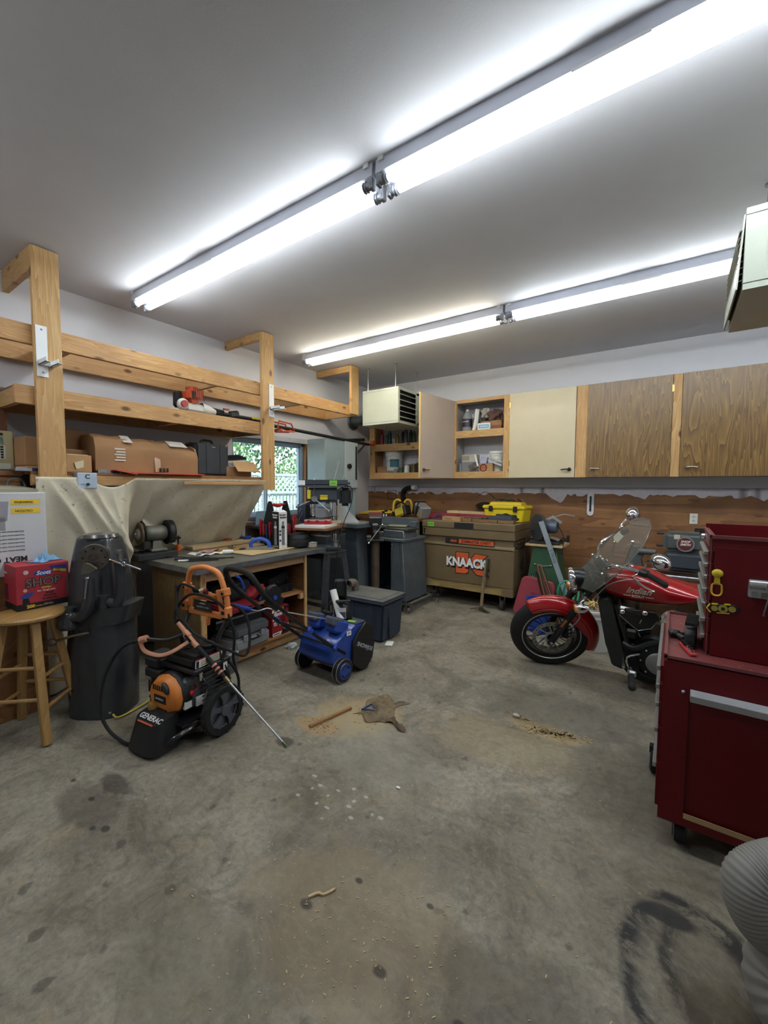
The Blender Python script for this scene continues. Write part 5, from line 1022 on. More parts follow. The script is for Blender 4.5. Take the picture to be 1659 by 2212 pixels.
for z in (.2, .24, .75, .79): B().ball((.14, -.28, z), .006).obj('bolt', steel, jn)
B().bx(-.33, .31, -.29, .28, .83, .865, .006).obj('stand_top', M('stand_blue_grey', '#47525e', .45, dust=.5), jn)
B().bx(-.25, .10, -.18, .20, .865, .93, .01).prism([(-.05, .865), (.27, .865), (.25, .96), (-.05, .96)], -.20, .12, 'xz', .008).obj('bed_casting', greym, jn)
B().bx(-.45, -.02, -.16, .10, .97, 1.0, .004).bx(-.02, .30, -.18, .10, .955, .985, .004).obj('bed', M('machined_iron', '#5a5f60', .35, .7, var=.2, dust=.8), jn)
B().bx(-.30, .28, .10, .125, 1.0, 1.10, .003).bx(.2, .30, .02, .11, .99, 1.06, .004).obj('fence', greym, jn)
B().box((.08, -.04, 1.005), (.24, .10, .02), (0, 0, R(15)), bev=.004).obj('guard', M('guard_tan', '#8c8a72', .6), jn)
b = B().bx(-.36, .42, -.32, -.27, .065, .10).bx(-.36, .42, .26, .31, .065, .10).bx(-.36, -.31, -.27, .26, .065, .10).bx(.37, .42, -.27, .26, .065, .10); b.obj('mobile_base', M('base_steel', '#4b4d4a', .5, .5, dust=.8), jn)
for (x, y) in ((.40, -.34), (.45, .30)):
    B().bx(x-.06, x+.07, y-.04, y+.04, .100, .108).bx(x-.015, x+.015, y-.03, y-.024, .03, .10).bx(x-.015, x+.015, y+.024, y+.03, .03, .10).obj('caster_bracket', steel, jn); B().cyl((x, y-.02, .035), (x, y+.02, .035), .035, n=20).obj('caster_wheel', M('caster_grey', '#77736c', .6), jn)
B().cyl((.31, -.30, .0), (.31, -.30, .12), .012).box((.31, -.30, .115), (.05, .03, .02)).obj('levelling_screw', dsteel, jn)
b = B()
for k_ in range(4): b.torus((.06, .15, .55-.02*k_), (.2+.1*k_, 1, 0), .09+.012*k_, .005, 28, 5)
co2 = b.obj('cord_coil', M('lime_cord', '#8fae4a', .5), jn); co2.scale = (1, 1, 1.0)
co2.location = (.02, -.02, 0)
B().cyl((-.2, -.1, .86), (-.2, -.1, .42), .006).obj('hanging_rod', dsteel, jn)
pf = T('dust_port', 'short brown duct elbow standing on the tote lid behind the snow blower chute', 'duct', (1.52, -2.30, .4285)); 
B().lathe([(.037, 0), (.042, 0), (.042, 1), (.035, 1), (.035, .0)], (.01, -.07, .085), (0, .0, .09), 20).tube([(0, -.02, .088), (0, .03, .085), (0, .05, .05), (0, .05, 0.0)], .036, 14, 4).obj('elbow', M('duct_brown', '#6b6058', .7), pf)
for i_, x_ in enumerate((1.46,)): B().bx(1.42, 1.60, -1.80, -1.66, .0, .06).bx(1.42, 1.60, -1.80, -1.79, .06, .16).obj('wooden_offcut', pine_x, None, 'pale timber offcut on the floor between the tote and the jointer', 'board')
# ================================================================ WALL CABINETS
wc = T('wall_cabinet', 'long pine-framed wall cabinet run with two cream doors and dark oak doors', 'cabinet', (0, 0, 1.6))
def cp(name, x0, x1, y0, y1, z0, z1, mat, bev=.002, label=None): return B().bx(x0, x1, y0, y1, z0-1.6, z1-1.6, bev).obj(name, mat, wc, label)
for a, b_ in ((.28, .37), (1.655, 1.74), (2.395, 2.475), (3.245, 3.365), (4.155, 4.235), (5.03, 5.11), (5.9, 5.98)): cp('stile', a, b_, -.35, -.31, 1.62, 2.665, pine_z)
cells = ((.37, 1.655), (1.74, 2.395))
cp('rail', .37, 1.655, -.349, -.312, 1.62, 1.712, pine_x); cp('rail', 1.74, 2.395, -.349, -.312, 1.62, 1.708, pine_x); cp('rail', .37, 1.655, -.349, -.312, 2.04, 2.145, pine_x); cp('rail', 1.74, 2.395, -.349, -.312, 2.16, 2.255, pine_x); cp('rail', .37, 1.655, -.349, -.312, 2.63, 2.665, pine_x); cp('rail', 1.74, 2.395, -.349, -.312, 2.62, 2.665, pine_x)
cwh = M('cabinet_inside_grey', '#a9a7a8', .7, var=.05)
cp('bottom_board', .28, 6, -.31, -.003, 1.62, 1.64, cwh); cp('top_board', .28, 6, -.31, -.003, 2.645, 2.665, cwh)
cp('shelf_board', .30, 1.655, -.31, -.003, 2.125, 2.143, pine_x); cp('shelf_board', 1.74, 2.395, -.31, -.003, 2.235, 2.253, pine_x); cp('shelf_board', .30, 1.655, -.31, -.003, 1.69, 1.71, pine_x); cp('shelf_board', 1.74, 2.395, -.31, -.003, 1.686, 1.706, pine_x)
for x in (.28, 1.69, 2.42, 3.3, 4.19, 5.07, 5.98): cp('partition', x, x+.018, -.31, -.003, 1.64, 2.645, pine_z if x < .3 else cwh)
crm = M('cream_door_paint', '#c3b799', .45, var=.03, coat=.1); ok2 = WOOD('oak_door_veneer', '#93723f', '#573d1f', 'z', 6, False, .36, .25, 9); MATS['oak_door_veneer'].node_tree.nodes['Principled BSDF'].inputs['Coat Weight'].default_value = .12; MATS['oak_door_veneer'].node_tree.nodes['Principled BSDF'].inputs['Coat Roughness'].default_value = .3
def door(x0, x1, mat, hx, side, lab):
    d_ = cp('door', x0, x1, -.372, -.351, 1.622, 2.66, mat, .001, lab)
    h = B(); h.cyl((hx, -.372, 1.715-1.6), (hx, -.385, 1.715-1.6), .021, n=20).cyl((hx, -.385, .115), (hx, -.41, .115), .010); h.tube([(hx, -.405, .115), (hx+side*.035, -.412, .118), (hx+side*.085, -.408, .112)], [.008, .011, .005] if 0 else .008, 8); h.obj('handle', M('aged_bronze' if mat is ok2 else 'dark_bronze', '#8d8473' if mat is ok2 else '#3d3835', .3, .9), d_)
    for z in (2.52, 1.80):
        hx2 = x1 if side > 0 else x0
        B().bx(hx2-.006, hx2+.012, -.374, -.366, z-1.6-.035, z-1.6+.035).obj('hinge', M('brass_hinge', '#a8915a', .3, .9), d_)
door(2.478, 3.243, crm, 3.19, -1, 'cream painted door'); door(3.367, 4.153, ok2, 3.42, 1, 'dark oak door with wavy grain'); door(4.237, 5.028, ok2, 4.30, 1, 'dark oak door with straight grain'); door(5.112, 5.898, ok2, 5.16, 1, None)
# open cream door, hinged at x 1.70
dd = T('door', None, None, (1.70, -.352, 0)); dd.parent = wc; del_ = dd; dd['label'] = 'cream door standing open'
dd.rotation_euler = (0, 0, R(-97.5))
B().bx(0, .755, .0, .020, .022, 1.06, .001).obj('door_leaf', M('open_door_pale', '#b9a99b', .5, var=.03), dd)
B().bx(.755, .762, -.001, .021, .022, 1.06).obj('door_edge', M('door_edge_yellow', '#c7a66a', .6), dd)
h = B().cyl((.69, .02, .115), (.69, .035, .115), .022, n=20).tube([(.69, .045, .115), (.64, .055, .115), (.60, .05, .113)], .008, 8); h.obj('handle', M('aged_bronze', '#8d8473', .3, .9), dd)
# contents
def can(name, label, x, y, z, r, h_, mat, lid=None, band=None, group=None, prof=None, cat='can'):
    t = T(name, label, cat, (x, y, z), group=group)
    B().lathe(prof or [(0, 0), (r, 0), (r, 1), (0, 1)], (0, 0, 0), (0, 0, h_), 20).obj('body', mat, t)
    if lid: B().lathe([(0, 0), (r*1.04, 0), (r*1.04, 1), (r*.85, 1), (0, .7)], (0, 0, h_), (0, 0, h_+.012), 20).obj('lid', lid, t)
    if band: B().lathe([(r+.001, 0), (r+.001, 1)], (0, 0, h_*.25), (0, 0, h_*.7), 20).obj('wrapper', band, t)
    return t
wp_ = M('bucket_white', '#cfd0cc', .45, var=.05)
def bucket(label, x, y, z, s=1, lid=True, band=None):
    t = T('bucket', label, 'bucket', (x, y, z)); b = B().lathe([(0, 0), (.13*s, 0), (.145*s, .78), (.153*s, .8), (.153*s, .84), (.147*s, .85), (.15*s, .92), (.156*s, .93), (.156*s, .99), (.148*s, 1), (.144*s, .99), (.126*s, .02), (0, .02)], (0, 0, 0), (0, 0, .36*s), 32).obj('pail', wp_, t)
    if lid: B().lathe([(0, 0), (.157*s, .0), (.157*s, .6), (.15*s, 1), (.14*s, .6), (0, .6)], (0, 0, .345*s), (0, 0, .375*s), 32).obj('lid', wp_, t)
    B().torus((0, -.0, .30*s), (.0, .8, .35), .152*s, .003, 24, 5, arc=(R(180), R(360))).obj('bail_handle', dsteel, t)
    if band: B().lathe([(.1465*s, 0), (.1475*s, 1)], (0, 0, .10*s), (0, 0, .24*s), 32).obj('printed_band', band, t)
    return t
bk = bucket('white bucket with a teal label in the left open cabinet', .62, -.17, 1.71, .92, True, None)
B().grid(lambda u, v: (.136*math.sin(R(5)+u*R(62)), -.136*math.cos(R(5)+u*R(62)), .09+v*.12), 10, 3).obj('label_patch', M('teal_label', '#3a6f76', .5), bk); text('JOINT COMPOUND', .02, (.06, -.130, .185), (R(90), 0, R(24)), ink, bk)
carton('cardboard_box', 'small brown box in the bottom left corner of the open cabinet', (.46, -.235, 1.71), (.17, .10, .10), card, tape=False)
tl = T('paint_tins', 'x', 'x'); bpy.data.objects.remove(tl)
for i, (x, y, r, h_, c_, lb_) in enumerate((
    (.905, -.26, .040, .105, '#c9c9c4', 'white plastic cup among the tins in the left open cabinet'),
    (.80, -.25, .035, .075, '#37563c', 'small green tin left of the white cup'),
    (.72, -.27, .03, .05, '#8c8e8b', 'small pale jar in front of the bucket label'),
    (1.02, -.25, .035, .12, '#5c5230', 'olive bottle right of the white cup'),
    (1.10, -.22, .045, .14, '#33373b', 'dark tin behind the open cream door'),
    (.98, -.14, .04, .13, '#8a8d86', 'grey tin at the back behind the white cup'),
    (.84, -.13, .05, .12, '#4a5a5c', 'slate tin at the back behind the green tin'))):
    can('paint_tin', lb_, x, y, 1.7115, r, h_, M('tin_'+c_[1:], c_, .45), steel)
t = T('paint_tray', 'grey paint tray lying flat in front of the bucket in the left open cabinet', 'tray', (.67, -.27, 1.711), rz=R(8)); B().box((-.01, 0, .02), (.15, .07, .035), taper=1.15, bev=.006).obj('tray_body', M('tray_grey', '#767b78', .6), t)
cl_ = ('#7a2a38', '#4a4e52', '#1f4c57', '#b0b0aa', '#8a7440', '#26343c', '#5b6064', '#14161a', '#2c5a3c', '#c3c0b2', '#27313f', '#8c2b3a')
wh_l = ('maroon', 'charcoal', 'teal', 'off-white', 'mustard', 'blue-black', 'mid-grey', 'black', 'green', 'ivory', 'navy', 'crimson')
for i in range(12):
    x = .44+i*.072; hh = (.20, .16, .22, .12, .15, .19, .24, .2, .18, .15, .21, .2)[i]; r = .027 if i % 3 else .03
    t = T('spray_can', wh_l[i]+' spray can in the row on the upper shelf of the left open cabinet', 'can', (x, -.24+.03*(i % 2), 2.144)); B().lathe([(0, 0), (r, 0), (r, .78), (r*.55, .86), (r*.5, .87), (r*.5, 1), (0, 1)], (0, 0, 0), (0, 0, hh), 16).obj('can_body', M('spray_'+cl_[i][1:], cl_[i], .4, .2), t)
jg = T('jug', 'clear plastic jug of dark-labelled liquid, upper shelf of the right open cabinet', 'jug', (1.86, -.22, 2.2545)); B().lathe([(0, 0), (.062, .02), (.066, .1), (.066, .62), (.05, .78), (.02, .9), (.018, .92), (0, .92)], (0, 0, 0), (0, 0, .30), 22).obj('bottle', GLASS('jug_plastic', '#aeb4b8', .55, .2), jg)
B().lathe([(.067, 0), (.067, 1)], (0, 0, .06), (0, 0, .17), 22).obj('wrapper', M('jug_label', '#2b2433', .4), jg); B().cyl((0, 0, .275), (0, 0, .30), .02).obj('cap', paper, jg); text('ACETONE', .02, (0, -.069, .13), FY, winkm, jg)
jg.location = (1.845, -.22, 2.2545)
t = T('rolled_plastic', 'dark plastic bag with a white strip leaning behind the jug', 'bag', (1.99, -.18, 2.2545)); blob(t, (0, .02, .13), (.07, .05, .13), M('bag_dark_grey', '#3b3a3a', .4), 'bag_body', 21, .15); B().tube([(-.04, -.06, .0), (-.01, -.06, .12), (.0, -.04, .29)], .015, 6, 4, flat=2).obj('white_strip', paper, t)
t = T('paper_bundle', 'crumpled pale paper beside the brown rags on the upper shelf', 'paper', (2.08, -.15, 2.36)); blob(t, (0, 0, .13), (.06, .05, .06), M('paper_grey', '#a8a29b', .8), 'bundle', 22, .25)
t = T('box_of_oddments', 'tan box under the brown rags on the upper shelf', 'box', (2.16, -.15, 2.2545)); B().bx(-.12, .16, -.06, .08, 0, .125).obj('box_body', card, t)
t = T('rag_pile', 'pile of brown-mauve rags on the upper shelf of the right open cabinet', 'rags', (2.22, -.15, 2.381)); blob(t, (0, 0, .06), (.10, .07, .075), M('rag_mauve', '#5c4340', .95), 'rags', 23, .25)
t = T('glove_box', 'small pale blue and white box at the front of the upper shelf', 'box', (2.11, -.268, 2.2545), rz=R(3)); B().bx(-.085, .085, -.035, .035, 0, .09, .002).obj('box_body', paper, t); B().bx(-.07, .07, -.0365, -.0352, .02, .07).obj('blue_panel', M('panel_light_blue', '#6aa5c8', .5), t); text('SCREWS', .028, (0, -.037, .045), FY, winkm, t)
t = T('brick_box', 'reddish box at the right end of the upper shelf', 'box', (2.29, -.262, 2.2545)); B().bx(-.07, .06, -.04, .04, 0, .05).obj('box_body', M('box_rust', '#7a4a38', .7), t)
t = T('blue_case', 'dark case at the back right of the upper shelf', 'case', (2.345, -.06, 2.2545)); B().bx(-.04, .04, -.03, .03, 0, .2, .004).obj('case_shell', M('case_slate', '#464c55', .5), t)
# lower shelf, right cell
zc = 1.7075
t = T('white_box', 'long pale box on the lower shelf of the right open cabinet, on the bottle crate', 'box', (1.90, -.2, zc+.135)); B().bx(-.11, .10, -.06, .06, 0, .10, .002).obj('box_body', M('box_offwhite', '#a9a69d', .7), t); B().bx(-.11, .0, -.0615, -.06, .02, .08).obj('printed_panel', M('print_beige', '#8f8878', .7), t)
t = T('bottle_crate', 'grey crate of bottles under the long pale box', 'crate', (1.90, -.2, zc)); B().bx(-.11, .10, -.06, .06, 0, .134, .003).obj('crate_body', M('crate_grey', '#7c7d80', .6), t)
can('small_bottle', 'small clear bottle with a blue cap at the left of the lower shelf', 1.775, -.27, zc, .016, .12, GLASS('bottle_clear', '#a9b5bb', .5), blue, cat='bottle')
t = T('rag_pile', 'heap of grey rags in the middle of the lower shelf', 'rags', (1.99, -.272, zc)); blob(t, (0, 0, .05), (.075, .035, .06), M('rag_grey', '#5f5a58', .95), 'rags', 31, .25)
bucket('white bucket with a ridged lid at the right of the lower shelf', 2.25, -.13, zc, .72)
t = T('blue_carton', 'small lilac-white carton leaning on the white bucket', 'box', (2.10, -.255, zc+.115), rot=(0, R(10), 0)); B().bx(-.045, .05, -.03, .03, 0, .085).obj('box_body', M('carton_lilac', '#9fa3bb', .6), t)
t = T('small_carton', 'brown carton with red marks on the lower shelf', 'box', (2.15, -.235, zc)); B().bx(-.10, .09, -.055, .045, 0, .11, .002).obj('box_body', M('carton_tan', '#a47f56', .7), t); B().bx(-.09, .0, -.0565, -.055, .03, .08).obj('red_mark', M('mark_orange', '#b0563a', .6), t)
t = T('paint_tray', 'aluminium trays stacked at a slant on the lower shelf by the right post', 'tray', (2.27, -.295, zc+.10), rot=(0, R(22), 0)); B().bx(-.10, .10, -.012, .04, 0, .02).bx(-.09, .09, -.01, .04, .045, .055).box((0, .0, .03), (.16, .012, .014), (0, R(-35), 0)).obj('tray_body', alum, t)
t = T('hose_ring', 'small black ring of tubing at the front of the lower shelf', 'ring', (2.115, -.296, zc+.052)); B().torus((0, 0, 0), (0, 1, 0), .045, .0045, 28, 6).obj('ring', rubber, t)
t = T('white_scraper', 'white plastic strip leaning on the long pale box', 'strip', (2.02, -.30, zc+.09)); B().box((0, 0, .06), (.022, .006, .16), (0, R(-15), 0)).obj('strip', paper, t)
# ================================================================ HEATERS
hw = M('heater_enamel', '#bcc2b3', .35, var=.04, coat=.2); hin = M('heater_inside', '#15161c', .5)
def heater(label, x0, x1, y0, y1, z0, z1, face, rods):
    t = T('unit_heater', label, 'heater', (x0, y0, z0)); W_, D_, H_ = x1-x0, y1-y0, z1-z0
    b = B().bx(0, W_, 0, D_, 0, .012).bx(0, W_, 0, D_, H_-.012, H_).bx(0, W_, 0, .012, .012, H_-.012).bx(0, W_, D_-.012, D_, .012, H_-.012)
    ex = W_ if face > 0 else 0
    b.bx(0 if face > 0 else W_-.012, .012 if face > 0 else W_, .012, D_-.012, .012, H_-.012)
    fx_ = W_-.012 if face > 0 else 0
    b.bx(fx_, fx_+.012, .012, .04, .012, H_-.012).bx(fx_, fx_+.012, D_*.72 if face > 0 else D_-.04, D_-.012, .012, H_-.012).bx(fx_, fx_+.012, .04, D_-.02, .012, .035).bx(fx_, fx_+.012, .04, D_-.02, H_-.035, H_-.012)
    b.obj('cabinet', hw, t)
    B().bx(.05, W_-.05, .02, D_-.02, .02, H_-.02).obj('fan_housing', hin, t)
    n_ = 5 if face > 0 else 9
    for i in range(n_):
        B().box((fx_+(.0 if face > 0 else .0)+.006, (.04+(D_*.72 if face > 0 else D_-.04))/2, .05+(H_-.1)*(i+.5)/n_), (.055, (D_*.72 if face > 0 else D_-.04)-.045, .004), (0, R(28)*face, 0)).obj('louvre', hw if face > 0 else M('louvre_tan', '#7a7462', .5), t)
    B().bx(-.002, W_+.002, -.003, 0, .028, .030).bx(-.002, W_+.002, -.003, 0, H_-.03, H_-.028).obj('panel_seam', M('seam_grey', '#8b9188', .5), t)
    for (x, y) in rods: B().cyl((x-x0, y-y0, H_), (x-x0, y-y0, H-z0), .006, n=8).cyl((x-x0, y-y0, H-z0-.01), (x-x0, y-y0, H-z0), .02, n=10).cyl((x-x0, y-y0, H_), (x-x0, y-y0, H_+.02), .012, n=8).obj('hanging_rod', steel, t)
    return t
ha = heater('cream unit heater with dark louvres hanging in the far corner', .645, 1.225, -1.0, -.36, 2.335, 2.80, 1, ((.70, -.95), (1.15, -.95), (1.15, -.42)))
B().bx(.581, .5825, .50, .58, .03, .055).obj('nameplate', ink, ha)
fl = T('flue_pipe', 'grey galvanised flue elbow between the far heater and the wall', 'pipe', (0, 0, 0)); gal = M('galvanised', '#6c7478', .35, .7, var=.15)
B().lathe([(0, 0), (.13, 0), (.135, .5), (.12, 1), (0, 1)], (.0, -.42, 2.52), (.025, -.42, 2.52), 28).obj('wall_collar', gal, fl)
B().tube([(.025, -.42, 2.52), (.18, -.42, 2.52), (.30, -.46, 2.53), (.40, -.56, 2.56), (.50, -.62, 2.60), (.643, -.62, 2.60)], .075, 20, 3).torus((.20, -.42, 2.52), (1, 0, 0), .077, .005, 24, 5).torus((.35, -.51, 2.545), (1, -.9, .3), .077, .005, 24, 5).obj('flue', gal, fl)
hb_ = heater('large cream unit heater cut off by the right edge of the photo', 4.425, 5.02, -3.13, -2.50, 2.385, 2.735, -1, ((4.56, -2.56), (4.56, -3.05), (4.95, -2.56)))
B().bx(.13, .45, -.004, -.001, .10, .25, .003).obj('front_grille', hin, hb_)
B().box((-.012, .31, .17), (.006, .60, .32), (0, R(3), 0)).obj('side_flap', hw, hb_)
# ================================================================ JOB-SITE CHEST
kn = T('jobsite_chest', 'big brown steel job-site chest with an orange K logo on casters', 'tool chest', (1.469, -.742, 0))
km = M('chest_brown', '#6f5e43', .5, .1, var=.08, dust=.35, coat=.1); cW, cD = 1.22, .70; z0 = .195
B().bx(0, cW, 0, cD, z0+.10, z0+.565, .006).bx(.012, cW-.012, .012, cD, z0+.565, z0+.67, .004).obj('body', km, kn)
B().prism([(-.0, z0+.55), (-.0, z0+.575), (.014, z0+.60), (.03, z0+.60), (.03, z0+.55)], .0, cW, 'yz').obj('ledge', km, kn)
b = B().bx(-.005, cW+.005, -.012, cD, z0+.675, z0+.78, .006).bx(-.01, cW+.01, -.02, cD, z0+.782, z0+.87, .008); b.obj('lid', km, kn)
B().bx(0, .12, .0, cD, z0, z0+.098, .003).bx(.12, cW-.12, .03, cD, z0+.0, z0+.10).obj('skid', M('skid_tan', '#8a7a55', .7, var=.15), kn)
B().bx(cW-.14, cW, 0, cD, z0, z0+.098, .003).obj('skid', km, kn); B().bx(.12, cW-.14, .015, .035, z0+.005, z0+.098).obj('timber_runner', WOOD('runner_pine', '#a8925f', '#93794a', 'x', 4, False), kn)
B().bx(cW-.001, cW+.012, .12, .58, z0+.575, z0+.60, .002).bx(cW, cW+.02, .14, .56, z0+.64, z0+.66, .002).bx(cW-.02, cW+.004, .10, .60, z0+.60, z0+.665).obj('side_handle', M('chest_dark', '#4b4030', .5), kn)
B().bx(.46, .72, -.0215, -.0195, z0+.79, z0+.862).obj('black_decal', ink, kn)
B().bx(.33, .98, -.004, -.001+.011, z0+.590, z0+.655).obj('black_decal', ink, kn); B().bx(.52, .975, -.006, -.003, z0+.597, z0+.650).obj('orange_decal', M('decal_orange', '#c9582b', .5), kn)
text('JOBMASTER CHEST', .045, (.7475, -.0065, z0+.6235), FY, ink, kn, bold=.0012); text('4830', .045, (.445, -.0046, z0+.6235), FY, M('decal_orange', '#c9582b', .5), kn, bold=.0012)
# K logo: black outline, orange slab with swooping arm, white word
B().prism([(.475, z0+.21), (.475, z0+.49), (.66, z0+.495), (.66, z0+.40), (.74, z0+.49), (.92, z0+.475), (.80, z0+.375), (.93, z0+.205), (.76, z0+.215), (.665, z0+.31), (.66, z0+.235), (.62, z0+.215)], -.003, -.0005, 'xz').obj('logo_outline', ink, kn)
B().prism([(.485, z0+.22), (.485, z0+.482), (.652, z0+.485), (.652, z0+.375), (.745, z0+.482), (.895, z0+.468), (.785, z0+.375), (.91, z0+.215), (.765, z0+.225), (.655, z0+.335), (.652, z0+.245), (.61, z0+.222)], -.0045, -.003, 'xz').obj('logo_orange', M('decal_orange', '#c9582b', .5), kn)
text('KNAACK', .150, (.632, -.0055, z0+.345), FY, ink, kn, bold=.014, sx=.88); text('KNAACK', .150, (.622, -.0080, z0+.356), FY, M('logo_white', '#dedede', .5), kn, bold=.0075, sx=.88)
B().bx(.08, .17, -.0215, -.0195, z0+.795, z0+.85).obj('green_tag', M('tag_green', '#79c23e', .6), kn); text('$750', .035, (.125, -.022, z0+.822), FY, ink, kn)
B().bx(.015, .035, -.0135, -.012, z0+.69, z0+.76).bx(.015, .05, -.0135, -.012, z0+.75, z0+.76).obj('stamp_mark', ink, kn)
for x in (.14, cW-.16):
    for y in (.12, cD-.1):
        B().bx(x-.04, x+.04, y-.05, y+.05, z0-.012, z0).bx(x-.03, x-.025, y-.03, y+.03, .06, z0-.01).bx(x+.025, x+.03, y-.03, y+.03, .06, z0-.01).obj('caster_bracket', steel, kn); B().cyl((x-.022, y, .065), (x+.022, y, .065), .065, n=24).obj('caster_wheel', M('caster_dark', '#3a3a38', .6), kn)
zt = z0+.871
t = T('red_case', 'long flat red tool case at the left back of the chest top', 'case', (1.74, -.30, zt), rz=R(0)); B().bx(-.36, .62, -.15, .13, 0, .075, .01, 2).obj('case_shell', M('case_dull_red', '#842a38', .5), t)
for x in (-.2, .1): B().bx(x-.035, x+.035, -.158, -.15, .025, .065, .003).obj('latch', M('case_latch', '#5f1c27', .4), t)
plank('pine_board', 'long pale board lying on the red case on the chest', 1.62, 2.28, -.36, -.22, zt+.076, zt+.11, ppale, R(-3))
t = T('small_carton', 'low tan retail box at the chest front, next to the green tag', 'box', (1.88, -.66, zt)); B().bx(-.15, .11, -.05, .06, 0, .055, .002).obj('box_body', M('carton_tan', '#a47f56', .7), t); text('Woodriver', .02, (-.06, -.051, .03), FY, ink, t)
t = T('blue_handle_tool', 'blue-handled tool lying left of the low tan box on the chest', 'tool', (1.64, -.60, zt)); B().tube([(-.06, 0, .01), (-.05, 0, .05), (.03, 0, .055), (.05, 0, .01)], .011, 8, 4).obj('handle', M('handle_navy', '#2b3267', .45), t); B().bx(-.08, .07, -.02, .03, 0, .008).obj('plate', steel, t)
old = WOOD('old_brown_timber', '#8c6d45', '#6b4d2c', 'x', 6, True, .8)
for x0_, x1_, lb_ in ((2.0, 2.13, 'short dark timber block at the chest front, left one'), (2.14, 2.46, 'long dark timber block at the chest front, middle one'), (2.47, 2.66, 'short dark timber block at the chest front right corner')): plank('timber_block', lb_, x0_, x1_, -.70, -.61, zt, zt+.04, old)
for i, (x, y, a, lb_) in enumerate(((2.12, -.60, 8, 'chrome pliers lying on the chest, leftmost of the loose hand tools'), (2.22, -.64, -10, 'steel wrench lying across the timber blocks'), (2.36, -.62, 14, 'long-nosed pliers on the timber blocks near the grey spirit level'))):
    t = T('hand_tool', lb_, 'hand tool', (x, y, zt+.0415), rz=R(a)); B().tube([(-.12, .012, .008), (-.03, .01, .008), (0, 0, .008), (.07, .0, .010)], .008, 6, 3).tube([(-.12, -.018, .008), (-.03, -.008, .008), (0, 0, .008)], .008, 6, 3).box((.06, 0, .01), (.06, .025, .014), bev=.003).obj('tool_body', (chrome, steel, dsteel)[i], t)
t = T('spirit_level', 'short grey-blue level lying on the timber blocks', 'level', (2.50, -.66, zt+.0415), rz=R(-5)); B().bx(-.16, .13, -.015, .015, 0, .05, .002).obj('level_body', M('level_blue_grey', '#4d5663', .4, .3), t)
t = T('black_grip_tool', 'black-handled tools heaped in front of the yellow toolbox', 'hand tool', (2.52, -.56, zt)); blob(t, (0, 0, .05), (.12, .05, .05), blk, 'tool_heap', 41, .3)
tb = T('toolbox', 'yellow plastic toolbox with black latches on the right of the chest', 'toolbox', (2.45, -.30, zt), rz=R(-4))
B().box((0, 0, .08), (.50, .24, .16), bev=.012, taper=1.06).obj('box_body', yellow, tb); B().box((0, 0, .185), (.56, .29, .045), bev=.012, seg=2).obj('rim', yellow, tb); B().box((-.0, .01, .225), (.44, .2, .05), bev=.012, taper=.9).obj('lid', M('toolbox_lid', '#c9b22a', .5), tb)
for x in (-.16, .16): B().box((x, -.150, .165), (.05, .014, .07), bev=.003).obj('latch', black, tb)
t = T('cable_bunch', 'tangle of black and coloured cords on the yellow toolbox lid', 'cables', (2.45, -.30, zt+.251)); random.seed(2)
for c_, n_ in ((blk, 9), (M('cord_orange', '#b5622e', .5), 3), (M('cord_green', '#3f6b3a', .5), 2)):
    b = B()
    for _ in range(n_):
        x = random.uniform(-.15, .12); b.tube([(x, random.uniform(-.05, .05), .008), (x+.04, random.uniform(-.05, .05), .035), (x+.09, random.uniform(-.05, .05), .008)], .005, 5, 4)
    b.obj('cord', c_, t)['kind'] = 'stuff'
t = T('hanging_light', 'black work light with cord hooked on the plywood behind the chest', 'lamp', (2.05, -.05, 1.17)); B().lathe([(0, 0), (.13, 0), (.10, .6), (.03, 1), (0, 1)], (.0, 0, .07), (0, 0, .13), 20).tube([(0, 0, .07), (.02, -.0, .0), (.06, .0, -.05)], .022, 8).obj('lamp_head', blk, t); B().tube([(.05, 0, .1), (.2, 0, .08), (.26, -.0, -.05)], .010, 6, 5).tube([(-.12, .02, .2), (0, .02, .27), (.14, .02, .18)], .003, 5, 4).obj('lamp_cord', rubber, t)
t = T('clamp_rack', 'small square wire frame on the wall behind the drill press', 'wire frame', (.40, -.02, 1.30)); B().tube([(0, 0, 0), (.16, 0, 0), (.16, 0, .14), (0, 0, .14)], .005, 5, closed=True).obj('wire', blk, t)
# mattock leaning on chest
ma = T('mattock', 'small mattock with a grey-sleeved handle leaning on the chest front', 'mattock', (2.275, -.86, 0))
ma.location = (2.335, -.80, 0)
B().tube([(0, -.03, .05), (.01, -.01, .3), (.04, .025, .62)], [.015, .017], 10, 4, flat=1.3).obj('handle', WOOD('handle_worn', '#8d7b60', '#74624a', 'z', 5, False), ma); B().tube([(.022, .008, .42), (.042, .030, .64)], .022, 10).obj('grip_sleeve', M('sleeve_olive', '#3f4235', .8), ma)
B().tube([(-.13, -.06, .016), (-.06, -.05, .035), (0, -.035, .045), (.06, -.045, .03), (.11, -.06, .008)], [.006, .013], 6, 3, flat=.6).box((0, -.033, .045), (.045, .05, .05), bev=.006).box((.07, -.05, .018), (.09, .045, .008), (0, R(12), 0)).obj('head', M('head_iron', '#5e564c', .5, .7), ma)
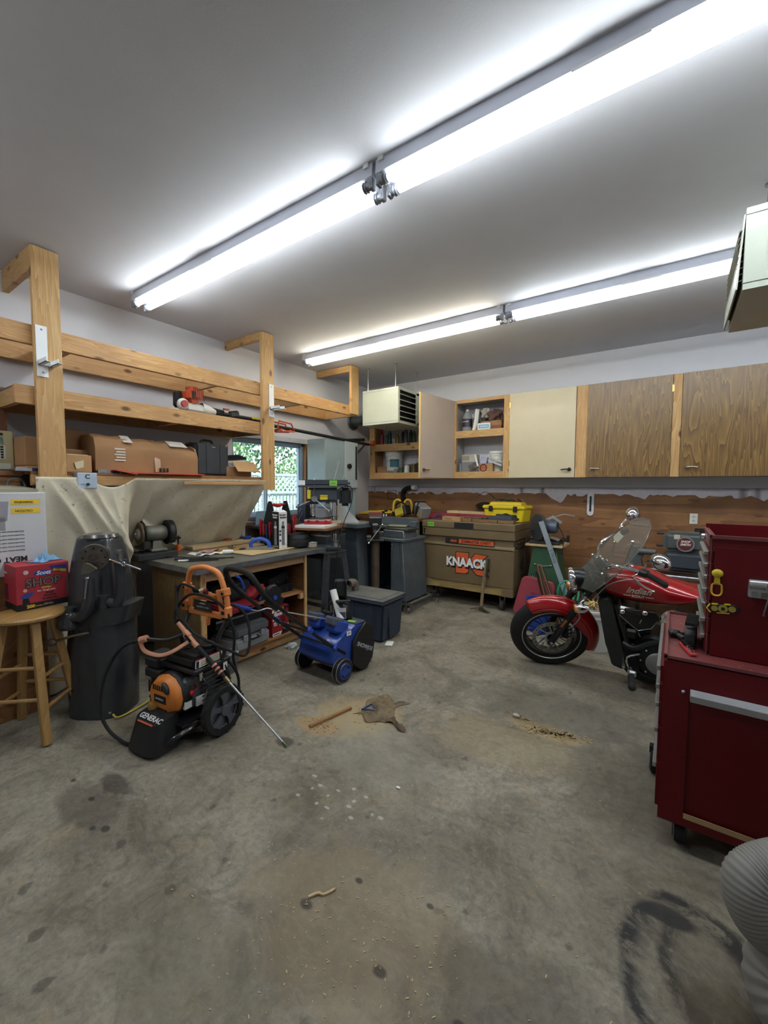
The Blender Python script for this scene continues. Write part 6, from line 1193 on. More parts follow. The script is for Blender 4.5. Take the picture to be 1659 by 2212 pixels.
# ================================================================ CORNER BENCH
cbn = T('corner_bench', 'brown wooden bench in the far corner carrying yellow clamps and saws', 'workbench', (0, 0, 0))
B().bx(.22, 1.40, -.72, -.03, 1.03, 1.075, .004).obj('worktop', WOOD('bench_brown', '#7e5434', '#603c22', 'x', 5, True, .6), cbn)
for x, y in ((.26, -.68), (1.28, -.68), (.26, -.09), (1.28, -.09)): B().bx(x, x+.08, y, y+.04, 0, 1.03).obj('leg', M('leg_pale', '#8f8877', .7), cbn)
B().bx(.30, 1.34, -.13, -.10, .12, 1.02).obj('back_panel', blk, cbn)
zb = 1.076
yc = M('clamp_yellow', '#c9a92b', .45, var=.08)
for i, (y, z, lb_) in enumerate(((-.60, .02, 'front yellow bar clamp lying on the corner bench'), (-.53, .035, 'second yellow bar clamp on the corner bench'), (-.46, .02, 'third yellow bar clamp from the front on the corner bench'), (-.39, .04, 'rear yellow bar clamp on the corner bench'))):
    t = T('bar_clamp', lb_, 'clamp', (.60, y, zb), rz=R(4)); B().tube([(-.32, 0, z), (.30, 0, z+.035)], .013, 8).obj('bar', yc, t); B().box((.12, 0, z+.03), (.05, .03, .035)).obj('jaw', blk, t)
t = T('frame_clamp', 'pair of yellow curved tube handles arching over the bar clamps', 'tool', (.88, -.55, zb))
for dx, dy in ((0, 0), (.10, .12)): B().tube([(dx-.0, dy-.03, -.0+.015), (dx-.01, dy, .18), (dx+.02, dy+.02, .235), (dx+.07, dy+.03, .23), (dx+.10, dy+.03, .17), (dx+.11, dy+.03, .03)], .016, 10, 5).obj('curved_tube', yc, t)
t = T('ball_jar', 'glass jar lying in front of the yellow bar clamps', 'jar', (.56, -.69, zb+.026)); B().lathe([(0, 0), (.02, .02), (.026, .2), (.026, .7), (.018, .85), (.018, 1), (0, 1)], (-.05, 0, 0), (.05, 0, 0), 16).obj('glass', GLASS('jar_glass', '#cdd3d0', .4), t)
t = T('pole_hardware', 'row of small steel fittings at the front edge of the corner bench', 'fittings', (.74, -.68, zb))
for k in range(4): B().cyl((k*.045-.05, 0, 0), (k*.045-.05, .01, .03), .012, n=8).obj('fitting', steel, t)
cs = T('chainsaw', 'yellow and black electric saw on the corner bench', 'saw', (1.03, -.58, zb), rz=R(-10))
B().box((0, 0, .07), (.20, .13, .12), (0, R(-18), 0), bev=.02, seg=2).obj('body', yc, cs); B().box((.09, 0, .10), (.05, .13, .14), (0, R(-18), 0), bev=.012).tube([(-.09, 0, .08), (-.12, 0, .16), (-.02, 0, .21), (.08, 0, .16)], .014, 8, 4).box((-.12, 0, .04), (.08, .1, .06), bev=.01).obj('black_housing', black, cs); B().bx(-.01, .04, -.069, -.066, .10, .13).obj('green_tag', M('tag_green', '#79c23e', .6), cs)
mc = T('air_mover', 'white and black tool with a slatted face tilted at the bench right end', 'tool', (1.27, -.46, zb), rot=(0, R(20), R(-30)))
B().box((0, 0, .10), (.22, .16, .17), bev=.015).obj('casing', M('casing_silver', '#8f8f8e', .5, .2), mc)
for k in range(6): B().box((-.04+k*.006, -.083, .05+k*.022), (.12, .006, .008), (0, R(-20), 0)).obj('slat', blk, mc)
B().tube([(.0, -.09, .02), (.02, -.1, .22), (.04, -.05, .25)], .009, 6, 4).box((-.11, 0, .10), (.02, .17, .19)).obj('guard_strap', black, mc); B().tube([(.06, -.085, .04), (.10, -.09, .12), (.05, -.085, .05)], .008, 6).obj('yellow_lever', yc, mc)
t = T('wall_spout', 'black bent pipe with a white end on the wall above the corner bench', 'pipe', (.86, -.02, 1.40)); B().tube([(-.16, -.02, -.10), (-.14, -.05, .02), (-.06, -.06, .08), (.04, -.05, .09)], .032, 12, 5).obj('elbow', rubber, t); B().tube([(.03, -.05, .092), (.10, -.05, .095)], .040, 14).obj('white_end', paper, t); B().bx(-.18, -.12, -.0, .018, -.14, -.06).obj('mount', blk, t)
# ================================================================ SANDER STAND
sg = T('sander_stand', 'green cast sander stand with a plywood top and chain, right of the chest', 'stand', (2.98, -.42, 0))
gm_ = M('machine_green', '#33583f', .5, .1, var=.2, dust=.3)
B().prism([(-.24, .0), (.24, 0), (.14, .82), (-.12, .82)], -.16, .16, 'xz', .01).obj('pedestal', gm_, sg); B().bx(-.20, .21, -.20, .20, .82, .842).obj('plywood_top', ppale, sg)
B().tube([(-.09, -.162, .60), (0, -.165, .585), (.09, -.162, .60)], .008, 6).ball((-.09, -.168, .60), .014).ball((.09, -.168, .60), .014).obj('chain_bar', steel, sg); B().prism([(-.15, .43), (-.135, .41), (-.02, .41), (-.005, .43), (-.005, .46), (-.02, .48), (-.135, .48), (-.15, .46)], -.165, -.160, 'xz').obj('cast_nameplate', M('cast_dark_green', '#1b2f24', .5), sg); text('WA', .06, (-.095, -.1665, .445), FY, M('embossed_green', '#7d8a80', .5), sg, bold=.001)
ms = T('mitre_saw', 'grey disc sander with black guard on top of the green stand', 'sander', (2.95, -.44, .843))
B().bx(-.14, .20, -.14, .14, 0, .03, .005).cyl((-.16, 0, .05), (.26, .02, .05), .016).obj('base', dsteel, ms); B().lathe([(0, 0), (.155, 0), (.158, .5), (.155, 1), (0, 1)], (-.06, -.10, .19), (-.035, -.075, .19), 32).obj('disc', M('disc_dark', '#33373b', .6), ms)
B().lathe([(0, 0), (.06, 0), (.075, .2), (.075, .8), (.06, 1), (0, 1)], (-.01, -.05, .20), (.16, -.06, .20), 24).obj('motor', M('motor_blue_grey', '#4e5a6c', .4, .2), ms)
B().box((.05, -.02, .29), (.14, .07, .03), (0, R(-25), 0)).box((.15, -.06, .29), (.13, .03, .03), (0, R(35), 0)).tube([(.1, 0, .31), (.22, 0, .35), (.33, 0, .33)], .008, 6).box((.14, -.08, .07), (.10, .06, .025), (0, R(15), 0)).obj('work_arm', alum, ms)
B().box((.27, -.02, .07), (.02, .05, .08)).cyl((.20, -.02, .07), (.28, -.02, .07), .007).obj('clamp_end', blk, ms)
B().tube([(-.1, -.06, .15), (-.16, -.12, .12), (-.18, -.15, -.05), (-.22, -.15, -.22), (-.24, -.10, -.33), (-.21, -.14, -.38), (-.17, -.17, -.30), (-.17, -.2, -.05)], .006, 6, 6).tube([(.16, -.06, .22), (.23, -.1, .12), (.24, -.14, -.02), (.23, -.15, -.1)], .006, 6, 5).obj('power_cord', rubber, ms)
B().box((0, 0, 0), (.055, .006, .95)).obj('straightedge', M('straightedge_blue_white', '#a9b6be', .35, .5), None, 'long pale metal straightedge leaning against the green stand', 'straightedge', loc=(3.13, -.68, .67), rot=(R(0), R(-20), 0))
for i in range(3): B().cyl((3.03+.0, -.6835, 1.06-.35*i), (3.03, -.6855, 1.06-.35*i), .0)
text('S Wrick', .05, (3.105, -.6845, .74), (R(90), R(70), 0), M('pencil_grey', '#5f666c', .6), bpy.data.objects['straightedge'], 'lettering').location = (.0, -.0045, .06); bpy.data.objects['straightedge'].children[0].rotation_euler = (R(90), R(90), 0)
pk_ = T('rose_case', 'dusty rose-red plastic tool case standing at the chest right side', 'case', (2.88, -.72, 0), rot=(R(-9), R(6), R(-6)))
cr = M('case_rose', '#8e2f3e', .5, var=.08, dust=.2)
B().prism([(-.20, .03), (-.17, .0), (.20, .0), (.22, .03), (.22, .40), (.19, .46), (-.12, .46), (-.16, .42)], -.05, .03, 'xz', .012).obj('case_shell', cr, pk_); B().prism([(-.19, .03), (.20, .03), (.20, .40), (-.14, .42)], .032, .07, 'xz', .01).obj('case_lid', cr, pk_); B().bx(-.02, .14, -.056, -.048, .14, .30, .003).bx(.05, .15, -.06, -.05, .40, .45, .004).obj('panel_recess', M('case_rose_dark', '#7b2533', .5), pk_)
cop = M('copper_pipe', '#8a5f45', .4, .8)
for i in range(7):
    x = 3.10+i*.022; y = -.90-.02*(i % 2); B().cyl((x+.05, y, .015), (x-.14-.012*i, y+.10, .56+.03*((i*3) % 4)), .008 if i % 2 else .011, n=8).obj('copper_pipe', cop if i % 3 else M('pipe_dark', '#3d3a36', .5, .6), None, ('one of the slim copper and steel pipes leaning behind the motorcycle wheel'), 'pipe', 'leaning pipes behind the motorcycle wheel')
gh = T('garden_hose', 'coiled green hose standing behind the motorcycle fork', 'hose', (3.42, -1.17, .33)); b = B()
gh.location = (3.42, -1.26, .46)
for k in range(3): b.tube([(.045*k-.05+.075*math.cos(a*.2618)*(1-.12*k), .02*k+.02*math.sin(a*.5), .13*math.sin(a*.2618)) for a in range(24)], .0105, 8, closed=True)
b.obj('hose_coil', M('hose_green', '#2f8a6c', .5), gh); 
b = bucket('white pail full of yellowish shavings behind the motorcycle front wheel', 3.63, -1.30, 0, 1.05, False); 
t = T('straw_bundle', 'bundle of yellowish shavings in the white pail', 'shavings', (3.63, -1.30, .36)); random.seed(9)
b = B()
for _ in range(60): a = random.uniform(0, 6.28); r_ = random.uniform(0, .1); b.box((r_*math.cos(a), r_*math.sin(a), random.uniform(.0, .07)), (.09, .010, .003), (random.uniform(-.6, .6), random.uniform(-.6, .6), a))
o = b.obj('shavings', M('shavings', '#b59a62', .8), t); o['kind'] = 'stuff'
t = T('blue_bin', 'blue plastic bin seen through the spokes of the front wheel', 'bin', (3.10, -1.12, 0)); B().lathe([(0, 0), (.12, 0), (.145, .95), (.155, 1), (.14, .98), (.11, .05), (0, .05)], (0, 0, 0), (0, 0, .34), 24).obj('bin_body', blue, t)
# ================================================================ SHOPSMITH BENCH
sm1 = T('lathe_motor', 'grey combination-machine headstock with a round badge on steel way tubes', 'lathe', (4.27, -.34, .0))
smg = M('shop_grey', '#4c5355', .45, .1, var=.12, dust=.5)
B().bx(-.14, .20, -.14, .14, .86, 1.055, .04, 3).obj('upper_casing', smg, sm1); B().bx(-.13, .20, -.145, .14, .67, .858, .035, 3).obj('lower_casing', M('shop_grey_blue', '#3c434c', .45, .1, dust=.3), sm1)
B().cyl((.045, -.146, .945), (.045, -.156, .945), .075, n=32).obj('badge_ring', alum, sm1); B().cyl((.045, -.156, .945), (.045, -.1575, .945), .062, n=32).obj('badge', M('badge_maroon', '#5f2a28', .4), sm1)
text('SHOP\nSMITH', .03, (.045, -.1585, .955), FY, winkm, sm1, bold=.0008, shear=.2)
B().bx(-.05, .0, -.142, -.139, .99, 1.035).obj('paper_sticker', M('sticker_cream', '#b9b19a', .6), sm1)
for z in (1.03, .90): B().cyl((-.14, 0, z), (-.20, 0, z), .012, n=10).obj('shaft_stub', dsteel, sm1)
for y, z in ((-.12, .60), (.10, .62)): B().cyl((-.75, y, z), (1.6, y, z), .026, n=16).obj('way_tube', steel, sm1)
B().prism([(-.50, .6), (-.30, .6), (-.34, .74), (-.30, .80), (-.30, .88), (-.42, .88), (-.42, .78)], -.06, .06, 'xz', .008).cyl((-.36, -.07, .83), (-.2, -.08, .83), .03).obj('tailstock', smg, sm1)
for x in (-.72, 1.5): B().bx(x, x+.06, -.18, .16, 0, .60).obj('leg', smg, sm1)
B().bx(-.9, 1.6, -.2, .17, .48, .52, .003).obj('lower_shelf', ply_x, sm1)
# wall fittings
t = T('wall_thermometer', 'white oval strip with a black slot hanging on the plywood, over the sander', 'gauge', (3.375, -.022, 1.165)); b = B(); L_ = [(-.04+.0, .03)]; pts = [(.037*math.cos(a*math.pi/8), .245+.037*math.sin(a*math.pi/8)) for a in range(9)]+[(-.037*math.cos(a*math.pi/8), .037-.037*math.sin(a*math.pi/8)) for a in range(9)]
B().prism(pts, -.008, 0, 'xz').obj('plate', M('plate_white', '#c4c6cc', .4), t); B().bx(-.011, .011, -.012, -.008, .05, .235, .002).obj('slot', blk, t)
t = T('wall_outlet', 'white double power outlet on the plywood right of the windshield', 'outlet', (4.385, -.02, 1.175)); B().bx(-.035, .035, -.008, 0, -.057, .057, .002).obj('cover_plate', M('plate_ivory', '#c9c8c0', .4), t)
for z in (-.022, .022): B().lathe([(0, 0), (.017, 0), (.017, 1), (0, 1)], (0, -.008, z), (0, -.011, z), 20).obj('socket', M('socket_ivory', '#b7b6ae', .4), t); B().bx(-.007, -.004, -.0118, -.0108, z-.004, z+.006).bx(.004, .007, -.0118, -.0108, z-.004, z+.006).obj('slots', ink, t)
t = T('black_bracket', 'small black strap hinge on the plywood under the outlet', 'bracket', (4.43, -.02, 1.05)); B().bx(-.03, .10, -.01, 0, -.025, .025).obj('plate', blk, t); B().cyl((0, -.01, 0), (0, -.014, 0), .008).obj('screw', steel, t)
# ================================================================ MOTORCYCLE
mc_ = T('motorcycle', 'red cruiser motorcycle with a clear windshield leaning on its stand', 'motorcycle', (3.39, -1.90, 0), rot=(R(8), 0, 0))
# local: x = back, -y = left side (toward the viewer), z up; front wheel contact at origin
mred = M('candy_red', '#9e0f16', .22, .1, var=.04, coat=.8); mblk = M('engine_black', '#0e0f10', .4, .3, var=.2, scale=15); satin = M('satin_black', '#17181a', .3, .2)
fk = T('front_end', None, None, (0, 0, 0)); fk.parent = mc_
# steering: rotate about the raked head axis
hd0 = Vector((.44, 0, .80)); axl = Vector((0, 0, .32)); sdir = Vector((.50, 0, .866)).normalized()
rotm = Matrix.Translation(hd0) @ Matrix.Rotation(R(24), 4, sdir) @ Matrix.Translation(-hd0)
def fo(b, name, mat, parent=None, label=None):
    # part of the steered assembly, as a direct part of the motorcycle
    b.tf(rotm); o = b.obj(name, mat, parent or mc_, label); return o
bpy.data.objects.remove(fk)
wheel = fo(B().lathe([(.205, 0), (.225, .02), (.27, .0), (.305, .16), (.318, .38), (.320, .5), (.318, .62), (.305, .84), (.27, 1), (.225, .98), (.205, 1), (.205, 0)], (0, -.062, .32), (0, .062, .32), 64), 'front_tyre', rubber)
fo(B().lathe([(.195, 0), (.222, 0), (.226, .1), (.214, .15), (.206, .5), (.214, .85), (.226, .9), (.222, 1), (.195, 1), (.192, .5), (.195, 0)], (0, -.052, .32), (0, .052, .32), 56), 'rim', satin)
fo(B().torus((0, -.058, .32), (0, 1, 0), .226, .006, 56, 6).torus((0, .058, .32), (0, 1, 0), .226, .006, 56, 6), 'rim_stripe', alum)
b = B()
for k in range(20):
    a = k*2*math.pi/20; b.tube([(.035*math.cos(a), -.03+.06*(k % 2), .32+.035*math.sin(a)), (.205*math.cos(a+.25), 0, .32+.205*math.sin(a+.25))], .004, 5)
fo(b, 'spokes', satin); fo(B().cyl((0, -.07, .32), (0, .07, .32), .035, n=20), 'hub', satin)
b = B().torus((0, -.075, .32), (0, 1, 0), .142, .011, 40, 6)
b = B().lathe([(.118, 0), (.152, 0), (.152, 1), (.118, 1), (.118, 0)], (0, -.079, .32), (0, -.073, .32), 48); disc = fo(b, 'brake_disc', M('disc_steel', '#8e8e8a', .3, .9))
b = B()
for k in range(9):
    a = k*2*math.pi/9; b.tube([(.045*math.cos(a), -.076, .32+.045*math.sin(a)), (.085*math.cos(a+.25), -.076, .32+.085*math.sin(a+.25)), (.122*math.cos(a+.28), -.076, .32+.122*math.sin(a+.28))], .007, 6, 4, flat=.5)
b.lathe([(.035, 0), (.055, 0), (.055, 1), (.035, 1), (.035, 0)], (0, -.079, .32), (0, -.073, .32), 30); fo(b, 'disc_carrier', alum, disc)
b = B()
for k in range(27): a = k*2*math.pi/27; b.cyl((.135*math.cos(a)+.008*math.cos(3*k), -.0805, .32+.135*math.sin(a)), (.135*math.cos(a)+.008*math.cos(3*k), -.0795, .32+.135*math.sin(a)), .005, n=6)
fo(b, 'disc_holes', ink, disc)['kind'] = 'stuff'
fo(B().box((.115, -.085, .385), (.05, .05, .11), (0, R(20), 0), bev=.01).box((.13, -.10, .38), (.04, .03, .08), (0, R(20), 0), bev=.008), 'brake_caliper', mblk)
for z in (.35, .38, .41): fo(B().ball((.13, -.117, z), .008), 'caliper_bolt', steel)
fo(B().tube([(.12, -.10, .43), (.17, -.13, .50), (.20, -.14, .58), (.16, -.11, .66)], .004, 6, 5), 'brake_hose', alum)
# forks
for s in (-1, 1):
    y = s*.105; a0 = Vector((-.005, y, .30)); a1 = a0+sdir*.38; a2 = a0+sdir*.66; fo(B().tube([a0-sdir*.02, a0+sdir*.10, a1], [.024, .028], 14).box(a0, (.05, .035, .07), (0, R(30), 0), bev=.01), 'fork_slider', satin)
    fo(B().tube([a1-sdir*.02, a1+sdir*.045], .031, 14), 'dust_seal', rubber); fo(B().tube([a1, a2], .0205, 14), 'fork_tube', chrome); fo(B().tube([a1+sdir*.13, a2], .027, 14), 'fork_cover', satin)
    fo(B().ball(a0+Vector((-.0, s*.02, 0)), .014), 'axle_cap', steel)
fo(B().box(a0*0+Vector((.085, -.135, .50)), (.022, .008, .075), (0, R(30), 0), bev=.003), 'side_reflector', M('amber_reflector', '#8a4a1e', .3, coat=.5))
up_ = Vector((-.005, 0, .30))
fo(B().box(up_+sdir*.52, (.07, .26, .03), (0, R(30), 0), bev=.008).box(up_+sdir*.67, (.08, .24, .028), (0, R(30), 0), bev=.008).cyl(up_+sdir*.5+Vector((.04, 0, 0)), up_+sdir*.69+Vector((.04, 0, 0)), .03), 'triple_clamp', satin)
# fender: arc shell
def fend(u, v):
    a = R(122)-u*R(150)            # from front (upper left) over the top to low behind
    rr = .352+.075*max(0, u-.5); w_ = .088*(.55+.45*math.sin(math.pi*min(1, .12+u*.94))); t_ = (v-.5)*2
    drop = .075*(abs(t_)**2.2)*(1-.0*u)
    r2 = rr-drop
    return (r2*math.cos(a), t_*w_, .32+r2*math.sin(a))
o = fo(B().grid(fend, 40, 14), 'front_fender', mred); o.modifiers.new('s', 'SOLIDIFY').thickness = .004
def skirt(s):
    b = B(); return b.grid(lambda u, v: (lambda a, r_: (r_*math.cos(a), s*.088*(1-.1*v)*(.55+.45*math.sin(math.pi*min(1, .12+u*.94))), .32+r_*math.sin(a)))(R(122)-u*R(150), .278+.07*max(0, u-.5)-v*(.03+.05*max(0, 1-abs(u-.6)*3))), 40, 4)
for s in (-1, 1): o = fo(skirt(s), 'fender_skirt', mred); o.modifiers.new('s', 'SOLIDIFY').thickness = .003
# headlight
hc = Vector((.24, 0, .825))
hl = fo(B().lathe([(0, 0), (.05, .03), (.082, .25), (.092, .62), (.092, .80), (.0, .80)], hc+Vector((.075, 0, 0)), hc+Vector((-.09, 0, -.01)), 32), 'headlight', satin)
fo(B().lathe([(.082, 0), (.095, .1), (.099, .5), (.094, 1), (.082, 1)], hc+Vector((-.05, 0, -.006)), hc+Vector((-.085, 0, -.01)), 32), 'headlight_rim', chrome, hl); fo(B().lathe([(.09, 0), (.07, .6), (0, 1)], hc+Vector((-.07, 0, -.008)), hc+Vector((-.098, 0, -.012)), 32), 'lens', GLASS('lamp_lens', '#dfe6ea', .35, .05), hl)
for s in (-1, 1):
    c = Vector((.20, s*.165, .665)); sig = fo(B().lathe([(0, 0), (.022, .08), (.036, .4), (.038, .75), (.034, 1), (0, 1)], c+Vector((.06, 0, .0)), c+Vector((-.03, 0, 0)), 20).tube([c, (.17, s*.10, .66)], .008), 'turn_signal', chrome)
    fo(B().lathe([(.034, 0), (.028, .6), (0, 1)], c+Vector((-.03, 0, 0)), c+Vector((-.05, 0, 0)), 20), 'signal_lens', M('amber_lens', '#c9791e', .25, coat=.6), sig)
# windshield: curved sheet raked back
def ws(u, v):
    a = (u-.5)*2; z = .80+v*.50; w_ = .21*(math.sin(math.pi*min(1, .22+v*.62))**.7)*(1 if v < .7 else math.sqrt(max(.0001, 1-((v-.7)/.3)**2.4)))
    x = .17+v*.40+.11*a*a
    return (x*1.0, a*w_, z)
fo(B().grid(ws, 20, 26), 'windshield', GLASS('windshield_clear', '#e6e6e0', .07, .03)).modifiers.new('s', 'SOLIDIFY').thickness = .003
b = B().tube([ws(0, v/14) for v in range(14)]+[ws(u/10, 13.4/14) for u in range(0, 11)]+[ws(1, v/14) for v in range(13, -1, -1)], .0035, 6); fo(b, 'windshield_edge', GLASS('edge_grey', '#8f8f8a', .6, .1))
for s in (-1, 1):
    fo(B().tube([ws(.5+s*.36, .30), (.36, s*.13, .90), (.44, s*.11, .90)], .007, 6).tube([ws(.5+s*.36, .78), (.50, s*.15, 1.05), (.47, s*.12, .93)], .007, 6), 'windshield_bracket', chrome); fo(B().ball(ws(.5+s*.36, .78), .012).ball(ws(.5+s*.36, .30), .012), 'bracket_bolt', chrome)
fo(B().grid(lambda u, v: (lambda p: (p[0]+.006, p[1], p[2]))(ws(.36+u*.28, .70+v*.10)), 6, 4), 'windshield_sticker', paper)
# bars
hz_ = Vector((.345, 0, .905))
b = B()
for s in (-1, 1): b.tube([(.36, s*.03, .90), (.37, s*.10, .965), (.42, s*.19, 1.035), (.51, s*.27, 1.05), (.58, s*.32, 1.04)], .0125, 10, 5)
fo(b, 'handlebar', chrome)
for s in (-1, 1):
    g0, g1 = Vector((.58, s*.32, 1.04)), Vector((.655, s*.41, 1.015)); fo(B().tube([g0, g1], .0185, 12).ball(g1, .0195), 'grip', rubber)
    fo(B().box((.565, s*.30, 1.04), (.06, .05, .045), (0, 0, s*.7), bev=.008).cyl((.54, s*.28, 1.035), (.53, s*.27, 1.03), .02), 'switch_housing', black)
    fo(B().tube([(.54, s*.29, 1.035), (.50, s*.32, 1.02), (.53, s*.38, .995), (.58, s*.43, .98)], [.010, .006], 8, 5, flat=.6).ball((.583, s*.433, .98), .009), 'lever', chrome)
    mir = Vector((.68, s*.36, 1.19)) if s > 0 else Vector((.635, s*.36, 1.155))
    fo(B().tube([(.57, s*.29, 1.05), (.58, s*.29, 1.12), mir+Vector((-.03, -s*.02, -.0))], .007, 8, 4), 'mirror_stem', chrome); mo = fo(B().ball(mir+Vector((0, 0, 0)), (.050, .075, .052), (0, 0, R(-20)*s)), 'mirror', chrome)
fo(B().lathe([(0, 0), (.045, .1), (.05, .6), (.056, 1), (0, 1)], (.34, 0, .93), (.40, 0, .98), 28), 'gauge', satin); fo(B().lathe([(.048, 0), (.058, .4), (.054, 1), (.0, .9)], (.39, 0, .972), (.405, 0, .985), 28), 'gauge_rim', chrome)
b = B()
for k in range(5): b.tube([(.30, -.06+.03*k, .92), (.42, -.08+.03*k, .88), (.52, -.05+.02*k, .86)], .006, 6, 4)
b.box((.33, 0, .86), (.10, .16, .10), bev=.02); fo(b, 'cables', satin)
fo(B().tube([(.60, -.33, .98), (.52, -.2, .93), (.40, -.12, .84), (.30, -.1, .70)], .004, 6, 5), 'clutch_cable', alum)
# frame, tank, engine (not steered)
ES = 0
def pt(b, name, mat, parent=None, label=None): return b.tf(Matrix.Translation((ES, 0, 0))).obj(name, mat, parent or mc_, label)
def tank(u, v):
    x = .40+u*.66; a = v*2*math.pi
    # section: half widths and heights along the tank
    w_ = .03+.125*math.sin(math.pi*min(1, .10+u*.62))**.8*(1 if u < .85 else 1-.25*((u-.85)/.15)**1.5)
    top = .905+.035*math.sin(math.pi*min(1, u*1.6)) - (.11*max(0, (u-.30)/.7)**1.4)
    bot = .74-.07*math.sin(math.pi*min(1, u*1.15+.02))**.5+.02*u
    c_, s_ = math.cos(a), math.sin(a); zc_ = (top+bot)/2; hz2 = (top-bot)/2
    if u <= 0 or u >= 1: w_ *= .6; hz2 *= .6
    return (x, w_*math.copysign(abs(c_)**.75, c_)*(1-.25*max(0, s_)**2+.0), zc_+hz2*math.copysign(abs(s_)**.8, s_))
b = B().grid(tank, 40, 40)
for u0 in (0, 1): b.grid(lambda u, v, u0=u0: (lambda p: ((p[0]), p[1]*u, .80+(p[2]-.80)*u))(tank(u0, v)), 3, 40)
pt(b, 'fuel_tank', mred, label='glossy red fuel tank')
for (s_, z, sz, sh_) in (('Indian', .800, .064, .45), ('SCOUT', .760, .024, 0)):
    text(s_, sz, (.635, -.1575, z), (R(97), 0, 0), M('chrome_letter', '#cfc6bd', .3, .4), mc_, bold=.0012, shear=sh_, ext=.0025)
for x0_, x1_ in ((.545, .590), (.680, .73)): B().box(((x0_+x1_)/2, -.157, .7615), (x1_-x0_, .004, .005), (R(7), 0, 0)).obj('emblem_bar', M('chrome_letter', '#cfc6bd', .3, .4), mc_)
pt(B().lathe([(0, 0), (.036, 0), (.036, .8), (.03, 1), (0, 1)], (.56, 0, .925), (.565, 0, .95), 24), 'fuel_cap', chrome)
pt(B().tube([(.44, 0, .84), (.46, 0, .70)], .04, 14).prism([(.34, .72), (.47, .86), (.52, .70), (.46, .60), (.40, .62)], -.045, .045, 'xz', .01), 'steering_head', satin)
rad = B().prism([(.37, .68), (.45, .71), (.475, .64), (.535, .32), (.60, .20), (.55, .15), (.475, .17), (.43, .34)], -.13, .13, 'xz', .012); pt(rad, 'radiator_shroud', M('shroud_black', '#1b1c1e', .5))
b = B()
for i in range(14): b.box((.385+.0065*i, 0, .61-.029*i), (.012, .20, .006), (0, R(15), 0))
pt(b, 'radiator_fins', blk)
for s in (-1, 1): pt(B().tube([(.50, s*.125, .66), (.56, s*.13, .45), (.63, s*.13, .20), (.80, s*.12, .14), (1.2, s*.12, .15)], .02, 10, 4), 'frame_tube', satin)
# engine: V twin
ES = -.15
eng = pt(B().lathe([(0, 0), (.14, .02), (.16, .1), (.16, .9), (.14, 1), (0, 1)], (.88, -.12, .30), (.88, .14, .30), 32).box((.86, 0, .30), (.36, .22, .22), bev=.04).box((1.1, 0, .33), (.25, .2, .2), bev=.03), 'crankcase', mblk)
for nm, bx_, ang in (('front_cylinder', Vector((.82, 0, .40)), -26), ('rear_cylinder', Vector((.97, 0, .40)), 30)):
    q = Matrix.Translation(bx_) @ Matrix.Rotation(R(ang), 4, 'Y'); cy = B().box((0, 0, .06), (.13, .17, .16), bev=.015).box((0, 0, .20), (.15, .20, .10), bev=.02).tf(q); co__ = pt(cy, nm, mblk)
    fn = B()
    for i in range(5): fn.box((0, 0, .0+i*.03), (.142, .182, .006))
    pt(fn.tf(q), 'cooling_fins', satin, co__)
    pt(B().box((-.0, -.098, .09), (.006, .012, .20)).tf(q), 'push_rod_line', alum, co__)
    pt(B().cyl((0, -.09, .22), (0, -.125, .22), .045, n=24).cyl((0, -.12, .22), (0, -.13, .22), .035, n=24).tf(q), 'head_cover', chrome, co__)
vp = pt(B().prism([(.66, .60), (.70, .655), (.90, .66), (.92, .60), (.86, .52), (.79, .49), (.70, .55)], -.150, -.125, 'xz', .006), 'valve_cover_plate', satin)
pt(B().tube([(x_, -.151, z_) for x_, z_ in ((.67, .60), (.79, .50), (.87, .53), (.91, .60))], .003, 6), 'plate_trim', chrome, vp); text('I', .045, (.65, -.152, .57), (R(90), 0, 0), M('chrome_letter', '#cfc6bd', .3, .4), mc_, shear=.35)
pt(B().box((.74, -.135, .635), (.16, .03, .05), (0, R(5), 0), bev=.015).ball((.69, -.155, .63), .022).ball((.83, -.155, .645), .022), 'head_bolt_cover', chrome)
pt(B().lathe([(0, 0), (.075, 0), (.08, .4), (.062, .5), (.062, .9), (.04, 1), (0, .8)], (1.0, -.10, .60), (1.0, -.17, .60), 32), 'intake_cover', chrome)
pt(B().lathe([(0, 0), (.125, 0), (.135, .3), (.13, .9), (.10, 1), (0, 1)], (.93, -.12, .29), (.93, -.185, .29), 36).box((1.12, -.14, .29), (.3, .07, .20), bev=.03), 'primary_cover', mblk)
pt(B().lathe([(.0, 0), (.080, 0), (.085, .5), (.07, 1), (0, 1)], (.93, -.185, .29), (.93, -.205, .29), 36), 'engine_badge', M('satin_alu', '#8c8e90', .35, .8))
for k in range(8): a = k*math.pi/4; pt(B().ball((.93+.115*math.cos(a), -.185, .29+.115*math.sin(a)), .008), 'cover_bolt', steel)
pt(B().tube([(.70, -.13, .37), (.78, -.16, .36), (.90, -.16, .43), (1.05, -.15, .43)], .026, 10, 4), 'coolant_pipe', mblk)
pt(B().box((.76, -.13, .28), (.10, .06, .20), (0, R(-15), 0), bev=.02).box((.75, -.10, .46), (.08, .12, .08), bev=.015), 'water_pump', mblk)
ES = 0
pt(B().tube([(.60, -.12, .20), (.60, -.20, .19), (.615, -.34, .20)], .014, 8).box((.62, -.24, .20), (.05, .03, .05), bev=.01), 'peg_bracket', alum)
pt(B().tube([(.615, -.28, .20), (.63, -.40, .195)], .022, 12).ball((.632, -.41, .195), .026), 'foot_peg', rubber); pt(B().tube([(.60, -.2, .20), (.58, -.21, .30), (.66, -.19, .34)], .007, 8, 3).tube([(.56, -.20, .29), (.57, -.30, .27)], .010, 8), 'shift_lever', chrome)
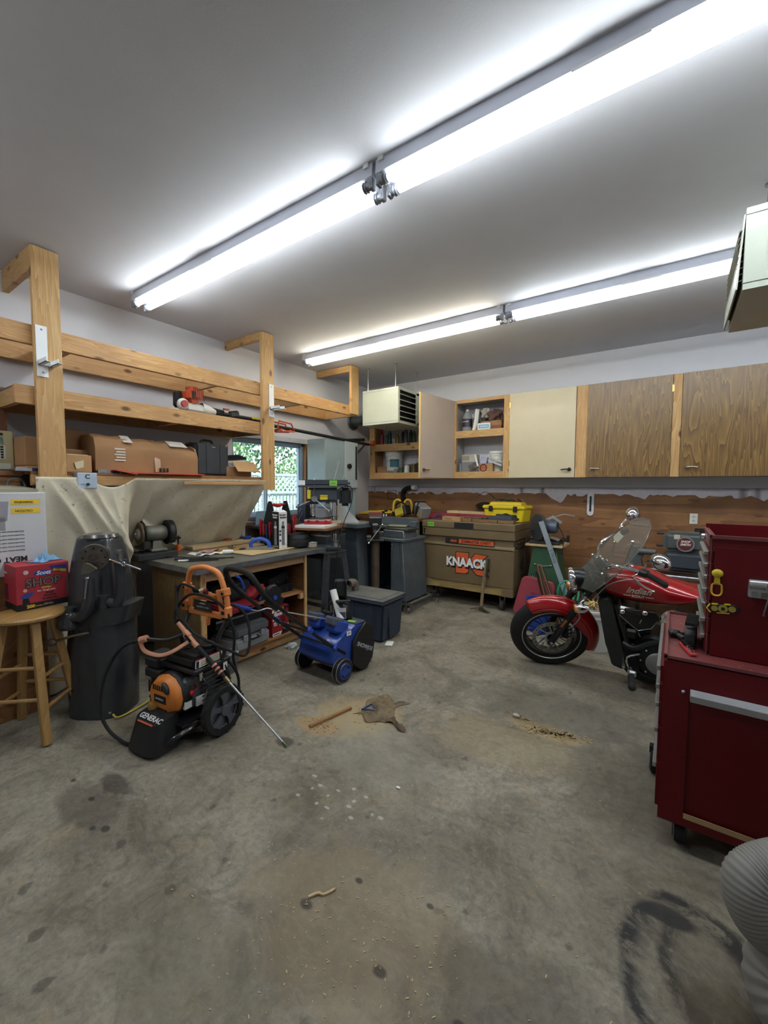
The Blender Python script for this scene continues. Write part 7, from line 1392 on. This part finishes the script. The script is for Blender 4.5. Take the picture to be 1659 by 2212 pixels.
pt(B().prism([(.54, .17), (.60, .10), (.72, .07), (.86, .12), (.84, .2), (.66, .2)], -.12, .12, 'xz', .01), 'lower_cowl', mblk)
pt(B().lathe([(0, 0), (.05, 0), (.055, .05), (.055, .95), (.045, 1), (0, 1)], (.75, .16, .20), (1.75, .19, .26), 20), 'exhaust', chrome)
# seat and rear, mostly hidden behind the tool cabinet
pt(B().tube([(1.02, 0, .72), (1.12, 0, .70), (1.28, 0, .68), (1.42, 0, .73)], [.11, .13], 16, 4, flat=.5), 'seat', M('seat_leather', '#1d1714', .5))
rw = pt(B().lathe([(.205, 0), (.27, 0), (.305, .16), (.320, .5), (.305, .84), (.27, 1), (.205, 1), (.205, 0)], (1.56, -.075, .32), (1.56, .075, .32), 48), 'rear_tyre', rubber)
b = B()
for k in range(12): a = k*math.pi/6; b.tube([(1.56, 0, .32), (1.56+.21*math.cos(a), 0, .32+.21*math.sin(a))], .006, 5)
pt(b, 'rear_spokes', satin)
pt(B().grid(lambda u, v: (1.56+.35*math.cos(R(200)-u*R(190)), (v-.5)*.19, .33+(.36-.07*abs(v*2-1)**2)*math.sin(R(200)-u*R(190))), 30, 10), 'rear_fender', mred).modifiers.new('s', 'SOLIDIFY').thickness = .004
for s in (-1, 1): pt(B().tube([(1.1, s*.10, .35), (1.56, s*.11, .32)], .022, 8).tube([(1.25, s*.12, .62), (1.50, s*.125, .36)], .025, 8), 'swing_arm', satin)
pt(B().tube([(.86, -.15, .14), (.92, -.21, .075), (.95, -.2445, .036)], .010, 8), 'side_stand', satin)
# ================================================================ RED TOOL CABINET
rc_ = T('roller_cabinet', 'dark red steel roller cabinet with a side push handle at the right', 'tool cabinet', (4.205, -3.545, 0))
rm = M('tool_red', '#5c0b12', .42, 0, var=.06, scale=3, coat=.0, spec=.3); pinkw = M('worn_edge', '#743f40', .5, .2); worn = M('worn_red_top', '#6e2f30', .5, var=.2, scale=14, wear='#b09a6c')
CW, CD = 1.35, .72      # along x, along y
B().bx(.008, CW, .0, CD, .115, .80, .003).obj('body', rm, rc_)
# recessed side panel facing the viewer: frame members proud of it
b = B().bx(.0, .088, -.012, 0, .115, .80).bx(.088, CW, -.012, 0, .70, .80).bx(.088, CW, -.012, 0, .115, .155); b.obj('side_frame', rm, rc_)
B().prism([(-.012, .700), (0, .700), (0, .66)], .088, CW, 'yz').obj('pressed_shoulder', rm, rc_)
B().bx(.088, .45, -.0135, -.0125+.002, .150, .172).obj('bare_strip', M('worn_paint_tan', '#a3875f', .7, var=.2), rc_)
b = B().bx(.0, CW, -.014, -.004, .806, .818).bx(.0, CW, CD-.01, CD, .80, .824).bx(-.002, .010, -.014, CD, .795, .824); b.obj('top_lip', pinkw, rc_, None)
B().bx(.010, CW, -.004, CD-.01, .803, .812).obj('top_tray', worn, rc_)
B().prism([(-.013, .665), (-.055, .66), (-.062, .69), (-.013, .698)], .09, CW, 'yz', .002).obj('push_handle', M('handle_brushed', '#b4b7ba', .35, .35), rc_); B().ball((.068, -.014, .68), .008).obj('rivet', steel, rc_)
# drawer fronts face -x
zd = .145
for i, hh in enumerate((.20, .155, .11, .08, .08)):
    d = B().bx(-.012, .008, .02, CD-.02, zd, zd+hh-.012, .002).obj('drawer', rm, rc_); B().bx(-.026, -.010, .02, CD-.02, zd+hh-.036, zd+hh-.014, .003).obj('drawer_pull', M('pull_grey', '#8d8f8c', .4, .5), d); zd += hh
for x in (.08, CW-.1):
    for y in (.06, CD-.08):
        B().bx(x-.035, x+.035, y-.035, y+.035, .10, .115).bx(x-.026, x-.022, y-.03, y+.03, .03, .10).bx(x+.022, x+.026, y-.03, y+.03, .03, .10).obj('caster_bracket', dsteel, rc_)
        B().cyl((x-.018, y, .047), (x+.018, y, .047), .047, n=24).obj('caster_wheel', rubber, rc_)
B().lathe([(0, 0), (.05, 0), (.062, .2), (.062, .8), (.05, 1), (0, 1)], (-.045, CD-.20, .062), (-.015, CD-.20, .062), 28).bx(-.05, -.01, CD-.22, CD-.18, .06, .14).obj('swivel_wheel', rubber, rc_); B().torus((-.046, CD-.20, .062), (1, 0, 0), .045, .004, 28, 5).obj('wheel_trim', alum, rc_)
# upper chest
tc = T('tool_chest', 'dark red top chest with grey drawer pulls standing on the roller cabinet', 'tool chest', (4.345, -3.445, .8135))
UW, UD, UH = 1.1, .42, .50
B().bx(.012, UW, 0, UD, 0, UH-.045, .003).obj('body', rm, tc)
b = B().bx(0, UW, 0, .012, UH-.045, UH+.0).bx(0, UW, UD-.012, UD, UH-.045, UH+.02).bx(0, .012, .012, UD-.012, UH-.045, UH).bx(UW-.012, UW, .012, UD-.012, UH-.045, UH); b.obj('tray_walls', rm, tc)
B().bx(-.004, UW, -.004, .0, UH-.014, UH).bx(-.006, .0, -.004, UD, UH-.012, UH+.002).bx(-.002, .002, -.002, .002, 0, UH).obj('worn_lip', pinkw, tc)
zd = .012
for i in range(7):
    hh = (.08, .07, .065, .06, .055, .05, .05)[i]; d = B().bx(-.006, .012, .012, UD-.012, zd, zd+hh-.008, .002).obj('drawer', rm, tc); B().bx(-.022, -.005, .012, UD-.012, zd+hh-.028, zd+hh-.010, .003).obj('drawer_pull', M('pull_grey', '#8d8f8c', .4, .5), d); zd += hh
B().bx(-.004, .0, .05, UD-.03, UH-.055, UH-.018).obj('front_strip', M('strip_grey_red', '#7c5a58', .4, .4), tc); B().cyl((-.004, UD-.1, UH-.035), (-.02, UD-.1, UH-.035), .012).obj('lock', chrome, tc)
t = T('steel_strip', 'slotted steel strips lying in the open top tray of the red chest', 'strip', (4.60, -3.20, .8135+UH-.044), rz=R(-50)); B().bx(-.12, .12, -.02, .0, 0, .006).bx(-.12, .12, .006, .02, 0, .006).obj('strip', alum, t)
# magnets on the side
yt = T('magnet_hook', 'yellow magnetic ring hook stuck on the side of the red chest', 'hook', (4.362, -3.4455, 1.085))
B().ball((0, -.008, .055), (.019, .010, .017)).prism([(-.008, .045), (.008, .045), (.010, .015), (-.010, .015)], -.010, -.003, 'xz').obj('head', M('sponge_yellow', '#cdb62c', .6), yt); B().tube([(-.012, -.006, .01), (-.016, -.006, -.005), (-.016, -.006, -.025), (-.008, -.006, -.036), (.008, -.006, -.036), (.016, -.006, -.025), (.016, -.006, -.005), (.012, -.006, .01)], .0038, 8, 3, closed=True).obj('ring', M('ring_yellow', '#cf9c2c', .5), yt)
yt.location = (4.369, -3.4455, 1.105)
bt_ = T('magnet_tray', 'black and yellow bit holder with three round magnets on the red chest', 'bit holder', (4.392, -3.4455, 1.018), rot=(0, R(-5), 0))
B().prism([(-.052, 0), (-.042, .017), (.040, .017), (.052, .006), (.052, -.006), (.040, -.017), (-.042, -.017)], -.010, 0, 'xz', .002).obj('holder', blk, bt_)
B().tube([(-.040, -.008, .017), (-.052, -.008, 0), (-.040, -.008, -.017)], .003, 6).bx(-.035, -.015, -.011, -.003, .015, .020).bx(.005, .025, -.011, -.003, .015, .020).bx(-.02, .02, -.011, -.003, -.020, -.016).obj('yellow_edge', yellow, bt_)
for x, r_ in ((-.027, .011), (0, .0155), (.029, .012)): B().lathe([(0, 0), (r_, 0), (r_, 1), (0, 1)], (x, -.010, 0), (x, -.0125, 0), 20).obj('magnet', M('magnet_ochre', '#a08c3d', .5), bt_)
B().bx(-.006, .006, -.014, -.012, -.006, .006).obj('square_hole', ink, bt_)
lk = T('towel_holder', 'stainless steel box holder with a ring on the side of the red chest', 'holder', (4.53, -3.4455, 1.13))
B().bx(-.065, .14, -.03, 0, -.05, .0, .004).cyl((-.065, -.03, .005), (.14, -.03, .005), .018, n=16).obj('holder_body', M('stainless', '#b0b2b4', .3, .6), lk); B().torus((.0, -.058, .0), (0, 1, .2), .018, .0025, 24, 6).obj('ring', chrome, lk); B().cyl((-.046, -.034, -.035), (-.046, -.04, -.035), .011, n=14).obj('stud', steel, lk)
B().bx(-.028, -.006, -.0315, -.030, -.045, -.025).obj('label_plate', M('plate_olive', '#77705a', .5), lk)
for i, (dx, l_, r_, c_) in enumerate(((.004, .125, .006, chrome), (-.022, .10, .0028, steel))):
    t = T('steel_rod', ('thick chrome rod hanging from the ring on the stainless holder', 'thin steel rod with a small end hanging beside the thick chrome rod')[i], 'rod', (4.53, -3.4455, 1.13)); B().tube([(dx*.2, -.064, -.0), (dx, -.064, -l_)], r_, 10).cyl((dx, -.064, -l_), (dx, -.064, -l_-.008), r_*1.3, n=10).obj('rod', c_, t)
# on the cabinet top
zt2 = .8122
bc_ = T('battery_charger', 'black ribbed charger with a green label standing against the red chest drawers', 'charger', (4.30, -3.30, zt2), rz=R(-4))
B().prism([(-.10, .0), (.095, .0), (.10, .07), (.06, .10), (-.06, .10), (-.10, .06)], -.022, .018, 'yz', .004).obj('casing', black, bc_)
for i in range(11): B().bx(-.022, .022, -.085+i*.016, -.080+i*.016, .095, .108).obj('fin', blk, bc_)
B().bx(-.0235, -.0225, -.05, .06, .03, .085).obj('label_panel', M('label_dark_olive', '#4a4b34', .5), bc_); B().bx(-.0242, -.0236, -.03, .0, .02, .06).obj('green_label', M('label_green', '#2c9068', .5), bc_)
pv = T('black_valve', 'black plastic cross-shaped valve lying on the cabinet top', 'valve', (4.245, -3.27, zt2), rz=R(30)); B().cyl((-.0, -.06, .016), (0, .045, .016), .012, n=12).cyl((-.03, 0, .016), (.03, .0, .016), .012, n=12).ball((0, 0, .018), .019).cyl((0, 0, .02), (0, 0, .035), .012, n=12).obj('valve_body', black, pv)
rs = T('socket_rail', 'red tray of small sockets on the cabinet top beside the charger', 'tray', (4.285, -3.435, zt2), rz=R(15)); B().bx(-.013, .013, -.07, .07, 0, .014, .003).obj('tray', red, rs)
for i in range(5): B().cyl((0, -.055+i*.026, .012), (0, -.055+i*.026, .028), .009, n=12).obj('socket', (chrome if i < 3 else blk), rs)
# ================================================================ FLEXIBLE DUCT
fd = T('flexible_duct', 'thick grey ribbed flexible duct curling in the bottom right corner', 'duct', (0, 0, 0))
fdm = M('duct_grey', '#7d7b77', .6, var=.06)
def duct(pts, r, pitch=.012):
    P = [Vector(p) for p in pts]; out = []
    for i in range(len(P)-1):
        p0, p1, p2, p3 = P[max(i-1, 0)], P[i], P[i+1], P[min(i+2, len(P)-1)]; n_ = max(3, int((p2-p1).length/(pitch/4)))
        for k in range(n_):
            t_ = k/n_; out.append(.5*((2*p1)+(-p0+p2)*t_+(2*p0-5*p1+4*p2-p3)*t_*t_+(-p0+3*p1-3*p2+p3)*t_**3))
    rr = [r+(pitch*.2 if (k % 4) in (1, 2) else 0) for k in range(len(out))]
    return B().tube(out, rr, 32)
duct([(4.85, -3.80, .45), (4.60, -3.98, .455), (4.445, -4.08, .405), (4.45, -4.10, .31), (4.54, -4.07, .23)], .064, .009).obj('duct_upper', fdm, fd)
duct([(4.66, -4.00, .27), (4.555, -4.07, .235), (4.51, -4.11, .15), (4.56, -4.17, .095), (4.70, -4.26, .092)], .084, .022).obj('duct_lower', fdm, fd)
# ================================================================ FLOOR DEBRIS
B().box((0, 0, 0), (.33, .022, .018), bev=.001).obj('stick', WOOD('stick_brown', '#a07a50', '#8a623a', 'x', 4, False), None, 'thin wooden batten on the sawdust patch in the middle of the floor', 'stick', loc=(2.435, -3.64, .010), rot=(0, 0, R(78)))
rg = B().grid(lambda u, v: (2.52+u*.22+.03*math.sin(v*7), -3.52+v*.30+.03*math.sin(u*8), .004+.022*abs(math.sin(u*9+v*4))*abs(math.sin(v*8))*(1-abs(2*u-1)**3)), 24, 24)
rg.obj('dirty_rag', M('rag_dirty_brown', '#6f604a', .95, var=.35, scale=22, wear='#9a8560'), None, 'flattened dirty brown rag half buried in sawdust beside the batten', 'rag').modifiers.new('s', 'SOLIDIFY').thickness = .003
rg2 = B().grid(lambda u, v: (2.75+u*.17*(1-.4*v), -3.49+v*.06+.02*math.sin(u*6), .004+.014*abs(math.sin(u*7+v*3))), 14, 6); rg2.obj('leather_scrap', M('scrap_brown', '#5f4f3d', .9, var=.2), None, 'dark leaf-shaped scrap at the right of the dirty rag', 'scrap')
t = T('blue_triangle', 'small blue triangular plastic frame on the dirty rag', 'triangle', (2.60, -3.44, .032), rz=R(20)); B().tube([(-.045, -.03, 0), (.045, -.02, .004), (.0, .04, .006)], .007, 6, closed=True).obj('frame', M('triangle_blue', '#2b4a86', .4), t)
B().ball((0, 0, 0), (.022, .014, .012)).obj('onion', M('shell_pale', '#b5aea2', .7), None, 'pale crumpled scrap on the floor left of the tan sawdust streak', 'scrap', loc=(3.415, -2.93, .013))
B().ball((0, 0, 0), (.012, .008, .004)).obj('white_chip', paper, None, 'white chip near the middle of the floor', 'chip', loc=(3.135, -3.92, .004))
B().tube([(3.17, -4.58, .004), (3.19, -4.55, .007), (3.21, -4.54, .004), (3.23, -4.50, .005)], .005, 6, 3).obj('wood_splinter', ppale, None, 'pale curved wood splinter in the lower left of the open floor', 'splinter')
random.seed(17); b = B()
for _ in range(420):
    if random.random() < .72: x, y = random.gauss(3.42, .22), random.gauss(-4.58, .2)
    else: x, y = random.uniform(2.2, 4.2), random.uniform(-5.0, -2.6)
    if x < 1.9 or y < -5.2: continue
    s_ = random.uniform(.0012, .0032); b.box((x, y, .0015), (s_*random.uniform(1, 4), s_, .002), (0, 0, random.uniform(0, 3)))
b.obj('wood_chips', M('chips_pale', '#b3a47e', .8), None, 'scatter of tiny pale wood chips over the near floor', 'wood chips', kind='stuff')
b = B(); random.seed(4)
for (cx_, cy_, rx_, ry_, rot_, n_) in ((3.66, -2.98, .17, .035, R(15), 260), (3.45, -2.92, .09, .02, R(-10), 90), (2.62, -3.42, .1, .1, 0, 160), (2.42, -3.72, .1, .06, 0, 90), (3.50, -4.95, .04, .05, 0, 60)):
    for _ in range(n_):
        u, v = random.gauss(0, .6)*rx_, random.gauss(0, .6)*ry_; x = cx_+u*math.cos(rot_)-v*math.sin(rot_); y = cy_+u*math.sin(rot_)+v*math.cos(rot_); s_ = random.uniform(.004, .011)
        b.box((x, y, .0015), (s_*1.6, s_, .003), (0, 0, random.uniform(0, 3)))
b.obj('sawdust', M('sawdust_tan', '#9a8763', .95), None, 'tan sawdust clumps in streaks across the floor', 'sawdust', kind='stuff')
B().box((0, 0, 0), (.07, .11, .006)).obj('white_card', paper, None, 'small white card on the floor right of the tote', 'card', loc=(2.02, -2.35, .0035), rot=(0, 0, .4))
